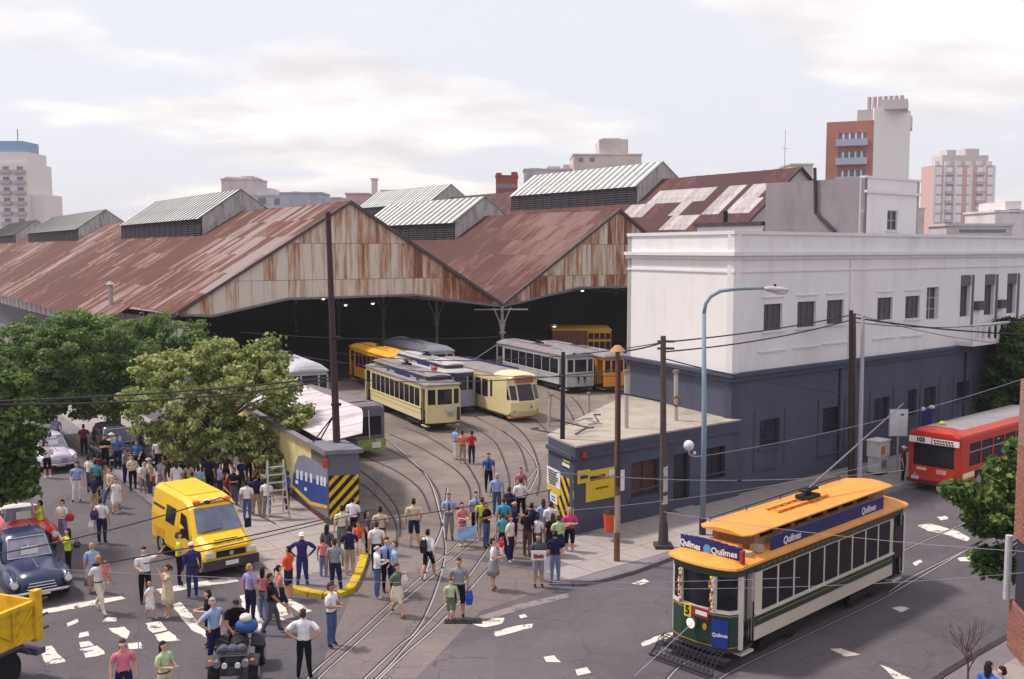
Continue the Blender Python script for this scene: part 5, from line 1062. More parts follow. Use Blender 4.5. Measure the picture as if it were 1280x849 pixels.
# ---------------------------------------------------------------- trams
def vtram(name, label, centre, head, L, w, P, hs=1.0, nwin=8, plat=1.15, hero=False, banner=True, clere=True, open_plat=True, fac=None, roof_arch=0.0, group=None, rails_=True, bow=.5, cat='tram'):
    """P: dict of materials body, band, frame, roof, clere, dash. local: front faces -Y"""
    t = thing(name, label, cat, (centre[0], centre[1], .02), math.atan2(head[0], -head[1]), group)
    yf, yr = -L/2, L/2; b0, b1 = yf+plat, yr-plat; z = lambda h: h*hs
    # side bodies
    wl = (b1-b0-.5)/nwin; hl = [(.3+i*wl+.05, .3+(i+1)*wl-.03, z(1.2), z(2.18)) for i in range(nwin)]
    for s in (1, -1):
        p, q = ((s*w, b0), (s*w, b1)) if s > 0 else ((s*w, b1), (s*w, b0))
        hh = [(a+(0 if s > 0 else -.1+.1), b, c, d) for a, b, c, d in hl]
        so = MB().panel(p, q, z(.5), z(2.22), .06, hh).build('side_panel', P['body'], t)
        for a, b, c, d in hh:
            y0, y1 = (b0+a, b0+b) if s > 0 else (b1-b, b1-a)
            MB().box(s*w-.035*(s > 0)-.0, s*w+.035*(s < 0)+.0, y0, y1, c, d).build('window_pane', P.get('glass', DGLASS if not hero else GLASS), so)
        x0, x1 = (w+.002, w+.02) if s > 0 else (-w-.02, -w-.002)
        MB().box(x0, x1, b0, b1, z(.86), z(1.1)).build('waist_band', P['band'], t); MB().box(x0, x1 if s > 0 else x1, b0, b1, z(2.222), z(2.42)).build('letter_board', P['top'], t)
        MB().box(min(x0, s*(w+.05)), max(x1, s*(w+.05)), b0, b1, z(1.13), z(1.19)).build('sill_rail', P['frame'], t)
        if hero:
            MB().box(min(x0, s*(w+.03)), max(x1, s*(w+.03)), b0+.1, b1-.1, z(1.0), z(1.012)).build('gold_line', mat((176, 140, 60)), t)
            for k in range(26): MB().box(*( (w+.02, w+.026) if s > 0 else (-w-.026, -w-.02)), b0+.25+k*(b1-b0-.5)/26, b0+.25+k*(b1-b0-.5)/26+.16, z(2.29), z(2.36)).build('gold_ornament', mat((120, 100, 56)), t)
    # bulkheads, floor, underframe, seats
    for y, nm in ((b0, 1), (b1, 0)):
        for s in (-1, 1): MB().box(min(s*w*.4, s*(w-.061)), max(s*w*.4, s*(w-.061)), y-.02, y+.04, z(.5), z(2.42)).build('bulkhead', P['frame'], t)
    MB().box(-w+.06, w-.06, b0, b1, z(.56), z(.62)).box(-w*.5, w*.5, b0+.6, b1-.6, .22, z(.56)).build('underframe', DARK, t)
    if hero:
        se = MB()
        for i in range(nwin-1):
            for s in (-1, 1): se.box(min(s*.3, s*(w-.1)), max(s*.3, s*(w-.1)), b0+.6+i*wl, b0+1.0+i*wl, .62, 1.02); se.box(min(s*.3, s*(w-.1)), max(s*.3, s*(w-.1)), b0+.98+i*wl, b0+1.04+i*wl, 1.02, 1.4)
        tag(se.build('seats', mat((96, 56, 44)), t), kind='stuff')
    for y in (b0+1.5, b1-1.5) if L > 8 else (0,):
        for dy in (-.7, .7):
            for s in (-1, 1): MB().cyl((s*(w-.32), y+dy, .36), (s*(w-.2), y+dy, .36), .36, n=14).build('wheel', DARK, t)
        MB().box(-w+.12, w-.12, y-1.0, y+1.0, .3, .5).box(-w+.05, -w+.15, y-1.1, y+1.1, .25, .42).box(w-.15, w-.05, y-1.1, y+1.1, .25, .42).build('truck_frame', DARK, t)
    # platforms
    n = 6
    for e in (-1, 1):
        ye = yf if e < 0 else yr
        pts = [(-w*math.cos(math.pi*i/n)*1.0, ye-e*(bow-bow*math.sin(math.pi*i/n)**.8)) for i in range(n+1)]
        if e > 0: pts = pts[::-1]
        dash = MB(); fr = MB(); top = MB()
        for i in range(n): dash.panel(pts[i], pts[i+1], z(.45), z(1.33), .05); top.panel(pts[i], pts[i+1], z(2.24), z(2.42), .05)
        do = dash.build('dash_panel', P['dash'], t, True)
        top.build('destination_band', P['top'], t)
        for i in range(n): fr.panel(pts[i], pts[i+1], z(1.33), z(1.42), .075)
        for i in (0, 2, 4, 6): x, y = pts[i]; fr.box(x-.055, x+.055, y-.055, y+.055, z(.45) if i in (0, 6) else z(1.42), z(2.24))
        fr.build('window_frame', P['frame'], t)
        g = MB()
        for i in range(n): g.panel((pts[i][0]*.98, pts[i][1]+.02*(-e)), (pts[i+1][0]*.98, pts[i+1][1]-.02*e), z(1.43), z(2.23), .012)
        g.build('windscreen', P.get('glass', DGLASS if not hero else GLASS), t)
        g = MB().prism([tuple(p) for p in pts]+[(w*.96 if e < 0 else -w*.96, b0 if e < 0 else b1), (-w*.96 if e < 0 else w*.96, b0 if e < 0 else b1)], z(.38), z(.45)); g.build('platform_floor', mat((70, 60, 58)) if hero else DARK, t)
        yb = b0 if e < 0 else b1; yy0, yy1 = sorted((ye-e*bow, yb))
        for s in (-1, 1):
            if open_plat:
                st = MB(); st.box(min(s*(w-.25), s*(w+.02)), max(s*(w-.25), s*(w+.02)), yy0+.06, yy1-.03, .26, .31).build('step', P['frame'], t)
                h_ = MB(); h_.cyl((s*w, yb+e*.06, z(.5)), (s*w, yb+e*.06, z(1.5)), .02, n=6); h_.cyl((s*w, yb+e*.4, z(.45)), (s*w, yb+e*.4, z(2.3)), .02, n=6)
                for k in range(4): h_.tube([(s*(w-.02), yy0+.08+k*.12, z(.45)), (s*(w-.02), yy0+.16+k*.12, z(1.1))], .012, 4); h_.tube([(s*(w-.02), yy0+.16+k*.12, z(.45)), (s*(w-.02), yy0+.08+k*.12, z(1.1))], .012, 4)
                h_.build('lattice_gate', DARK, t)
                MB().box(min(s*(w-.05), s*w), max(s*(w-.05), s*w), yy0, yy1, z(2.24), z(2.42)).build('header', P['top'], t)
            else:
                p, q = ((s*w, yy0), (s*w, yy1)) if s > 0 else ((s*w, yy1), (s*w, yy0)); MB().panel(p, q, z(.45), z(2.42), .05, [((yy1-yy0)*.2, (yy1-yy0)*.8, z(.6), z(2.2))]).build('side_panel', P['body'], t)
                MB().box(min(s*(w-.1), s*(w-.05)), max(s*(w-.1), s*(w-.05)), yy0+.05, yy1-.05, z(.6), z(2.2)).build('door', DGLASS, t)
    # roofs
    def outline(o, r): 
        pts = []
        for e in (-1, 1):
            for i in range(9): a = math.pi*i/8; pts.append((-(w+o)*math.cos(a)*e*-1*(-1 if e < 0 else 1)*1.0, 0)) if 0 else None
        k = 10; yo = L/2+o-bow
        front = [(-(w+o)*math.cos(math.pi*i/k), -yo-(bow)*math.sin(math.pi*i/k)**.8) for i in range(k+1)]
        return front+[(-x, -y) for x, y in front]
    def ring(o, zz, arch=0): return [Vector((x, y, zz+arch*(1-(x/(w+.2))**2))) for x, y in outline(o, 0)]
    rf = MB(); rf.loft([ring(.06, z(2.425)), ring(.10, z(2.45)), ring(.08, z(2.5), roof_arch*.3), ring(-.12, z(2.58), roof_arch*.7), ring(-.4, z(2.64), roof_arch)]); rf.build('roof', P['roof'], t, False)
    if clere:
        cw = w*.62; ca, cb = (b0+.5, b1-.0) if hero else (b0+.1, b1-.1); up = .2 if hero else 0
        cl = MB(); cl.panel((cw, ca), (cw, cb), z(2.55), z(2.84)+up, .04, [(.3+i*.9, 1.0+i*.9, z(2.66)+up, z(2.79)+up) for i in range(int((cb-ca-.5)/.9))]); cl.panel((-cw, cb), (-cw, ca), z(2.55), z(2.84)+up, .04); cl.panel((-cw, ca), (cw, ca), z(2.55), z(2.84)+up, .04); cl.panel((cw, cb), (-cw, cb), z(2.55), z(2.84)+up, .04)
        cl.build('clerestory', P['clere'], t); MB().box(-cw+.05, cw-.05, ca+.05, cb-.05, z(2.66)+up, z(2.79)+up).build('clerestory_glass', DGLASS, t)
        cr_ = [[(-cw-.16, y, z(2.845)), (-cw-.16, y, z(2.88)), (-cw*.6, y, z(2.93)), (0, y, z(2.95)), (cw*.6, y, z(2.93)), (cw+.16, y, z(2.88)), (cw+.16, y, z(2.845))] for y in (ca-.35, cb+.35)]
        cr_ = [[(x, y, zz+up) for x, y, zz in r] for r in cr_]
        MB().loft([[(x*.8, y-.18, zz-.01) for x, y, zz in cr_[0]], cr_[0], cr_[1], [(x*.8, y+.18, zz-.01) for x, y, zz in cr_[1]]]).build('clerestory_roof', P['roof'], t)
    zr = z(2.95)+(.2 if hero else 0) if clere else z(2.64)+roof_arch
    rk = MB()
    for x in (-.18, .18): rk.box(x-.04, x+.04, -1.5, 1.3, zr+.02, zr+.06)
    for k in range(8): rk.box(-.24, .24, -1.4+k*.36, -1.34+k*.36, zr-.02, zr+.02)
    rk.build('roof_walkway', P['roof'], t); bs = MB(); bs.box(-.22, .22, .1, .8, zr+.06, zr+.16).cyl((0, .45, zr+.1), (0, .45, zr+.34), .1, n=8).box(-.1, .1, .1, .9, zr+.26, zr+.32); bs.build('trolley_base', DARK, t)
    if rails_:
        rr = MB(); xx = -w*.6-.06; rr.tube([(xx, b0+.4, zr+.05), (xx, b1-.3, zr+.1)], .018, 5)
        for k in range(5): y = b0+.4+k*(b1-b0-.7)/4; rr.cyl((xx, y, zr-.08), (xx, y, zr+.1), .012, n=4)
        rr.build('roof_rail', DARK, t)
    if banner:
        bm_ = P.get('banner', mat((44, 46, 104), rough=.5)); 
        for s in (1, -1):
            x0, x1 = (w-.12, w-.09) if s > 0 else (-w+.09, -w+.12)
            bo = MB().box(x0, x1, b0+(.9 if hero else .6), b1-(.55 if hero else 3.2), z(2.50), z(2.80)+(.12 if hero else 0)).build('advert_board', bm_, t)
            for k in (.16, .84): text('Quilmes', .27*hs, wht, bo, (s*(w-.085), b0+.9+(b1-b0-1.4)*k if hero else b0+.6+(b1-b0-3.8)*k, z(2.65)+(.06 if hero else 0)), (rad(90), 0, rad(90)*s), shear=.25, bold=.006 if hero else 0)
    return t, dict(b0=b0, b1=b1, yf=yf, yr=yr, z=z, zr=zr, w=w, L=L)
green = paint(34, 62, 50); creamp = paint(212, 202, 186); orange = mat((220, 148, 66), rough=.5, var=.1, scale=1.6, dirt=(194, 134, 66), dscale=1.1)
hero, I = vtram('green_tram', 'dark green and cream vintage tram with orange roof turning in the foreground street', (8.47, 29.65), (-.717, -.697), 10.2, 1.03,
    dict(body=creamp, band=green, top=green, frame=paint(216, 208, 200), roof=orange, clere=mat((150, 120, 90), var=.3, scale=5), dash=green), hs=1.0, nwin=9, hero=True)
hero.scale = (1, 1, 1.07); gold = mat((176, 136, 62), rough=.5); yf = I['yf']; w = I['w']
bv = mat((44, 46, 104), rough=.5)
# arched front advert board
fb = MB(); n = 10; yb_ = yf+.62
arc = [(-.98+1.96*i/n, yb_-.16*(1-((i/n-.5)*2)**2)) for i in range(n+1)]
for i in range(n):
    h0 = .26+.12*math.sin(math.pi*i/n); fb.panel(arc[i], arc[i+1], 2.56, 2.56+.33+.10*math.sin(math.pi*(i+.5)/n), .03)
fbo = fb.build('front_advert_board', bv, hero)
text('Quilmes', .22, wht, fbo, (-.55, yb_-.165, 2.74), (rad(90), 0, rad(-9)), bold=.006); text('Quilmes', .22, wht, fbo, (.52, yb_-.165, 2.74), (rad(90), 0, rad(9)), bold=.006)
MB().cyl((0, yb_-.165, 2.73), (0, yb_-.18, 2.73), .12, n=16).build('emblem', mat((90, 150, 190)), fbo)
MB().box(.95, 1.03, yb_-.1, yb_+.04, 2.53, 2.86).build('end_cap', mat((150, 60, 56)), fbo)
MB().box(-.5, .5, yf+1.0, yf+1.35, 2.6, 2.78).build('ventilator_box', orange, hero)
MB().box(.62, .92, yf+1.5, yf+1.72, 2.62, 2.78).build('roof_vent', mat((176, 160, 140)), hero)
MB().cyl((.75, yf+1.15, 2.6), (.75, yf+1.15, 2.7), .18, .16, 10).build('roof_vent', mat((186, 160, 120)), hero)
hl_ = MB(); hl_.cyl((-.05, yf+.05, 1.02), (-.05, yf-.16, 1.0), .1, .15, 14).build('headlight', mat((110, 108, 116), rough=.3, metal=.5), hero)
MB().ell((-.05, yf-.165, 1.0), (.13, .03, .13), 12, 8).build('headlight_glass', mat((244, 226, 200), emit=.6), hero)
pl = MB().box(-.34, -.12, yf-.06, yf-.035, 1.1, 1.42).build('route_plate', paint(220, 200, 50), hero); text('5', .3, BLK, pl, (-.23, yf-.068, 1.26), (rad(90), 0, 0), bold=.01)
MB().box(-.12, .42, yf-.05, yf-.025, 1.16, 1.4).build('route_board', paint(150, 40, 44), hero); MB().box(.02, .38, yf-.062, yf-.051, 1.23, 1.33).build('lettering', wht, hero)
q = MB().box(.0, .42, -.012, .012, .5, 1.2).build('advert_panel', mat((36, 62, 140)), hero); q.location = (.50, yf+.0, 0); q.rotation_euler = (0, 0, rad(23)); tt = text('Quilmes', .12, wht, q, (.21, -.02, .82), (rad(90), 0, 0), bold=.004)
for a, bq in ((-.93, .30), (.18, .40)): pass
for x, yo, r in ((-.78, .22, -35), (.28, .0, 6)):
    MB().ell((0, 0, 0), (.07, .012, .09), 10, 6).build('gold_crest', gold, hero).location = (x, yf+yo-.045+.04, .95)
for i in range(2): # decorated window posts with ribbons and flowers
    x = (-.5, .5)[i]; rib = MB(); rs = random.Random(i)
    for k in range(12): rib.ell((x+rs.uniform(-.05, .05), yf-.005+.02-.07, 1.45+k*.07), (.05, .04, .05), 6, 4, k % 3)
    rib.build('ribbon_garland', [mat((190, 60, 56)), mat((214, 206, 210)), mat((196, 180, 60))], hero)
for z_ in (.5, 1.28): 
    g = MB(); 
    for i in range(6):
        a0_, a1_ = math.pi*i/6, math.pi*(i+1)/6; p = (-w*math.cos(a0_)*1.01, yf+.5-.5*math.sin(a0_)**.8-.012); q_ = (-w*math.cos(a1_)*1.01, yf+.5-.5*math.sin(a1_)**.8-.012)
        g.panel(p, q_, z_, z_+.02, .01)
    g.build('gold_line', gold, hero)
# lifeguard fender in front
fe = MB(); 
for i in range(15): x = -.95+1.9*i/14; fe.tube([(x, yf-.05, .5), (x, yf-.32, .44), (x, yf-.62, .12)], .012, 4)
for k in range(6): y_ = yf-.12-.1*k; zz = .5-.065*k if k > 1 else .5-.02*k; fe.tube([(-.96, y_, zz), (.96, y_, zz)], .012, 4)
for k in range(10): fe.tube([(-.96, yf-.1-.06*k, .14), (-.96+.0, yf-.1-.05*k, .48-.03*k)], .01, 4)
fe.tube([(-1.0, yf-.66, .1), (1.0, yf-.66, .1)], .04, 6); fe.box(-.98, .98, yf-.1, yf+.3, .16, .26)
fe.build('fender', mat((42, 36, 52)), hero)
# trolley pole up to the wire
tpole = MB().tube([(0, .5, I['zr']+.32), (.0, 6.6, I['zr']+2.1)], [.035, .018], 6).build('trolley_pole', mat((120, 116, 126)), hero)
MB().tube([(0, yf-.17, 1.0), (-.5, yf-1.9, .02)], .01, 4).build('trolley_rope', wirel, hero)
hx = MB()
for i in range(2): hx.tube([(w+.02, I['b1']+.1+i*.5, .5), (w+.02, I['b1']+.1+i*.5, 2.2)], .03, 6)
hx.box(w-.08, w+.05, I['b1']+.02, I['b1']+.5, 1.0, 1.9); hx.build('rear_platform_gear', mat((58, 46, 60)), hero)

cy = paint(224, 206, 158); gr = mat((150, 146, 160), var=.1, scale=2); ngl = dict()
greyroof = mat((132, 124, 130), var=.18, scale=1.5, dirt=(100, 90, 96), dscale=.8)
h1 = Vector((.44, -.9)).normalized()
def cen(front, head, L): return (front[0]-head[0]*L/2, front[1]-head[1]*L/2)
t1_, I1 = vtram('yard_tram', 'cream vintage tram with many windows and blue roof boards, nearest in the yard', cen((-4.0, 60.4), h1, 12.0), h1, 12.0, 1.05, dict(body=cy, band=cy, top=cy, frame=cy, roof=greyroof, clere=greyroof, dash=cy), hs=1.12, nwin=10, plat=1.2, bow=.25)
for x, s_, m_ in ((.1, '752', lett),): text(s_, .3, m_, t1_, (x+.25, I1['yf']-.06, .95), (rad(90), 0, 0))
MB().box(-.0, .75, I1['yf']-.045, I1['yf']-.03, 1.15, 1.5).build('number_board', mat((196, 196, 170)), t1_); MB().box(.8, .98, I1['yf']+.0, I1['yf']+.03, .6, 1.4).build('side_plate', mat((60, 60, 84)), t1_)
MB().box(1.08, 1.1, I1['b0']+.1, I1['b0']+1.0, .95, 1.25).build('advert_panel', mat((40, 52, 110)), t1_)
MB().box(.2, .5, -3.6, -3.3, 3.35, 3.55).build('roof_sign', mat((190, 70, 60)), t1_)
h2 = Vector((.46, -.888)).normalized(); lav = mat((150, 146, 168), var=.08)
vtram('yard_tram', 'lavender grey tram tucked between the two cream trams', cen((-3.4, 66.6), h1, 11.0), h1, 11.0, 1.05, dict(body=lav, band=lav, top=mat((60, 66, 110)), frame=lav, roof=mat((170, 166, 170), var=.1), clere=greyroof, dash=lav), hs=1.12, nwin=9, plat=1.1, bow=.2)
h4 = Vector((.42, -.907)).normalized(); gl_ = mat((178, 180, 180), var=.1, scale=1.5, dirt=(150, 146, 148), dscale=1)
t4, I4 = vtram('yard_tram', 'light grey tram with two dark horns on its front leaving the right opening', cen((5.15, 76.5), h4, 13), h4, 13.0, 1.12, dict(body=gl_, band=gl_, top=gl_, frame=mat((190, 190, 192)), roof=greyroof, clere=greyroof, dash=gl_), hs=1.14, nwin=7, plat=1.3, bow=.12, banner=False, clere=False, roof_arch=.15)
for x in (-.2, .35): MB().cyl((x, I4['yf']-.04, 1.15), (x, I4['yf']-.12, 1.2), .12, .05, 10).cyl((x, I4['yf']-.06, .75), (x, I4['yf']-.06, 1.15), .03, n=6).build('horn', DARK, t4)
MB().cyl((-.55, I4['yf']+.1, 2.95), (-.55, I4['yf']-.02, 2.95), .16, n=12).build('headlight', CHROME, t4); MB().box(.1, .9, I4['yf']-.02, I4['yf']+.1, 2.85, 3.08).build('destination_box', mat((130, 150, 190)), t4)
ora = paint(226, 150, 50)
vtram('yard_tram', 'orange tram behind the grey tram at the right opening', cen((7.95, 76.9), h4, 12), h4, 12.0, 1.08, dict(body=ora, band=ora, top=mat((190, 130, 80)), frame=ora, roof=greyroof, clere=greyroof, dash=ora), hs=1.1, nwin=7, plat=1.3, bow=.12, banner=False, clere=False, roof_arch=.15)
vtram('yard_tram', 'orange ended tram half hidden behind the front left cream tram', cen((-8.0, 75.5), h1, 10), h1, 10.0, 1.1, dict(body=ora, band=ora, top=paint(236, 176, 40), frame=ora, roof=paint(226, 166, 50), clere=greyroof, dash=ora), hs=1.16, nwin=7, plat=1.2, bow=.2, banner=False, clere=False, roof_arch=.1)
wg = mat((176, 176, 184), var=.1)
vtram('yard_tram', 'pale grey arched roof tram at the far left behind the leaning pole', cen((-13.4, 67.5), h1, 10), h1, 10.0, 1.2, dict(body=wg, band=wg, top=wg, frame=wg, roof=wg, clere=greyroof, dash=wg), hs=1.1, nwin=7, plat=1.1, bow=.05, banner=False, clere=False, roof_arch=.4)
vtram('yard_tram', 'grey arched roof tram deep in the left shed behind the cream trams', cen((-6.0, 84), h1, 10), h1, 10.0, 1.3, dict(body=wg, band=wg, top=wg, frame=wg, roof=wg, clere=greyroof, dash=wg), hs=.98, nwin=7, plat=1.1, bow=.05, banner=False, clere=False, roof_arch=.35)
# streamlined cream tram
def pcc():
    L, w = 12.0, 1.08; t = thing('streamlined_tram', 'streamlined cream tram with a raked windscreen and blue roof board mid yard', 'tram', (*cen((.95, 63.7), h2, L), .02), math.atan2(h2[0], -h2[1]))
    yf, yr = -L/2, L/2; hp = [(1.7, 2.45, .4, 2.45), (2.75, 3.1, 1.3, 2.4)]+[(3.4+i*1.05, 4.3+i*1.05, 1.2, 2.35) for i in range(7)]
    for s in (1, -1):
        H_ = hp if s > 0 else [(L-.7-b-0+.0, L-.7-a, c, d) for a, b, c, d in hp[1:]]
        p, q = ((w, yf+.7), (w, yr)) if s > 0 else ((-w, yr), (-w, yf+.7)); hs_ = [(a-.7, b-.7, c, d) for a, b, c, d in hp] if s > 0 else [(L-b, L-a, c, d) for a, b, c, d in hp[1:]]
        so = MB().panel(p, q, .35, 2.7, .06, hs_).build('side_panel', cy, t)
        for a, b, c, d in hs_:
            y0, y1 = (yf+.7+a, yf+.7+b) if s > 0 else (yr-b, yr-a); MB().box(*((w-.05, w-.03) if s > 0 else (-w+.03, -w+.05)), y0, y1, c, d).build('window_pane', DGLASS, so)
    def ring(x, y, z): return [(-x, y*.6, z), (-x*.86, y, z), (-x*.4, y-.18, z), (x*.4, y-.18, z), (x*.86, y, z), (x, y*.6, z)]
    prof = [(.35, .05, .9), (.7, -.1, .98), (1.25, -.06, 1.0), (1.3, -.04, 1.0), (2.35, .42, .95), (2.45, .44, .95), (2.75, .5, .9)]
    rows = [[(-w, yf+.72, z), (-w*.95*k, yf+.32+o, z), (-w*.55*k, yf+.06+o, z), (w*.55*k, yf+.06+o, z), (w*.95*k, yf+.32+o, z), (w, yf+.72, z)] for z, o, k in prof]
    fb = MB()
    for j in range(len(rows)-1):
        for i in range(5):
            gl = j == 3 and i in (1, 2, 3)
            fb.add([rows[j][i], rows[j][i+1], rows[j+1][i+1], rows[j+1][i]], [(0, 1, 2, 3)], 0)
            if j in (3,):
                c = [Vector(rows[j][i]), Vector(rows[j][i+1]), Vector(rows[j+1][i+1]), Vector(rows[j+1][i])]; m_ = sum(c, Vector())/4; nn_ = (c[1]-c[0]).cross(c[3]-c[0]).normalized()*.015
                if nn_.y > 0: nn_ = -nn_
                MB().add([m_+(v-m_)*(.92 if i == 2 else .82)+nn_ for v in c], [(0, 1, 2, 3)]).build('windscreen', DGLASS, t)
    fb.build('nose', cy, t); MB().panel((w, yr), (-w, yr), .35, 2.7, .06, [(.3, 1.8, 1.3, 2.3)]).build('rear_panel', cy, t)
    def rr(y, k, z=0): return [(-w*k, y, 2.7), (-w*.95*k, y, 2.85+z), (-w*.6*k, y, 3.0+z), (0, y, 3.04+z), (w*.6*k, y, 3.0+z), (w*.95*k, y, 2.85+z), (w*k, y, 2.7)]
    MB().loft([rr(yf+.55, .85, -.12), rr(yf+.9, 1), rr(yf+2.6, 1.0)]).build('front_cap', cy, t); MB().loft([rr(yf+2.61, .99), rr(yr, .99)]).build('roof', greyroof, t)
    MB().box(w-.05, w+.02, yf+3.2, yr-.6, 2.72, 3.05).build('advert_board', bv, t)
    MB().box(-.62, .62, yf+.32, yf+.6, 2.45, 2.78).build('destination_box', mat((150, 90, 90)), t); MB().box(-w+.05, w-.05, yf+.3, yf+.8, .22, .36).build('bumper', mat((196, 130, 70)), t)
    MB().prism([(w, yf+.7), (w, yr), (-w, yr), (-w, yf+.7), (-w*.9, yf+.35), (w*.9, yf+.35)], .36, .42).build('floor', DARK, t)
    text('4', .34, lett, t, (.25, yf-.08, .95), (rad(90), 0, 0)); MB().box(w+.002, w+.012, yf+1.15, yf+1.5, .8, 1.3).build('side_plate', mat((90, 90, 130)), t)
    for s in (-.75, .75): MB().ell((s, yf+.12, .75), (.12, .06, .12), 10, 6).build('headlight', CHROME, t)
    for y in (yf+2.6, yr-2.6):
        for dy in (-.8, .8):
            for s in (-1, 1): MB().cyl((s*.75, y+dy, .36), (s*.9, y+dy, .36), .36, n=12).build('wheel', DARK, t)
    MB().tube([(0, 2, 3.1), (.1, -1.8, 4.6)], .03, 5).build('trolley_pole', mat((150, 148, 156)), t)
pcc()
# ochre box wagon deep in the right opening
t = thing('ochre_wagon', 'ochre slatted tower wagon behind the orange tram in the right opening', 'wagon', (6.0, 97, 0), .0); t.scale = (.74, 1, .95); och = mat((186, 134, 50), var=.15)
MB().box(-2.9, 1.6, 0, 6, 1, 3.3).build('body', mat((96, 60, 50)), t)
for i in range(14): MB().box(-2.85+i*.32, -2.75+i*.32, -.06, 0, 1.0, 3.3).build('slat', mat((128, 84, 52)), t)
fr = MB(); fr.panel((1.6, -.1), (4.6, -.1), 1.0, 3.3, .1, [(.1+i*.73, .73+i*.73, .1+z0_, z1_) for i in range(4) for z0_, z1_ in ((1.1, 2.2), (2.35, 3.05))]); fr.build('window_frame', och, t); MB().box(1.65, 4.6, .1, 6, 1, 3.25).build('body', DARK, t)
MB().box(-3, 4.7, -.1, 6, 3.3, 3.42).build('roof', och, t)
for x in (-2, 0, 2.5, 4): MB().cyl((x, -.1, .5), (x, .05, .5), .5, n=12).build('wheel', DARK, t)
MB().box(-3, 4.7, .06, 6, .7, .99).build('chassis', DARK, t)

# ---------------------------------------------------------------- buses, van, cars
def wheel(parent, x, y, r, s, wd=.2, hub=CHROME):
    o = MB().cyl((x-wd/2, y, r), (x+wd/2, y, r), r, n=18).build('wheel', TYRE, parent)
    MB().cyl((x+s*wd/2, y, r), (x+s*(wd/2+.02), y, r), r*.55, r*.5, 14).build('hubcap', hub, o)
def bus(label, centre, head, L, w, H, body, roofm, roofedge, stripe, name='bus', hero=True):
    t = thing(name, label, 'bus', (*centre, 0), math.atan2(head[0], -head[1])); yf, yr = -L/2, L/2; zb, zs, zt = .38, 1.22, 2.25
    for s in (1, -1):
        hw = [(.9+i*1.25, 2.05+i*1.25, zs, zt) for i in range(int((L-1.5)/1.25))]
        if s < 0: hw = [(L-b, L-a, c, d) for a, b, c, d in hw]
        arch = [(1.5, 2.5, zb, .95), (L-2.8, L-1.8, zb, .95)]
        if s < 0: arch = [(L-b, L-a, c, d) for a, b, c, d in arch]
        p, q = ((w, yf+.12), (w, yr)) if s > 0 else ((-w, yr), (-w, yf+.12)); sh = .12 if s > 0 else 0
        hh = [(a-sh, b-sh, c, d) for a, b, c, d in hw+arch]
        so = MB().panel(p, q, zb, H-.32, .07, hh).build('side_panel', body, t)
        for a, b, c, d in hh[:len(hw)]:
            y0, y1 = (p[1]+a, p[1]+b) if s > 0 else (yr-b, yr-a); MB().box(*((w-.06, w-.03) if s > 0 else (-w+.03, -w+.06)), y0, y1, c, d).build('window_pane', GLASS, so)
            MB().box(*((w-.03, w-.005) if s > 0 else (-w+.005, -w+.03)), y0, y1, (c+d)/2+.1, (c+d)/2+.14).build('glazing_bar', mat((160, 150, 160)), so)
        x0, x1 = (w+.002, w+.014) if s > 0 else (-w-.014, -w-.002)
        if stripe: 
            MB().box(x0, x1, yf+2.6, yr-2.9, .74, 1.08).build('stripe', stripe, t); MB().box(x0, x1, yf+.3, yf+1.45, .74, .98).build('stripe', stripe, t)
            MB().box(*( (w+.015, w+.02) if s > 0 else (-w-.02, -w-.015)), yf+3.0, yf+5.0, 1.0, 1.16).build('stripe_yellow', mat((214, 160, 50)), t); MB().box(*((w+.016, w+.022) if s > 0 else (-w-.022, -w-.016)), yf+3.3, yf+4.8, .8, .98).build('side_box', DARK, t)
        for y in (yf+2.0, yr-2.3): wheel(t, s*(w-.16), y, .46, s, .26, mat((150, 130, 140)))
    fp_ = [(-w, yf+.12), (-w*.8, yf), (w*.8, yf), (w, yf+.12)]
    fr = MB()
    fr.panel(fp_[0], fp_[1], zb, H-.32, .06); fr.panel(fp_[1], fp_[2], zb, H-.32, .06, [(.02, w*1.6-.02, 1.15, 2.15)]); fr.panel(fp_[2], fp_[3], zb, H-.32, .06); MB().panel((w, yr), (-w, yr), zb, H-.32, .06, [(.4, 2*w-.4, 1.3, 2.1)]).build('rear_panel', body, t); fo = fr.build('front_panel', body, t)
    MB().box(-w*.79, w*.79, yf+.03, yf+.05, 1.16, 2.14).build('windscreen', GLASS, fo); MB().box(-.03, .03, yf+.0, yf+.06, 1.16, 2.14).build('screen_pillar', DARK, fo)
    if hero:
        db = MB().box(-w*.95, -.12, yf-.03, yf+.0, 2.17, 2.45).build('destination_sign', wht, t); text('103', .27, BLK, db, (-w*.5, yf-.036, 2.31), (rad(90), 0, 0), bold=.015)
        d2 = MB().box(-.06, w*.95, yf-.03, yf+.0, 2.17, 2.42).build('destination_sign', wht, t)
        for a, b_ in ((-.02, .3), (.34, .9), (.0, .5), (.55, .95)): pass
        for k in range(7): MB().box(.0+k*.13, .09+k*.13, yf-.038, yf-.031, 2.31, 2.39).build('lettering', lett, d2); MB().box(.03+k*.13, .12+k*.13, yf-.038, yf-.031, 2.2, 2.27).build('lettering', lett, d2)
        for x in (-.82, .82): MB().cyl((x, yf-.02, .68), (x, yf+.04, .68), .11, n=12).build('headlight', CHROME, t)
        MB().box(-.75, -.3, yf-.015, yf-.002, .95, 1.07).build('emblem', mat((216, 180, 170)), t); MB().box(.15, .6, yf-.015, yf-.002, .86, 1.06).build('emblem', mat((206, 150, 140)), t)
        MB().box(-w*.98, w*.98, yf-.08, yf+.05, .36, .52).build('bumper', mat((90, 40, 44)), t); MB().box(-.95, -.6, yf-.1, yf-.082, .52, .66).build('number_plate', mat((190, 186, 196)), t)
        MB().box(-.7, .7, yf-.01, yf+.0, .6, .66).build('grille', mat((180, 80, 70)), t)
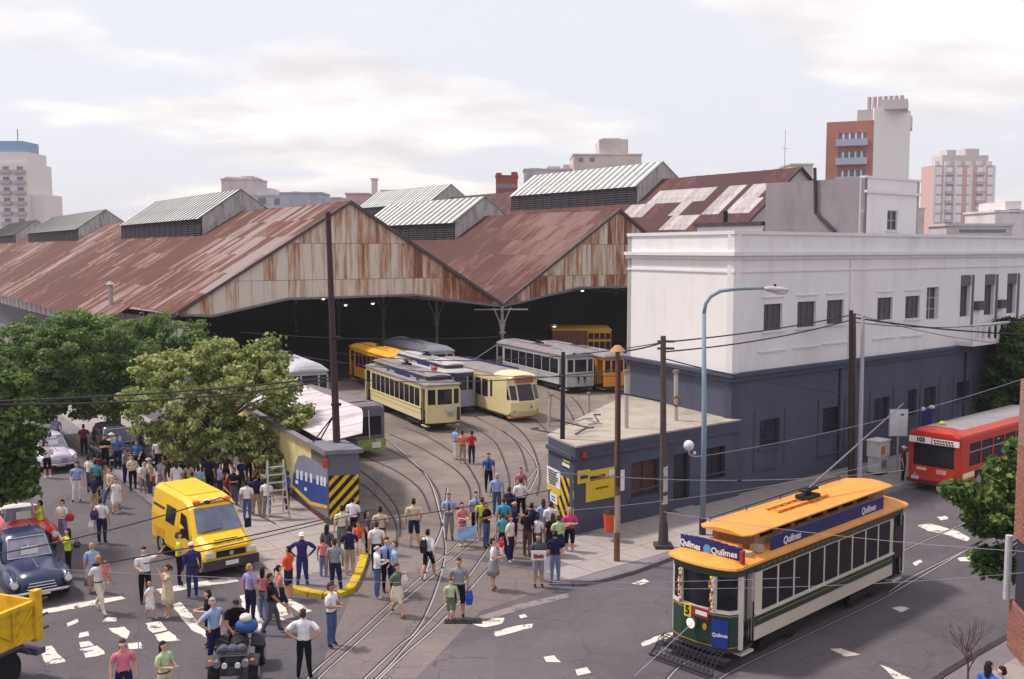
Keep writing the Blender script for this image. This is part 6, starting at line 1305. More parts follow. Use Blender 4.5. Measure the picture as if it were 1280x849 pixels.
    def rr(y, k, m_): return [(-w*k, y, H-.32), (-w*k*.98, y, H-.2), (-w*.72, y, H-.05), (w*.72, y, H-.05), (w*k*.98, y, H-.2), (w*k, y, H-.32)]
    MB().loft([[(x*.9, y, zz-(.1 if zz > H-.3 else 0)) for x, y, zz in rr(yf-.02, 1, 0)], rr(yf+.25, 1.01, 0), rr(yr, 1.01, 0)]).build('roof_edge', roofedge, t)
    MB().loft([[(-w*.7, y, H-.048), (-w*.3, y, H+.01), (w*.3, y, H+.01), (w*.7, y, H-.048)] for y in (yf+.9, yr-.2)]).build('roof_top', roofm, t)
    MB().box(-w+.1, w-.1, yf+.3, yr-.1, .4, .5).build('floor', DARK, t)
    se = MB()
    for i in range(7):
        for s in (-1, 1): se.box(min(s*.3, s*(w-.1)), max(s*.3, s*(w-.1)), yf+2.4+i*.95, yf+2.5+i*.95, .5, 1.45)
    tag(se.build('seats', mat((60, 60, 80)), t), kind='stuff'); 
    if hero: MB().ell((-.25, yf+1.3, H+.08), (.16, .16, .12), 10, 6).build('roof_vent', mat((190, 176, 80)), t)
    return t
red = mat((184, 56, 42), rough=.35, var=.12, scale=1.5)
hb_ = Vector((-.74, -.67)).normalized(); fbp = Vector((18.75, 45.0))
bus('red 103 city bus with white roof waiting at the right edge of the street', tuple(fbp-hb_*5.2), hb_, 10.4, 1.2, 2.85, red, mat((146, 140, 146), var=.14, scale=1, dirt=(112, 104, 110)), red, mat((222, 206, 160)))
hb2 = Vector((.55, -.83)).normalized(); fb2 = Vector((-7.6, 52.6)); gyb = mat((112, 104, 112), var=.15)
bz = bus('old grey roofed bus with a green and yellow nose behind the white roof shelter', tuple(fb2-hb2*4.5), hb2, 9.0, 1.15, 2.85, mat((104, 98, 110), var=.15, scale=1), gyb, gyb, None, 'old_bus', False)
MB().box(-1.1, 1.1, -4.62, -4.5, .4, .95).build('nose_panel', mat((150, 160, 70), var=.3, scale=4, dirt=(60, 110, 70), dscale=3), bz); MB().box(.3, .8, -4.66, -4.62, .5, .8).build('number_plate', wht, bz); MB().box(1.16, 1.18, -4.3, -3.0, .4, .95).build('nose_stripe', mat((84, 130, 84)), bz)
MB().tube([(.2, -4.55, 1.0), (.15, -4.56, 2.5)], .03, 5).build('cable', wht, bz)

def ringv(y, w, wt, z0, zs, zr): return [(-w*.96, y, z0), (-w, y, z0+.12), (-w, y, zs), (-wt, y, zr-.12), (-wt+.16, y, zr), (wt-.16, y, zr), (wt, y, zr-.12), (w, y, zs), (w, y, z0+.12), (w*.96, y, z0)]
def van():
    hd_ = Vector((.61, -.79)).normalized(); t = thing('yellow_van', 'yellow high roof service van with orange lights on its cab roof', 'van', (-10.85, 35.25, 0), math.atan2(hd_.x, -hd_.y)); Y_ = mat((228, 182, 30), rough=.4, var=.05, scale=1, spec=.5); w = .97
    st = [(-2.5, .90, .72, .42, .62, .98), (-2.42, .95, .78, .36, .70, 1.06), (-2.0, .97, .84, .36, .85, 1.18), (-1.62, .97, .86, .36, 1.0, 1.30), (-.98, .97, .80, .36, 1.2, 2.12), (-.75, .97, .80, .36, 1.3, 2.26), (-.3, .97, .80, .36, 1.35, 2.34), (2.4, .97, .82, .36, 1.35, 2.34), (2.5, .94, .78, .4, 1.3, 2.28)]
    MB().loft([ringv(y, a, b, z0, zs, zr) for y, a, b, z0, zs, zr in st]).build('body', Y_, t)
    A4 = ringv(-1.62, .97, .86, .36, 1.0, 1.30); A5 = ringv(-.98, .97, .80, .36, 1.2, 2.12)
    def lerp(p, q, k): return Vector(p).lerp(Vector(q), k)
    l0, r0, l1, r1 = Vector(A4[3]), Vector(A4[6]), Vector(A5[3]), Vector(A5[6]); l0.z += .12; r0.z += .12; l1.z += .1; r1.z += .1
    q = [lerp(lerp(l0, l1, a), lerp(r0, r1, a), b)+Vector((0, -.03, .02)) for a, b in ((.04, .04), (.04, .96), (.93, .93), (.93, .07))]
    MB().loft([q, [v+Vector((0, .012, -.012)) for v in q]]).build('windscreen', mat((92, 104, 128), rough=.1, var=.35, scale=1.5, spec=.6), t)
    MB().tube([q[0].lerp(q[1], .1), q[0].lerp(q[1], .55)+Vector((0, 0, .08))], .012, 4).build('wiper', BLK, t)
    for s in (1, -1):
        def sd(pts, nm, m, off=.012): MB().loft([[(s*(x+off), y, z) for x, y, z in pts], [(s*(x+off-.01), y, z) for x, y, z in pts]]).build(nm, m, t)
        sd([(.965, -1.35, 1.08), (.97, -.42, 1.12), (.888, -.42, 1.86), (.888, -.86, 1.82)], 'side_window', DGLASS); sd([(.972, .05, 1.3), (.972, .95, 1.3), (.888, .95, 1.88), (.888, .05, 1.88)], 'side_window', DGLASS)
        MB().box(*sorted((s*.972, s*.978)), -.32, -.3, .5, 1.9).build('door_gap', mat((150, 116, 30)), t)
        MB().box(*sorted((s*.973, s*.98)), 1.1, 2.1, .58, .95).build('logo_patch', mat((206, 150, 40), var=.3, scale=6), t)
        for k in range(7): MB().box(*sorted((s*.905, s*.925)), 1.15+k*.17, 1.28+k*.17, 1.55, 1.72).build('lettering', mat((70, 60, 70)), t)
        for y in (-1.68, 1.5): wheel(t, s*.86, y, .36, s, .22); MB().cyl((s*.972, y, .36), (s*.976, y, .36), .42, n=18).build('wheel_arch', BLK, t)
        MB().box(*sorted((s*1.02, s*1.24)), -1.32, -1.24, 1.2, 1.52).build('wing_mirror', BLK, t)
        MB().box(*sorted((s*.55, s*.86)), -2.54, -2.4, .72, .9).build('headlight', mat((206, 206, 200), rough=.15), t)
    MB().box(-.95, .95, -2.58, -2.4, .32, .62).build('bumper', mat((64, 60, 70)), t); MB().box(-.5, .5, -2.53, -2.45, .7, .9).build('grille', BLK, t); MB().cyl((0, -2.54, .8), (0, -2.56, .8), .08, n=12).build('badge', CHROME, t)
    MB().box(-.22, .22, -2.6, -2.58, .42, .56).build('number_plate', wht, t)
    MB().box(-.4, .4, -2.1, -2.06, 1.14, 1.17).build('bonnet_vent', BLK, t).rotation_euler = (0, 0, 0)
    bt = text('EMERGENCIAS', .16, mat((60, 56, 60)), t, (0, -2.3, 1.135), (rad(14), 0, 0), bold=.004)
    lb = MB().box(-.62, .62, -.98, -.75, 2.16, 2.22).build('light_bar_base', mat((206, 130, 40)), t)
    for x, c in ((-.6, (220, 96, 40)), (-.2, (230, 200, 190)), (.2, (230, 200, 190)), (.6, (220, 96, 40))): MB().ell((x*.9, -.9, 2.24), (.14, .1, .07), 10, 6).build('beacon', mat(c, rough=.2), lb)
    MB().box(-.6, .6, -.2, 2.2, 2.35, 2.36).build('roof_rib', Y_, t); MB().box(-.8, .8, .5, 1.8, .4, 1.0)
van()
def vcar(label, c, head, col, L=4.5, W_=.86, H=1.52, top=None, convertible=False, cabin=(-.45, .1, 1.0, 1.75), detail=True, name='vintage_car', hood=.98):
    t = thing(name, label, 'car', (*c, 0), math.atan2(head[0], -head[1])); B = mat(col, rough=.25, var=.06, scale=1, spec=.6); T = B if top is None else mat(top, rough=.3, var=.08, scale=1, spec=.6); yf, yr = -L/2, L/2
    def rg(y, w, z0, z1, z2): return [(-w*.95, y, z0), (-w, y, (z0+z1)/2), (-w*.93, y, z1), (-w*.55, y, z2), (0, y, z2+.04), (w*.55, y, z2), (w*.93, y, z1), (w, y, (z0+z1)/2), (w*.95, y, z0)]
    MB().loft([rg(yf+.02, W_*.55, .38, .62, .74), rg(yf+.12, W_*.72, .34, .74, .88), rg(yf+.6, W_*.84, .3, .8, hood-.04), rg(yf+1.55, W_*.95, .28, .86, hood), rg(0, W_, .28, .9, hood), rg(1.1, W_, .28, .88, .96), rg(yr-.5, W_*.85, .3, .78, .86), rg(yr-.1, W_*.6, .36, .6, .66)]).build('body', B, t, True)
    for s in (-1, 1):
        MB().ell((s*W_*.80, yf+.85, .58), (.24, .88, .36), 14, 10).build('front_fender', B, t, True); MB().ell((s*W_*.80, yr-.95, .55), (.22, .85, .34), 14, 10).build('rear_fender', B, t, True)
        wheel(t, s*W_*.86, yf+.85, .33, s, .17); wheel(t, s*W_*.86, yr-.95, .33, s, .17)
        hd = MB().cyl((s*W_*.8, yf+.12, .7), (s*W_*.8, yf-.02, .7), .13, .12, 14).build('headlight', CHROME, t); MB().ell((s*W_*.8, yf-.02, .7), (.1, .03, .1), 12, 6).build('headlight_glass', mat((216, 214, 220), rough=.1), hd)
        MB().box(*sorted((s*W_*.99, s*(W_*1.0+.012))), -.7, 1.0, .62, .66).build('side_trim', CHROME, t)
    cf, cr0, cr1, cb = cabin
    if not convertible:
        def cg(y, w, z): return [(-w, y, .92), (-w*.93, y, .92+(z-.92)*.55), (-w*.72, y, z-.05), (-w*.35, y, z), (w*.35, y, z), (w*.72, y, z-.05), (w*.93, y, .92+(z-.92)*.55), (w, y, .92)]
        MB().loft([cg(cf-.12, W_*.86, .98), cg(cr0-.03, W_*.84, H-.06), cg(cr0+.25, W_*.84, H), cg(cr1, W_*.84, H-.01), cg(cb, W_*.7, 1.0)]).build('roof', T, t, True)
        def glz(nm, pts, m=DGLASS): return MB().loft([pts, [Vector(p)*.995 for p in pts]]).build(nm, m, t)
        glz('windscreen', [(-.64, cf-.10, 1.04), (.64, cf-.10, 1.04), (.54, cr0-.1, H-.13), (-.54, cr0-.1, H-.13)], mat((120, 118, 136), rough=.08, var=.4, scale=1.2)); MB().box(-.015, .015, 0, .03, 0, H-1.16).build('screen_divider', CHROME, t).matrix_local = Matrix.Translation((0, cf-.12, 1.04)) @ Matrix.Rotation(-math.atan2(cr0-cf, H-1.17), 4, 'X')
        for a, b in (((-.64, cf-.12, 1.02), (.64, cf-.12, 1.02)), ((.64, cf-.12, 1.02), (.54, cr0-.12, H-.12)), ((-.64, cf-.12, 1.02), (-.54, cr0-.12, H-.12)), ((-.54, cr0-.12, H-.12), (.54, cr0-.12, H-.12))): MB().cyl(a, b, .02, n=5).build('screen_trim', CHROME, t)
        MB().box(-.25, .25, cf-.1, cf-.09, 1.1, 1.35).build('windscreen_paper', wht, t).rotation_euler = (0, 0, 0)
        for s in (-1, 1):
            glz('side_window', [(s*W_*.862, cf+.1, 1.02), (s*W_*.862, .5, 1.02), (s*W_*.78, .5, H-.16), (s*W_*.78, cr0+.1, H-.16)]); glz('side_window', [(s*W_*.862, .58, 1.02), (s*W_*.82, cr1+.2, 1.02), (s*W_*.77, cr1-.1, H-.18), (s*W_*.78, .58, H-.16)])
    else:
        MB().loft([[(-.66, cf-.1, .98), (.66, cf-.1, .98), (.6, cf+.12, 1.36), (-.6, cf+.12, 1.36)], [(-.66, cf-.08, .98), (.66, cf-.08, .98), (.6, cf+.14, 1.36), (-.6, cf+.14, 1.36)]]).build('windscreen', mat((140, 140, 156), rough=.1, var=.3), t)
        MB().tube([(-.67, cf-.1, .97), (-.61, cf+.13, 1.38), (.61, cf+.13, 1.38), (.67, cf-.1, .97)], .025, 6).build('screen_trim', CHROME, t)
        MB().box(-.62, .62, cf+.25, 1.2, .9, 1.035).build('cockpit', DARK, t); MB().box(-.6, .6, .5, .7, 1.03, 1.22).build('seat_back', mat((190, 180, 176)), t); MB().ell((0, 1.25, 1.05), (.66, .3, .14), 12, 6).build('folded_top', mat((206, 200, 206)), t)
        MB().box(-.3, .2, cf-.16, cf-.15, 1.02, 1.3).build('windscreen_paper', wht, t)
    for k in range(3):
        zz = .52+.09*k; ww = .42-.03*k
        MB().tube([(-ww, yf-.0, zz-.02), (0, yf-.06, zz), (ww, yf-.0, zz-.02)], .02, 5).build('grille_bar', CHROME, t)
    MB().tube([(-.84, yf+.12, .4), (-.7, yf-.08, .42), (0, yf-.14, .43), (.7, yf-.08, .42), (.84, yf+.12, .4)], .055, 8).build('bumper', CHROME, t, True)
    MB().box(-.2, .2, yf-.22, yf-.2, .36, .48).build('number_plate', mat((186, 184, 190)), t); MB().tube([(-.84, yr-.12, .42), (0, yr+.04, .44), (.84, yr-.12, .42)], .05, 8).build('rear_bumper', CHROME, t)
    MB().tube([(0, yf+.5, hood+.035), (0, yf+1.5, hood+.06)], .015, 5).build('bonnet_ornament', CHROME, t)
    return t
hc = Vector((.57, -.82)).normalized()
vcar('dark blue rounded vintage saloon with chrome grille facing the crosswalk', (-15.75, 32.55), hc, (38, 48, 82), L=4.9, W_=.95, H=1.66)
vcar('bright red open vintage car parked behind the blue saloon', (-18.1, 37.2), hc, (200, 40, 36), convertible=True)
vcar('white vintage car half hidden under the left trees', (-23.2, 50.9), hc, (196, 186, 206), H=1.6)
vcar('tall black vintage car beside the white one under the trees', (-20.5, 52.0), hc, (34, 28, 38), L=4.0, H=1.85, cabin=(-.6, -.45, 1.35, 1.6))
vcar('long black vintage saloon parked along the kerb in the crowd', (-18.2, 51.8), hc, (30, 26, 40), L=4.7)
# yellow tipper lorry, only its rear corner in view
pt0 = Vector((-11.95, 25.1)); pd = Vector((-.36, -.93)).normalized(); pn = Vector((-pd.y, pd.x)); pn = pn if pn.x < 0 else -pn
t = thing('tipper_truck', 'yellow tipper truck whose rear corner enters at lower left', 'truck', (pt0.x, pt0.y, 0), yaw(-pd)); ty = mat((216, 176, 34), rough=.5, var=.1, scale=3, dirt=(150, 110, 50), dscale=2.2)
# local: x runs back toward the visible corner at 0, body reaches -x and +y
MB().box(-3.2, 0, 0, .08, 1.1, 2.05).build('side_board', ty, t); MB().box(-3.2, -.0, .09, 2.2, 1.06, 1.14).build('bed_floor', ty, t); MB().box(-.08, 0, .081, 2.2, 1.145, 2.05).build('end_board', ty, t)
MB().box(-.14, .08, -.1, .08, 1.0, 2.3).build('corner_post', ty, t); MB().box(-3.2, -.15, -.07, -.002, 1.95, 2.06).box(-3.2, -.15, -.07, -.002, 1.1, 1.2).build('edge_rail', ty, t)
for x in (-.75, -1.7, -2.6):
    MB().box(x-.05, x+.05, -.06, -.002, 1.2, 1.95).build('rib', ty, t)
for a, b in (((-.7, 1.25), (-.2, 1.85)), ((-1.6, 1.85), (-.85, 1.3)), ((-2.5, 1.3), (-1.8, 1.85))): MB().cyl((a[0], -.035, a[1]), (b[0], -.035, b[1]), .035, n=4).build('brace', ty, t)
for z_ in (1.25, 1.6, 2.0): MB().cyl((.06, -.02, z_), (.3, -.04, z_), .035, n=6).build('hinge_pin', mat((90, 50, 60)), t)
MB().box(-3.2, -.1, .4, 1.9, .7, 1.0).build('chassis', DARK, t); MB().box(-.1, .18, -.05, .6, .62, .78).build('tail_bracket', mat((90, 86, 100)), t)
for y in (.25,): 
    for x in (-.95, -2.1): MB().cyl((x, y-.15, .5), (x, y+.2, .5), .5, n=18).build('wheel', TYRE, t)
MB().tube([(-1.6, -.04, .8), (-1.3, -.04, 1.03), (-.6, -.04, 1.03), (-.35, -.04, .8)], .06, 6).build('mudguard', mat((60, 60, 78)), t)
# quad bike
def quad():
    t = thing('quad_bike', 'dark quad bike with headlamps and a blue bag on its rack', 'quad bike', (-7.0, 25.35, 0), .12); dk = mat((44, 42, 54), rough=.5, var=.2, scale=5)
    for s in (-1, 1):
        for y in (-.62, .62):
            o = MB().cyl((s*.38, y, .29), (s*.6, y, .29), .29, n=16).build('wheel', TYRE, t); MB().cyl((s*.6, y, .29), (s*.615, y, .29), .14, n=10).build('rim', mat((150, 150, 156)), o)
        MB().loft([[(s*.3, -1.0, .62), (s*.62, -1.0, .58), (s*.62, -1.0, .62), (s*.3, -1.0, .68)], [(s*.3, -.62, .74), (s*.64, -.62, .72), (s*.64, -.62, .76), (s*.3, -.62, .8)], [(s*.3, -.25, .55), (s*.62, -.25, .5), (s*.62, -.25, .54), (s*.3, -.25, .6)]]).build('front_fender', dk, t)
        MB().loft([[(s*.28, .3, .6), (s*.62, .3, .56), (s*.62, .3, .6), (s*.28, .3, .66)], [(s*.28, .62, .76), (s*.64, .62, .74), (s*.64, .62, .78), (s*.28, .62, .82)], [(s*.28, 1.0, .66), (s*.6, 1.0, .62), (s*.6, 1.0, .66), (s*.28, 1.0, .72)]]).build('rear_fender', dk, t)
        MB().cyl((s*.34, -1.02, .72), (s*.34, -1.12, .71), .1, .09, 12).build('headlight', CHROME, t); MB().cyl((s*.16, -1.04, .66), (s*.16, -1.1, .66), .07, n=10).build('headlight', mat((210, 206, 210), rough=.2), t)
        MB().ell((s*.5, -1.0, .76), (.06, .05, .04), 8, 5).build('indicator', mat((220, 120, 50), rough=.3), t)
    MB().loft([[(-.16, -.95, .45), (.16, -.95, .45), (.18, -.95, .72), (-.18, -.95, .72)], [(-.2, -.4, .35), (.2, -.4, .35), (.2, -.4, .85), (-.2, -.4, .85)], [(-.18, .1, .4), (.18, .1, .4), (.16, .1, .78), (-.16, .1, .78)], [(-.2, .8, .5), (.2, .8, .5), (.16, .8, .76), (-.16, .8, .76)]]).build('body', dk, t)
    MB().ell((0, .3, .82), (.2, .42, .09), 12, 6).build('seat', BLK, t)
    MB().tube([(-.4, -.3, 1.05), (-.15, -.42, 1.0), (0, -.44, .95), (.15, -.42, 1.0), (.4, -.3, 1.05)], .022, 6).build('handlebar', BLK, t)
    rk = MB()
    for k in range(5): rk.tube([(-.4, -1.0+k*.13, .88), (.4, -1.0+k*.13, .88)], .014, 5); rk.tube([(-.36, .5+k*.13, .9), (.36, .5+k*.13, .9)], .014, 5)
    for s in (-.4, .4): rk.tube([(s, -1.02, .8), (s, -1.0, .88), (s, -.46, .88)], .016, 5)
    rk.build('rack', mat((90, 88, 100)), t)
    MB().box(-.28, .28, -1.12, -1.0, .42, .6).build('bumper', dk, t); MB().box(-.1, .1, -1.14, -1.12, .46, .56).build('number_plate', mat((60, 60, 70)), t)
    for x, r_ in ((-.22, .13), (.22, .12), (0, .14)): MB().ell((x, -.76, .98), (r_, r_, .1), 10, 6).build('rack_bag', mat((88, 88, 104), var=.3, scale=6), t)
    b = thing('helmet_bag', 'blue bag with a white helmet on top carried on the quad bike', 'bag', (-6.88, 25.85, .92)); MB().ell((0, 0, .16), (.3, .22, .2), 14, 10).build('bag', mat((50, 84, 150), rough=.6), b, True); MB().ell((-.02, -.02, .38), (.16, .15, .12), 14, 8).build('helmet', mat((224, 214, 190), rough=.3), b, True)
quad()
# ---------------------------------------------------------------- people
# one continuous skinned body per pose; the mesh is shared, clothing colours sit on each person's own slots
POSES = {
 'stand':  dict(eL=(-.25, .03, 1.13), wL=(-.27, -.04, .88), eR=(.25, .03, 1.13), wR=(.27, -.04, .88)),
 'relax':  dict(eL=(-.26, .05, 1.14), wL=(-.2, -.14, .93), eR=(.25, .02, 1.13), wR=(.28, -.03, .88), kL=(-.12, -.06, .5), aL=(-.17, -.04, .09)),
 'akimbo': dict(eL=(-.42, .08, 1.2), wL=(-.21, -.02, 1.0), eR=(.42, .08, 1.2), wR=(.21, -.02, 1.0), aL=(-.15, .02, .09), aR=(.15, .02, .09)),
 'hold':   dict(eL=(-.24, -.02, 1.14), wL=(-.12, -.26, 1.16), eR=(.24, -.02, 1.14), wR=(.12, -.26, 1.16)),
 'cross':  dict(eL=(-.26, -.04, 1.16), wL=(.06, -.2, 1.2), eR=(.26, -.04, 1.14), wR=(-.06, -.18, 1.14)),
 'photo':  dict(eL=(-.28, -.16, 1.3), wL=(-.1, -.25, 1.55), eR=(.28, -.16, 1.3), wR=(.1, -.25, 1.55)),
 'raise':  dict(eL=(-.24, -.05, 1.14), wL=(-.14, -.24, 1.13), eR=(.4, -.1, 1.46), wR=(.52, -.22, 1.68)),
 'walk':   dict(eL=(-.24, .14, 1.15), wL=(-.26, .1, .92), eR=(.24, -.06, 1.14), wR=(.25, -.24, .96), kL=(-.1, -.2, .52), aL=(-.1, -.28, .1), kR=(.1, .06, .5), aR=(.1, .34, .16)),
 'stride': dict(eL=(-.24, -.08, 1.14), wL=(-.24, -.26, .97), eR=(.25, .12, 1.16), wR=(.27, .08, .93), kL=(-.1, .04, .5), aL=(-.1, .26, .14), kR=(.1, -.16, .52), aR=(.1, -.22, .1)),
 'bend':   dict(eL=(-.26, -.3, 1.05), wL=(-.16, -.5, .92), eR=(.26, -.3, 1.05), wR=(.2, -.48, .88), lean=.32),
}
def seg_d(p, a, b):
    ab = b-a; t = max(0, min(1, (p-a).dot(ab)/max(ab.length_squared, 1e-9))); return (p-(a+ab*t)).length
SLOTS = ['skin', 'shirt', 'trousers', 'lower', 'forearm', 'shoes', 'eyes']
def body_mesh(key, P, fem):
    V = []; E = []; Rr = []; reg = []
    def v(p, r): V.append(Vector(p)); Rr.append(r if isinstance(r, tuple) else (r, r)); return len(V)-1
    def e(a, b, m): E.append((a, b)); reg.append((a, b, m))
    sh = .175 if fem else .2; hipw = .1 if fem else .09; ln = P.get('lean', 0)
    def L(p): p = Vector(p); k = max(0, p.z-.95); return Vector((p.x, p.y-k*ln*1.3, p.z-k*ln*.35))
    pel = v((0, 0, .95), (.18 if fem else .175, .135)); wai = v(L((0, 0, 1.1)), (.15 if fem else .175, .13)); che = v(L((0, -.01, 1.28)), (.18 if fem else .2, .145)); upp = v(L((0, 0, 1.4)), (.15 if fem else .165, .1))
    nk = v(L((0, .005, 1.49)), .052); jaw = v(L((0, -.022, 1.555)), (.066, .075)); hm = v(L((0, -.008, 1.635)), (.078, .092)); ht = v(L((0, .0, 1.70)), (.062, .07))
    e(pel, wai, 1); e(wai, che, 1); e(che, upp, 1); e(upp, nk, 0); e(nk, jaw, 0); e(jaw, hm, 0); e(hm, ht, 0)
    nose = v(L((0, -.112, 1.615)), .012); e(hm, nose, 0)
    for s, n in ((-1, 'L'), (1, 'R')):
        ear = v(L((s*.082, .005, 1.625)), .014); e(hm, ear, 0)
        el = P['e'+n]; wr = P['w'+n]; el = L(el) if not ln else Vector(el); wr = Vector(wr)
        so = v(L((s*sh, 0, 1.39)), .078); e(upp, so, 1); S_ = V[so]; mid = v(S_.lerp(el, .6), .072); e(so, mid, 1); eb = v(el, .046); e(mid, eb, 4); wb_ = v(wr, .031); e(eb, wb_, 4)
        d = (Vector(wr)-Vector(el)).normalized(); side = Vector((-s, 0, 0)); side = (side-d*side.dot(d)).normalized(); up_ = d.cross(side)
        pa = v(Vector(wr)+d*.055, (.034, .024)); e(wb_, pa, 0); kn = v(Vector(wr)+d*.09, (.036, .019)); e(pa, kn, 0)
        th_ = v(Vector(wr)+d*.07+side*.05, .011); e(pa, th_, 0); t2 = v(Vector(wr)+d*.1+side*.058-up_*.01, .009); e(th_, t2, 0)
        for k, ln_ in enumerate((.068, .078, .072, .056)):
            o = side*(.03-.02*k); f1 = v(Vector(wr)+d*(.1+ln_*.5)+o*1.25, .0098); e(kn, f1, 0); f2 = v(Vector(wr)+d*(.1+ln_*.92)+o*1.3+up_*.02*s, .0085); e(f1, f2, 0)
        hp = v((s*hipw, 0, .88), (.115 if fem else .108, .125)); e(pel, hp, 2); k_ = Vector(P.get('k'+n, (s*.105, -.012, .5))); a_ = Vector(P.get('a'+n, (s*.11, .02, .09)))
        th2 = v(V[hp].lerp(k_, .5), .1); e(hp, th2, 2); kk = v(k_, .076); e(th2, kk, 2); ca = v(k_.lerp(a_, .35)+Vector((0, .015, 0)), .07); e(kk, ca, 3); an_ = v(a_, .052); e(ca, an_, 3)
        hl = v(a_+Vector((0, .03, -.05)), .034); e(an_, hl, 5); to = v(a_+Vector((s*.012, -.13, -.055)), (.042, .028)); e(an_, to, 5)
    me = bpy.data.meshes.new(key); me.from_pydata([tuple(p) for p in V], E, []); o = bpy.data.objects.new('tmp', me); COL.objects.link(o)
    o.modifiers.new('s', 'SKIN'); sk = me.skin_vertices[0].data
    for i, r in enumerate(Rr): sk[i].radius = r; sk[i].use_root = (i == 0); sk[i].use_loose = False
    o.modifiers['s'].use_smooth_shade = True; o.modifiers['s'].branch_smoothing = .6
    ss = o.modifiers.new('u', 'SUBSURF'); ss.levels = 1; ss.render_levels = 1
    dg = bpy.context.evaluated_depsgraph_get(); nm = bpy.data.meshes.new_from_object(o.evaluated_get(dg)); bpy.data.objects.remove(o)
    nm.name = 'body_'+key; nm.materials.clear()
    for _ in SLOTS: nm.materials.append(DARK)
    eyes = [L((s*.033, -.095, 1.645)) for s in (-1, 1)]
    for f in nm.polygons:
        c = f.center; best = min(reg, key=lambda q: seg_d(c, V[q[0]], V[q[1]])-(Rr[q[0]][0]+Rr[q[1]][0])/2*.9); m = best[2]
        if m == 1 and c.z < .975 and not ln: m = 2
        f.material_index = m; f.use_smooth = True
    bm_ = bmesh.new(); bm_.from_mesh(nm)
    for q in eyes:
        r_ = bmesh.ops.create_uvsphere(bm_, u_segments=6, v_segments=4, radius=.013, matrix=Matrix.Translation(q))
        for f in {f for v_ in r_['verts'] for f in v_.link_faces}: f.material_index = 6
    bm_.to_mesh(nm); bm_.free()
    return nm, L
PB = {}
def getbody(pose, fem):
    k = pose+('_f' if fem else '_m')
    if k not in PB: PB[k] = body_mesh(k, POSES[pose], fem)
    return PB[k]
HM = {}
def hair_mesh(kind):
    if kind in HM: return HM[kind]
    mb = MB()
    if kind in ('short', 'bald'):
        if kind == 'short': mb.ell((0, .022, 1.665), (.088, .096, .092), 12, 8, v1=.385); mb.ell((0, .05, 1.62), (.082, .075, .085), 12, 8)
        else: mb.ell((0, .05, 1.60), (.082, .058, .045), 12, 6)
    elif kind == 'long': mb.ell((0, .022, 1.665), (.09, .098, .094), 12, 8, v1=.385); mb.ell((0, .055, 1.58), (.092, .07, .15), 12, 8); mb.ell((0, .075, 1.47), (.08, .045, .1), 10, 6)
    elif kind == 'tail': mb.ell((0, .022, 1.665), (.09, .098, .094), 12, 8, v1=.385); mb.ell((0, .045, 1.62), (.085, .075, .09), 12, 8); mb.tube([(0, .11, 1.66), (0, .16, 1.62), (0, .15, 1.5)], [.035, .035, .015], 6)
    elif kind == 'cap': mb.ell((0, .005, 1.665), (.092, .105, .088), 14, 8, v1=.5); mb.box(-.07, .07, -.17, -.07, 1.662, 1.674); mb.ell((0, .05, 1.61), (.078, .05, .05), 10, 6, 1)
    elif kind == 'hat': mb.ell((0, .0, 1.69), (.085, .095, .08), 14, 8, v1=.5); mb.cyl((0, 0, 1.675), (0, 0, 1.69), .16, n=16)
    HM[kind] = mb.mesh('hair', [DARK, DARK], True); return HM[kind]
SKM = {}
def skirt_mesh(kind):
    if kind in SKM: return SKM[kind]
    mb = MB(); prof = {'skirt': [(1.04, .16), (.92, .2), (.75, .225), (.55, .255)], 'long': [(1.04, .16), (.92, .2), (.6, .235), (.28, .28)], 'dress': [(1.3, .19), (1.12, .17), (.93, .205), (.7, .24), (.5, .27)], 'shorts': None}[kind]
    rings = []
    for z, r in prof:
        rings.append([(r*1.05*math.cos(t*math.tau/16)*(1+.05*math.sin(t*2.6)*(1.1-z)), r*.82*math.sin(t*math.tau/16), z) for t in range(16)])
    inner = [[(x*.93, y*.93, z) for x, y, z in rg] for rg in rings[::-1]]
    mb.loft(rings+inner[:1], cap=False); SKM[kind] = mb.mesh(kind, [DARK], True); return SKM[kind]
SKIN = [mat((206, 156, 132), rough=.6, var=.04), mat((190, 138, 114), rough=.6, var=.04), mat((170, 118, 96), rough=.6, var=.04)]
HAIRC = {'k': mat((30, 24, 26)), 'b': mat((66, 44, 36)), 'y': mat((176, 142, 92)), 'g': mat((160, 156, 156)), 'r': mat((104, 64, 48)), 'w': mat((224, 220, 220)), 'n': mat((40, 44, 80))}
CL = dict(white=(222, 218, 222), cream=(214, 204, 184), lblue=(146, 164, 204), blue=(74, 104, 176), navy=(36, 38, 74), black=(28, 26, 34), grey=(140, 136, 146), dgrey=(84, 82, 94), jeans=(74, 92, 134), ljeans=(112, 128, 160), khaki=(166, 150, 122), beige=(196, 178, 156), red=(190, 48, 46), orange=(214, 86, 54), pink=(206, 120, 130), magenta=(196, 70, 120), salmon=(206, 128, 112), yellow=(206, 204, 84), lime=(190, 200, 70), teal=(70, 150, 160), turq=(66, 160, 190), lilac=(150, 144, 186), maroon=(110, 44, 52), green=(96, 116, 96), lgreen=(176, 196, 150), brown=(96, 66, 54), cover=(50, 52, 106), vest=(196, 202, 60))
tie_me = MB().loft([[(-.02, 0, .0), (.02, 0, .0), (.02, -.012, .0), (-.02, -.012, 0)], [(-.035, -.03, -.3), (.035, -.03, -.3), (.035, -.042, -.3), (-.035, -.042, -.3)], [(0, -.035, -.36), (0.001, -.035, -.36), (.001, -.045, -.36), (0, -.045, -.36)]]).mesh('tie', [DARK])
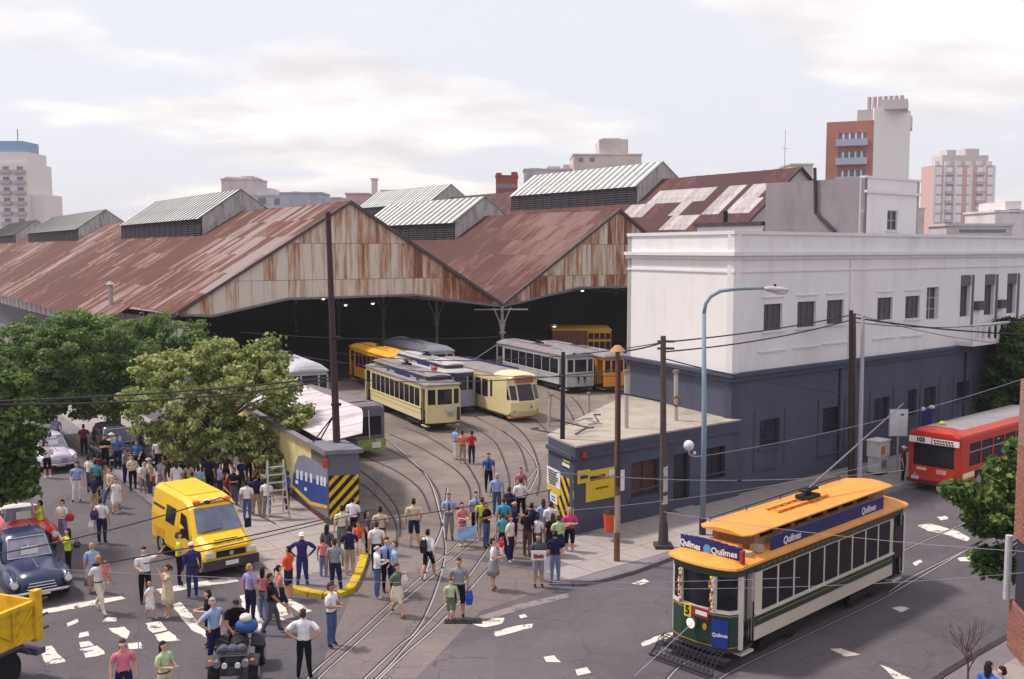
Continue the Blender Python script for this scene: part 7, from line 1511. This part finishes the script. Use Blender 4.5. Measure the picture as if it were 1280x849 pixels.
belt_me = MB().loft([[(.172*math.cos(t*math.tau/14)*k, .134*math.sin(t*math.tau/14)*k, z) for t in range(14)] for z, k in ((.965, .97), (.965, 1.03), (.995, 1.03), (.995, .97))], cap=False).mesh('belt', [DARK])
def setm(o, mats):
    for i, m in enumerate(mats): o.material_slots[i].link = 'OBJECT'; o.material_slots[i].material = m
seen = {}
def person(px, py, h, pose, rot, shirt, leg, low='t', shoes='black', hair='short', hc_='k', fem=False, skirt=None, arm='s', extra=(), label='', ground=0.01, skin=None, loc=None, wid=1.0):
    g = (loc or W(px, py, h+ground)); k = h/1.76
    t = thing('person', label, 'person', (g[0], g[1], ground), rad(rot)); sk = skin or SKIN[R.randrange(3) if R.random() < .5 else 0]
    me, Lf = getbody(pose, fem); sh = cloth(*CL[shirt]); tr = cloth(*CL[leg]); shoe = mat(CL[shoes], rough=.5)
    b = link('body', me, t); setm(b, [sk, sh, tr, tr if low == 't' else sk, sh if arm == 'l' else sk, shoe, HAIRC['k']]); b.scale = (k*wid, k*wid, k)
    hcol = HAIRC[hc_]; hm_ = hair_mesh(hair); o = link('cap' if hair in ('cap', 'hat') else 'hair', hm_, t); setm(o, [hcol, HAIRC['b']]); o.scale = (k, k, k)
    ln = POSES[pose].get('lean', 0)
    if ln: o.location = (0, -.72*ln*1.3*k*1.0, -.72*ln*.35*k)
    if skirt: s = link('dress' if skirt == 'dress' else 'skirt', skirt_mesh(skirt), t); setm(s, [sh if skirt == 'dress' else tr]); s.scale = (k, k, k)
    elif not ln: s = link('belt', belt_me, t); setm(s, [mat((40, 34, 38))]); s.scale = (k, k, k)
    if 'tie' in extra: s = link('tie', tie_me, t); setm(s, [cloth(40, 44, 84)]); s.scale = (k, k, k); s.location = (0, -.135*k, 1.42*k)
    return t
WB = (0, 0, 0)
def bag(label, p, off, size, col, name='bag', rz=0):
    o = thing(name, label, 'bag', (p.location.x+off[0], p.location.y+off[1], off[2]), rz); m = mat(col, rough=.6, var=.1, scale=8)
    sx, sy, sz = size; MB().loft([[(-sx*.7, -sy, 0), (sx*.7, -sy, 0), (sx*.7, sy, 0), (-sx*.7, sy, 0)], [(-sx, -sy*1.3, sz*.5), (sx, -sy*1.3, sz*.5), (sx, sy*1.3, sz*.5), (-sx, sy*1.3, sz*.5)], [(-sx*.7, -sy*.4, sz), (sx*.7, -sy*.4, sz), (sx*.7, sy*.4, sz), (-sx*.7, sy*.4, sz)]]).build('pouch', m, o)
    MB().tube([(-sx*.5, 0, sz), (-sx*.3, 0, sz+.12), (sx*.3, 0, sz+.12), (sx*.5, 0, sz)], .012, 5).build('handle', m, o); return o
P_ = person
# crossing and street, left
P_(58, 552, 1.75, 'hold', 20, 'white', 'black', 's', 'white', label='man in a white shirt and black shorts beside the white vintage car')
P_(55, 543, 1.75, 'hold', -60, 'navy', 'navy', label='dark dressed man leaning behind the white vintage car')
P_(95.4, 577, 1.75, 'relax', 10, 'lblue', 'white', label='man in a light blue shirt and white trousers alone in the left street')
P_(17.7, 587, 1.66, 'walk', -30, 'salmon', 'black', 's', 'beige', 'long', 'b', True, 'skirt', label='woman in an orange top and flared black skirt under the far left tree')
P_(3, 592, 1.66, 'stand', 30, 'white', 'white', 's', 'brown', 'short', 'b', label='person in a white top and pale shorts cut by the left edge')
P_(119.5, 574, 1.68, 'stand', 180, 'teal', 'navy', hc_='k', label='person in a teal shirt seen from behind in the left street')
P_(117, 592, 1.6, 'bend', 200, 'navy', 'khaki', 's', 'brown', 'short', 'r', label='red haired person in navy bending forward in the street', arm='s')
P_(111, 569, 1.72, 'stand', 150, 'cream', 'dgrey', label='man in a cream shirt just left of the teal shirt')
P_(123, 567, 1.7, 'stand', 210, 'maroon', 'black', label='person in dark red just right of the teal shirt')
P_(144.5, 598, 1.45, 'walk', 10, 'white', 'white', 's', 'black', 'short', 'r', True, 'dress', label='girl in a plain white dress walking in the street above the van')
P_(137, 584, 1.7, 'walk', -40, 'beige', 'jeans', hc_='b', label='person in a pinkish beige top and jeans beside the girl in white')
p = P_(49.5, 625, 1.68, 'photo', -70, 'vest', 'navy', 't', 'black', 'short', 'k', True, label='photographer in a yellow green vest behind the red car')
p = P_(77, 624, 1.66, 'hold', -20, 'white', 'lilac', 't', 'white', 'short', 'k', True, label='woman in a white tank top and pale lilac trousers'); bag('red bag on the hip of the woman in the white tank top', p, (.28, 0, .85), (.14, .06, .26), (180, 40, 50))
p = P_(126, 622, 1.72, 'stand', 175, 'white', 'navy', 't', 'black', 'short', 'b', True, wid=1.08, label='woman in a white top and navy trousers walking away'); bag('white carrier bag held by the woman walking away in navy trousers', p, (-.38, 0, .5), (.11, .06, .32), (218, 214, 218)); bag('navy shoulder bag of the woman walking away', p, (-.2, -.16, .95), (.13, .06, .34), (44, 48, 90))
p = P_(84, 660, 1.68, 'photo', -60, 'vest', 'black', 't', 'black', 'long', 'k', True, label='woman in a yellow vest leaning over the blue car'); bag('small black camera bag of the woman by the blue car', p, (.26, .1, 1.0), (.1, .06, .2), (44, 42, 50))
P_(114.6, 678, 1.62, 'stand', 185, 'lblue', 'grey', 's', 'pink', 'short', 'y', True, 'long', label='blonde woman in a light blue top and long grey skirt')
p = P_(123, 694, 1.76, 'walk', 60, 'white', 'cream', 't', 'white', 'short', 'y', label='blond man in white carrying a toddler on his arm')
q = thing('person', 'toddler in pale pink carried by the man in white', 'person', (p.location.x+.24, p.location.y-.12, .95), rad(30)); me, _ = getbody('stand', True); b = link('body', me, q); setm(b, [SKIN[0], cloth(*CL['pink']), cloth(*CL['pink']), SKIN[0], SKIN[0], cloth(*CL['white']), HAIRC['k']]); b.scale = (.48, .48, .42); o = link('hair', hair_mesh('short'), q); setm(o, [HAIRC['b'], HAIRC['b']]); o.scale = (.5, .5, .42)
P_(146, 544, 1.75, 'stand', 10, 'blue', 'navy', label='man in a bright blue shirt near the black saloon')
P_(130.5, 543, 1.75, 'cross', 20, 'black', 'black', label='man all in black left of the blue shirt under the trees')
P_(139, 541, 1.75, 'stand', 190, 'beige', 'beige', hair='hat', hc_='w', label='tall person in beige with a pale hat under the trees')
# crowd by the kerb and under the pale tree
P_(165, 568, 1.66, 'hold', 20, 'cream', 'black', hc_='r', fem=True, label='red haired woman in a cream top beside the black saloon')
P_(197, 547, 1.76, 'stand', 170, 'white', 'black', label='man in a bright white shirt seen from behind under the tree')
P_(201, 572, 1.74, 'walk', 150, 'grey', 'grey', 't', 'red', 'short', 'k', wid=1.1, label='person in loose pale grey clothes and red shoes above the van')
P_(221, 576, 1.62, 'stand', 180, 'white', 'white', 's', 'brown', 'long', 'b', True, 'dress', label='woman in a sleeveless white dress seen from behind above the van')
P_(236, 576, 1.64, 'stand', 170, 'khaki', 'brown', 't', 'brown', 'long', 'b', True, label='woman in a striped khaki top above the van roof')
P_(249, 583, 1.4, 'stand', 190, 'lblue', 'white', 's', 'white', 'short', 'b', label='child in pale blue just behind the van roof')
P_(274, 578, 1.72, 'hold', 120, 'lilac', 'navy', label='man in a pale lilac shirt behind the van roof')
P_(261, 569, 1.74, 'stand', 160, 'navy', 'black', label='man in navy left of the pale lilac shirt')
P_(185, 535, 1.7, 'stand', 30, 'magenta', 'navy', 't', 'black', 'long', 'k', True, label='woman in dark pink among the group under the pale tree')
P_(193, 534, 1.7, 'hold', -30, 'salmon', 'navy', label='man in salmon red right of the dark pink woman')
P_(222, 553, 1.7, 'stand', 200, 'orange', 'brown', 't', 'brown', 'short', 'b', True, label='person in orange under the pale tree')
P_(178, 574, 1.6, 'bend', 40, 'white', 'grey', hair='short', hc_='g', label='grey haired man bending at the kerb by the red box')
P_(186, 572, 1.66, 'stand', -40, 'beige', 'dgrey', hair='hat', hc_='w', label='person in beige with a white hat at the kerb')
bx = thing('cooler_box', 'red box standing on the kerb among the crowd', 'box', W(184, 606, .117)); MB().box(-.3, .3, -.22, .22, .0, .34).build('box_body', mat((186, 50, 46), rough=.5), bx); MB().box(-.32, .32, -.24, .24, .342, .42).build('lid', mat((206, 90, 76), rough=.5), bx); MB().tube([(-.25, -.26, .3), (-.25, -.3, .36), (.25, -.3, .36), (.25, -.26, .3)], .015, 5).build('handle', wht, bx)
for i, (x, y, s, l, r_, lb) in enumerate([(244, 558, 'maroon', 'black', 40, 'person in maroon in the shade behind the pale tree'), (254, 552, 'dgrey', 'navy', 150, 'man in dark grey in the shade under the pale tree'), (268, 560, 'navy', 'navy', 200, 'man in dark navy deep in the tree shade'), (282, 566, 'brown', 'black', 30, 'person in brown in the tree shade'), (287, 543, 'grey', 'grey', 10, 'grey dressed person with a pale hat far under the tree'), (292, 584, 'black', 'dgrey', -30, 'person in black by the tree trunk'), (283, 590, 'maroon', 'black', 90, 'person in dark maroon right of the van roof'), (302, 572, 'navy', 'black', 160, 'person in navy beyond the man in the big blue jacket'), (308, 600, 'white', 'jeans', 180, 'person in white just left of the big blue jacket'), (228, 562, 'navy', 'black', 10, 'person in navy right of the orange one'), (208, 555, 'black', 'brown', 60, 'person in black behind the white shirt under the tree'), (171, 550, 'blue', 'black', -10, 'person in mid blue behind the black saloon'), (310, 560, 'red', 'black', 20, 'person in dull red deep under the tree'), (155, 560, 'grey', 'navy', 100, 'grey shirted person next to the black saloon'), (240, 590, 'yellow', 'jeans', 190, 'child in a yellow shirt hidden behind the van roof'), (320, 570, 'brown', 'black', -50, 'person in brown by the cream wall')]):
    P_(x, y, 1.45 if i == 14 else 1.7, ['stand', 'hold', 'relax', 'walk'][i % 4], r_, s, l, hair='hat' if i == 4 else 'short', hc_='w' if i == 4 else 'kb'[i % 2], fem=i % 3 == 0, label=lb)
P_(319.5, 592, 1.82, 'stand', 180, 'navy', 'khaki', 't', 'black', wid=1.25, arm='l', label='broad man in a big navy jacket and khaki trousers by the ladder')
P_(333, 597, 1.7, 'stand', 170, 'white', 'grey', hc_='k', label='person in a white shirt directly left of the ladder')
P_(358, 588, 1.72, 'stand', -100, 'blue', 'maroon', hc_='b', label='person in blue and maroon between the ladder and the mural')
# around the van and the crossing
P_(223, 664.5, 1.78, 'hold', 110, 'yellow', 'black', hc_='r', label='man in a yellow shirt and black trousers at the van door')
P_(239, 677, 1.78, 'stand', -150, 'cover', 'cover', hair='cap', hc_='w', arm='l', label='man in blue overalls and white cap standing by the van wheel')
P_(179.7, 683, 1.78, 'raise', 20, 'white', 'black', label='man in a white shirt with one arm raised on the crossing')
P_(187, 726.5, 1.12, 'walk', 80, 'white', 'white', 's', 'beige', 'short', 'y', True, 'dress', label='small blonde girl in a white dress on the crossing')
P_(208.5, 705, 1.62, 'photo', -60, 'beige', 'white', 's', 'beige', 'tail', 'b', True, 'dress', label='woman in a pale patterned dress lifting her hands, on the crossing')
P_(259, 737, 1.62, 'hold', -70, 'black', 'black', 't', 'black', 'long', 'k', True, label='black haired woman in black beside the white haired man')
P_(266, 746.5, 1.84, 'akimbo', 60, 'lblue', 'navy', hair='short', hc_='g', label='white haired man in a pale blue shirt left of the quad bike')
P_(292, 741, 1.76, 'bend', 25, 'black', 'black', hair='cap', hc_='k', label='rider in black shirt and cap bending over the quad bike')
P_(312, 704, 1.74, 'stand', 150, 'lilac', 'navy', hair='short', hc_='y', fem=True, label='fair haired woman in a lilac top and dark jeans')
P_(338, 716, 1.76, 'stride', 100, 'black', 'dgrey', label='man in a black shirt and grey trousers striding right')
P_(328.7, 708, 1.6, 'stand', 160, 'pink', 'ljeans', hair='long', hc_='k', fem=True, label='woman in pale pink behind the striding man')
p = P_(348.5, 706, 1.56, 'walk', 120, 'salmon', 'navy', 's', 'white', 'tail', 'k', True, 'skirt', label='girl in a salmon top and navy skirt with a yellow strap')
P_(360, 682, 1.7, 'hold', -110, 'orange', 'navy', 's', 'white', label='man in an orange red shirt and blue shorts')
P_(377, 664.7, 1.82, 'akimbo', 10, 'cover', 'cover', hair='cap', hc_='w', arm='l', label='man in dark blue overalls and white cap with hands on hips')
P_(404, 671, 1.42, 'stand', 170, 'pink', 'ljeans', hc_='b', fem=True, label='girl in pink and pale jeans left of the grey shirted man')
P_(409, 655, 1.66, 'stand', 160, 'dgrey', 'jeans', hair='long', hc_='k', fem=True, label='black haired woman in jeans at the foot of the striped pillar')
P_(418.5, 672, 1.8, 'relax', 175, 'grey', 'navy', hc_='b', label='man in a pale grey shirt and navy trousers near the yellow kerb')
P_(436.6, 656, 1.78, 'cross', 185, 'navy', 'khaki', 's', 'white', hc_='k', label='man in a navy shirt and khaki shorts by the striped pillar')
P_(427, 631, 1.76, 'stand', 200, 'cream', 'green', hc_='k', label='man in a cream shirt against the hazard stripes')
P_(441, 620, 1.76, 'hold', 170, 'white', 'black', hc_='k', label='black haired man in a white shirt highest against the hazard stripes')
P_(448, 652, 1.3, 'stand', 150, 'orange', 'white', 's', 'white', 'short', 'y', label='child in orange and white beside the striped pillar')
P_(458.5, 637, 1.68, 'stand', 100, 'dgrey', 'black', hair='long', hc_='k', fem=True, label='long haired woman in black trousers right of the striped pillar')
P_(475, 632.5, 1.76, 'relax', 190, 'beige', 'brown', label='man in a beige shirt beside the curved rail')
P_(470.5, 651, 1.76, 'stand', 185, 'white', 'black', hair='cap', hc_='n', label='man in a white shirt and navy cap with his back turned')
P_(471, 679.5, 1.74, 'hold', 110, 'white', 'jeans', 't', 'white', 'bald', 'g', label='bald man in a white shirt and jeans in talk with two blue shirts', arm='l')
P_(483.5, 671, 1.78, 'stand', 20, 'lblue', 'black', hc_='b', extra=('tie',), label='blue shirted man with a dark tie, in talk with the bald man')
P_(493, 675, 1.78, 'relax', -80, 'lblue', 'black', hc_='r', label='man in a pale blue shirt bowed toward the bald man')
p = P_(496, 704, 1.6, 'walk', 60, 'green', 'cream', 's', 'brown', 'long', 'b', True, 'skirt', label='brown haired woman in a cream skirt walking over the rails'); bag('white handbag of the woman in the cream skirt', p, (.22, 0, .98), (.1, .05, .26), (214, 206, 200))
P_(517, 622.6, 1.8, 'relax', 180, 'beige', 'navy', 's', 'white', hc_='k', wid=1.08, label='man in a pale tee shirt and navy shorts between the curved rails')
p = P_(535, 661, 1.66, 'walk', 160, 'white', 'black', 's', 'white', hc_='k', fem=True, arm='l', skirt=None, label='person in a white hooded top and black shorts crossing the rails'); bag('black backpack of the person in the white hooded top', p, (-.14, -.12, .9), (.13, .08, .42), (30, 28, 34))
P_(561, 616, 1.8, 'hold', 5, 'lblue', 'grey', hc_='r', extra=('tie',), arm='s', label='man in a blue shirt and dark tie facing the street with a paper')
p = P_(577.6, 627.5, 1.64, 'hold', 30, 'pink', 'pink', 't', 'white', 'short', 'b', True, label='person in pink holding a pale blue cloth')
cl_ = thing('blue_cloth', 'pale blue cloth held by the person in pink', 'cloth', (p.location.x+.2, p.location.y-.4, .35), .25); MB().loft([[(-.38, 0, .0), (.38, .03, .04), (.38, .05, .04), (-.38, .02, 0)], [(-.36, .05, .25), (.34, .0, .28), (.34, .02, .28), (-.36, .07, .25)], [(-.34, 0, .46), (.4, .04, .5), (.4, .06, .5), (-.34, .02, .46)]]).build('cloth', mat((150, 184, 216)), cl_)
P_(595, 614, 1.78, 'stand', 15, 'lblue', 'black', hc_='b', extra=('tie',), label='man in a pale blue shirt and tie with black trousers at the gate')
P_(603, 621, 1.66, 'stand', 170, 'vest', 'khaki', 's', 'white', hc_='b', label='person in a yellow green vest and shorts at the gate')
P_(607.7, 627, 1.7, 'cross', 60, 'black', 'jeans', hair='short', hc_='r', fem=True, label='red haired woman in a black top and jeans')
P_(621, 591, 1.78, 'stand', 180, 'lblue', 'jeans', hc_='g', arm='l', label='man in a light blue shirt walking into the yard')
P_(630, 621.5, 1.68, 'stand', 180, 'turq', 'black', hc_='b', fem=True, label='person in a turquoise shirt in the gate crowd')
P_(643, 624.5, 1.78, 'hold', 100, 'navy', 'navy', 's', 'white', 'bald', 'g', label='bald man in navy in the gate crowd')
P_(651, 597, 1.8, 'relax', 180, 'white', 'black', hair='cap', hc_='n', label='guard in a white shirt and navy cap seen from behind')
P_(651, 584, 1.66, 'stand', 10, 'pink', 'dgrey', hc_='r', fem=True, label='woman in dusty pink facing the guard')
P_(659, 636.5, 1.7, 'hold', 150, 'black', 'brown', hc_='k', label='person in black with a white badge in the gate crowd')
P_(672, 643, 1.5, 'stand', 170, 'white', 'navy', hc_='k', label='boy in white with navy bag in the gate crowd')
P_(679, 623, 1.7, 'stand', 190, 'lblue', 'lilac', hair='long', hc_='b', fem=True, label='dark haired woman in a pale blue dress', skirt='dress')
P_(688, 626, 1.72, 'stand', 200, 'white', 'black', hc_='b', label='person in a white vest and black trousers under the notice board')
P_(690.5, 641, 1.6, 'stand', 185, 'black', 'black', 's', 'brown', 'long', 'b', True, 'dress', label='woman in a long dark dress left of the yellow top')
P_(698, 643.5, 1.62, 'cross', 190, 'lgreen', 'navy', 's', 'brown', 'short', 'b', True, 'skirt', label='woman in a pale yellow top and navy skirt')
P_(712, 634, 1.7, 'cross', 10, 'magenta', 'black', 's', 'white', 'short', 'y', True, wid=1.08, label='blonde woman in a bright pink shirt and black shorts by the wall')
P_(694, 662.5, 1.76, 'cross', 185, 'navy', 'ljeans', 't', 'white', hc_='k', arm='l', label='person in a dark blue top and pale jeans on the kerb corner')
p = P_(673, 666, 1.78, 'hold', 10, 'dgrey', 'grey', 's', 'black', hc_='b', label='man in a grey shirt and shorts carrying a white print in both hands')
cb_ = thing('printed_card', 'white card with a dark print carried by the man in grey shorts', 'card', (p.location.x, p.location.y-.34, 1.0), 0); MB().box(-.24, .24, -.015, .015, .0, .3).build('card', wht, cb_); MB().box(-.16, .16, -.022, -.016, .06, .2).build('print', mat((150, 60, 80), var=.4, scale=10), cb_)
P_(638, 643.5, 1.68, 'stand', 60, 'cream', 'navy', 't', 'white', 'long', 'r', True, label='long haired woman in cream and dark jeans at the gate')
P_(629, 640, 1.62, 'stand', 170, 'teal', 'navy', hc_='b', fem=True, label='person in dark teal left of the long haired woman in cream')
P_(665, 628, 1.72, 'stand', 160, 'navy', 'black', hc_='k', label='man in navy in the middle of the gate crowd')
P_(637, 608, 1.7, 'stand', 150, 'navy', 'jeans', hc_='b', label='person in navy behind the turquoise shirt')
p = P_(616.5, 672.5, 1.7, 'hold', 80, 'white', 'grey', 's', 'brown', 'short', 'k', True, label='woman in a white top and grey skirt carrying a child', skirt='skirt')
q = thing('person', 'small child in red carried by the woman in the grey skirt', 'person', (p.location.x+.26, p.location.y-.08, 1.0), rad(-60)); me, _ = getbody('stand', False); b = link('body', me, q); setm(b, [SKIN[0], cloth(*CL['red']), cloth(*CL['white']), SKIN[0], SKIN[0], cloth(*CL['white']), HAIRC['k']]); b.scale = (.5, .5, .44); o = link('hair', hair_mesh('short'), q); setm(o, [HAIRC['b'], HAIRC['b']]); o.scale = (.52, .52, .44)
p = P_(573.6, 697, 1.8, 'relax', 0, 'grey', 'black', 's', 'black', hc_='b', label='man in a grey polo shirt and black shorts standing beside the boy'); bag('blue bag hanging from the hand of the man in black shorts', p, (.3, -.06, .42), (.12, .06, .4), (44, 72, 176))
P_(563.5, 723, 1.26, 'stand', 10, 'lgreen', 'green', 's', 'brown', hc_='b', label='small boy in a pale green shirt before the man in black shorts')
# yard
P_(569, 532.7, 1.76, 'stand', 120, 'lblue', 'white', hc_='b', label='man in a pale blue shirt and white trousers by the cream tram')
P_(578, 538, 1.7, 'cross', 175, 'salmon', 'khaki', hc_='k', label='person in salmon and khaki, middle of three by the cream tram'); 
P_(589.5, 538, 1.72, 'cross', 200, 'red', 'navy', hc_='k', fem=True, label='person in red and dark jeans, right of three by the cream tram')
P_(610.6, 566, 1.78, 'stand', 5, 'blue', 'black', hc_='b', extra=('tie',), label='man in a blue shirt and tie alone on the yard tracks')
# foreground
P_(153, 799, 1.68, 'stand', 25, 'pink', 'navy', hair='long', hc_='b', fem=True, wid=1.1, label='brown haired woman in a pink tee shirt at the bottom edge')
p = P_(204, 801, 1.66, 'hold', 60, 'lgreen', 'beige', hair='long', hc_='k', fem=True, label='dark haired woman in a pale tank top at the bottom edge')
P_(379, 760, 1.84, 'akimbo', 178, 'white', 'black', hc_='b', label='man in a white shirt seen from behind with hands on hips')
P_(413.6, 728, 1.8, 'hold', 70, 'white', 'jeans', 't', 'black', hc_='b', label='man in a white shirt and blue jeans by the rails holding a paper')
P_(1130, 557, 1.74, 'stand', 60, 'maroon', 'navy', hair='cap', hc_='w', label='man in a dark red shirt and white cap beside the bus')
P_(1237, 826, 1.7, 'stand', 120, 'blue', 'navy', hair='long', hc_='k', label='dark haired person in blue at the lower right corner', ground=.117)
P_(1252, 832, 1.66, 'stand', -120, 'lilac', 'grey', hair='short', hc_='k', label='dark haired person in pale lilac at the lower right corner', ground=.117)
P_(899, 742, 1.66, 'stand', 0, 'white', 'navy', hair='cap', hc_='n', label='driver in a white shirt behind the front window of the green tram', loc=(hero.location.x+.717*-4.35*-1*0-.717*4.3, hero.location.y-.697*4.3), ground=.46)
for i, (x, y, s, l, lb) in enumerate([(70, 520, 'lilac', 'navy', 'person in lilac far up the left street'), (12, 575, 'dgrey', 'jeans', 'person in grey behind the woman with the black skirt'), (104, 530, 'maroon', 'black', 'dark figure beside the tall black car')]): P_(x, y, 1.7, 'stand', i*100, s, l, label=lb)
# ---------------------------------------------------------------- summer air
hz = bpy.data.materials.new('haze_air'); hz.use_nodes = True; ht_ = hz.node_tree; ht_.nodes.clear(); ho_ = ht_.nodes.new('ShaderNodeOutputMaterial'); pv = ht_.nodes.new('ShaderNodeVolumePrincipled'); pv.inputs['Color'].default_value = (.84, .82, .90, 1); pv.inputs['Density'].default_value = .0003; pv.inputs['Anisotropy'].default_value = .2; ht_.links.new(pv.outputs[0], ho_.inputs['Volume'])
tag(MB().box(-950, 950, -250, 1550, -1.2, 62).build('haze', hz), kind='stuff')
GRP = dict(person='people gathered around the depot gate', yard_tram='trams standing in the depot yard', overhead_wire='overhead wires across the street and yard', vintage_car='vintage cars parked in the left street', rooftop='far rooftops beyond the sheds', bag='bags carried in the crowd', utility_pole='utility poles by the gate and street', pipe_post='posts in the yard and on the lodge roof', wall_sign='signs on the lodge wall', tram_shed='gabled sheds of the tram depot', street_tree='street trees', apartment_tower='distant apartment towers')
for o in COL.objects:
    if o.parent is None and 'label' in o and 'group' not in o:
        g_ = GRP.get(o.name.split('.')[0])
        if g_: o['group'] = g_
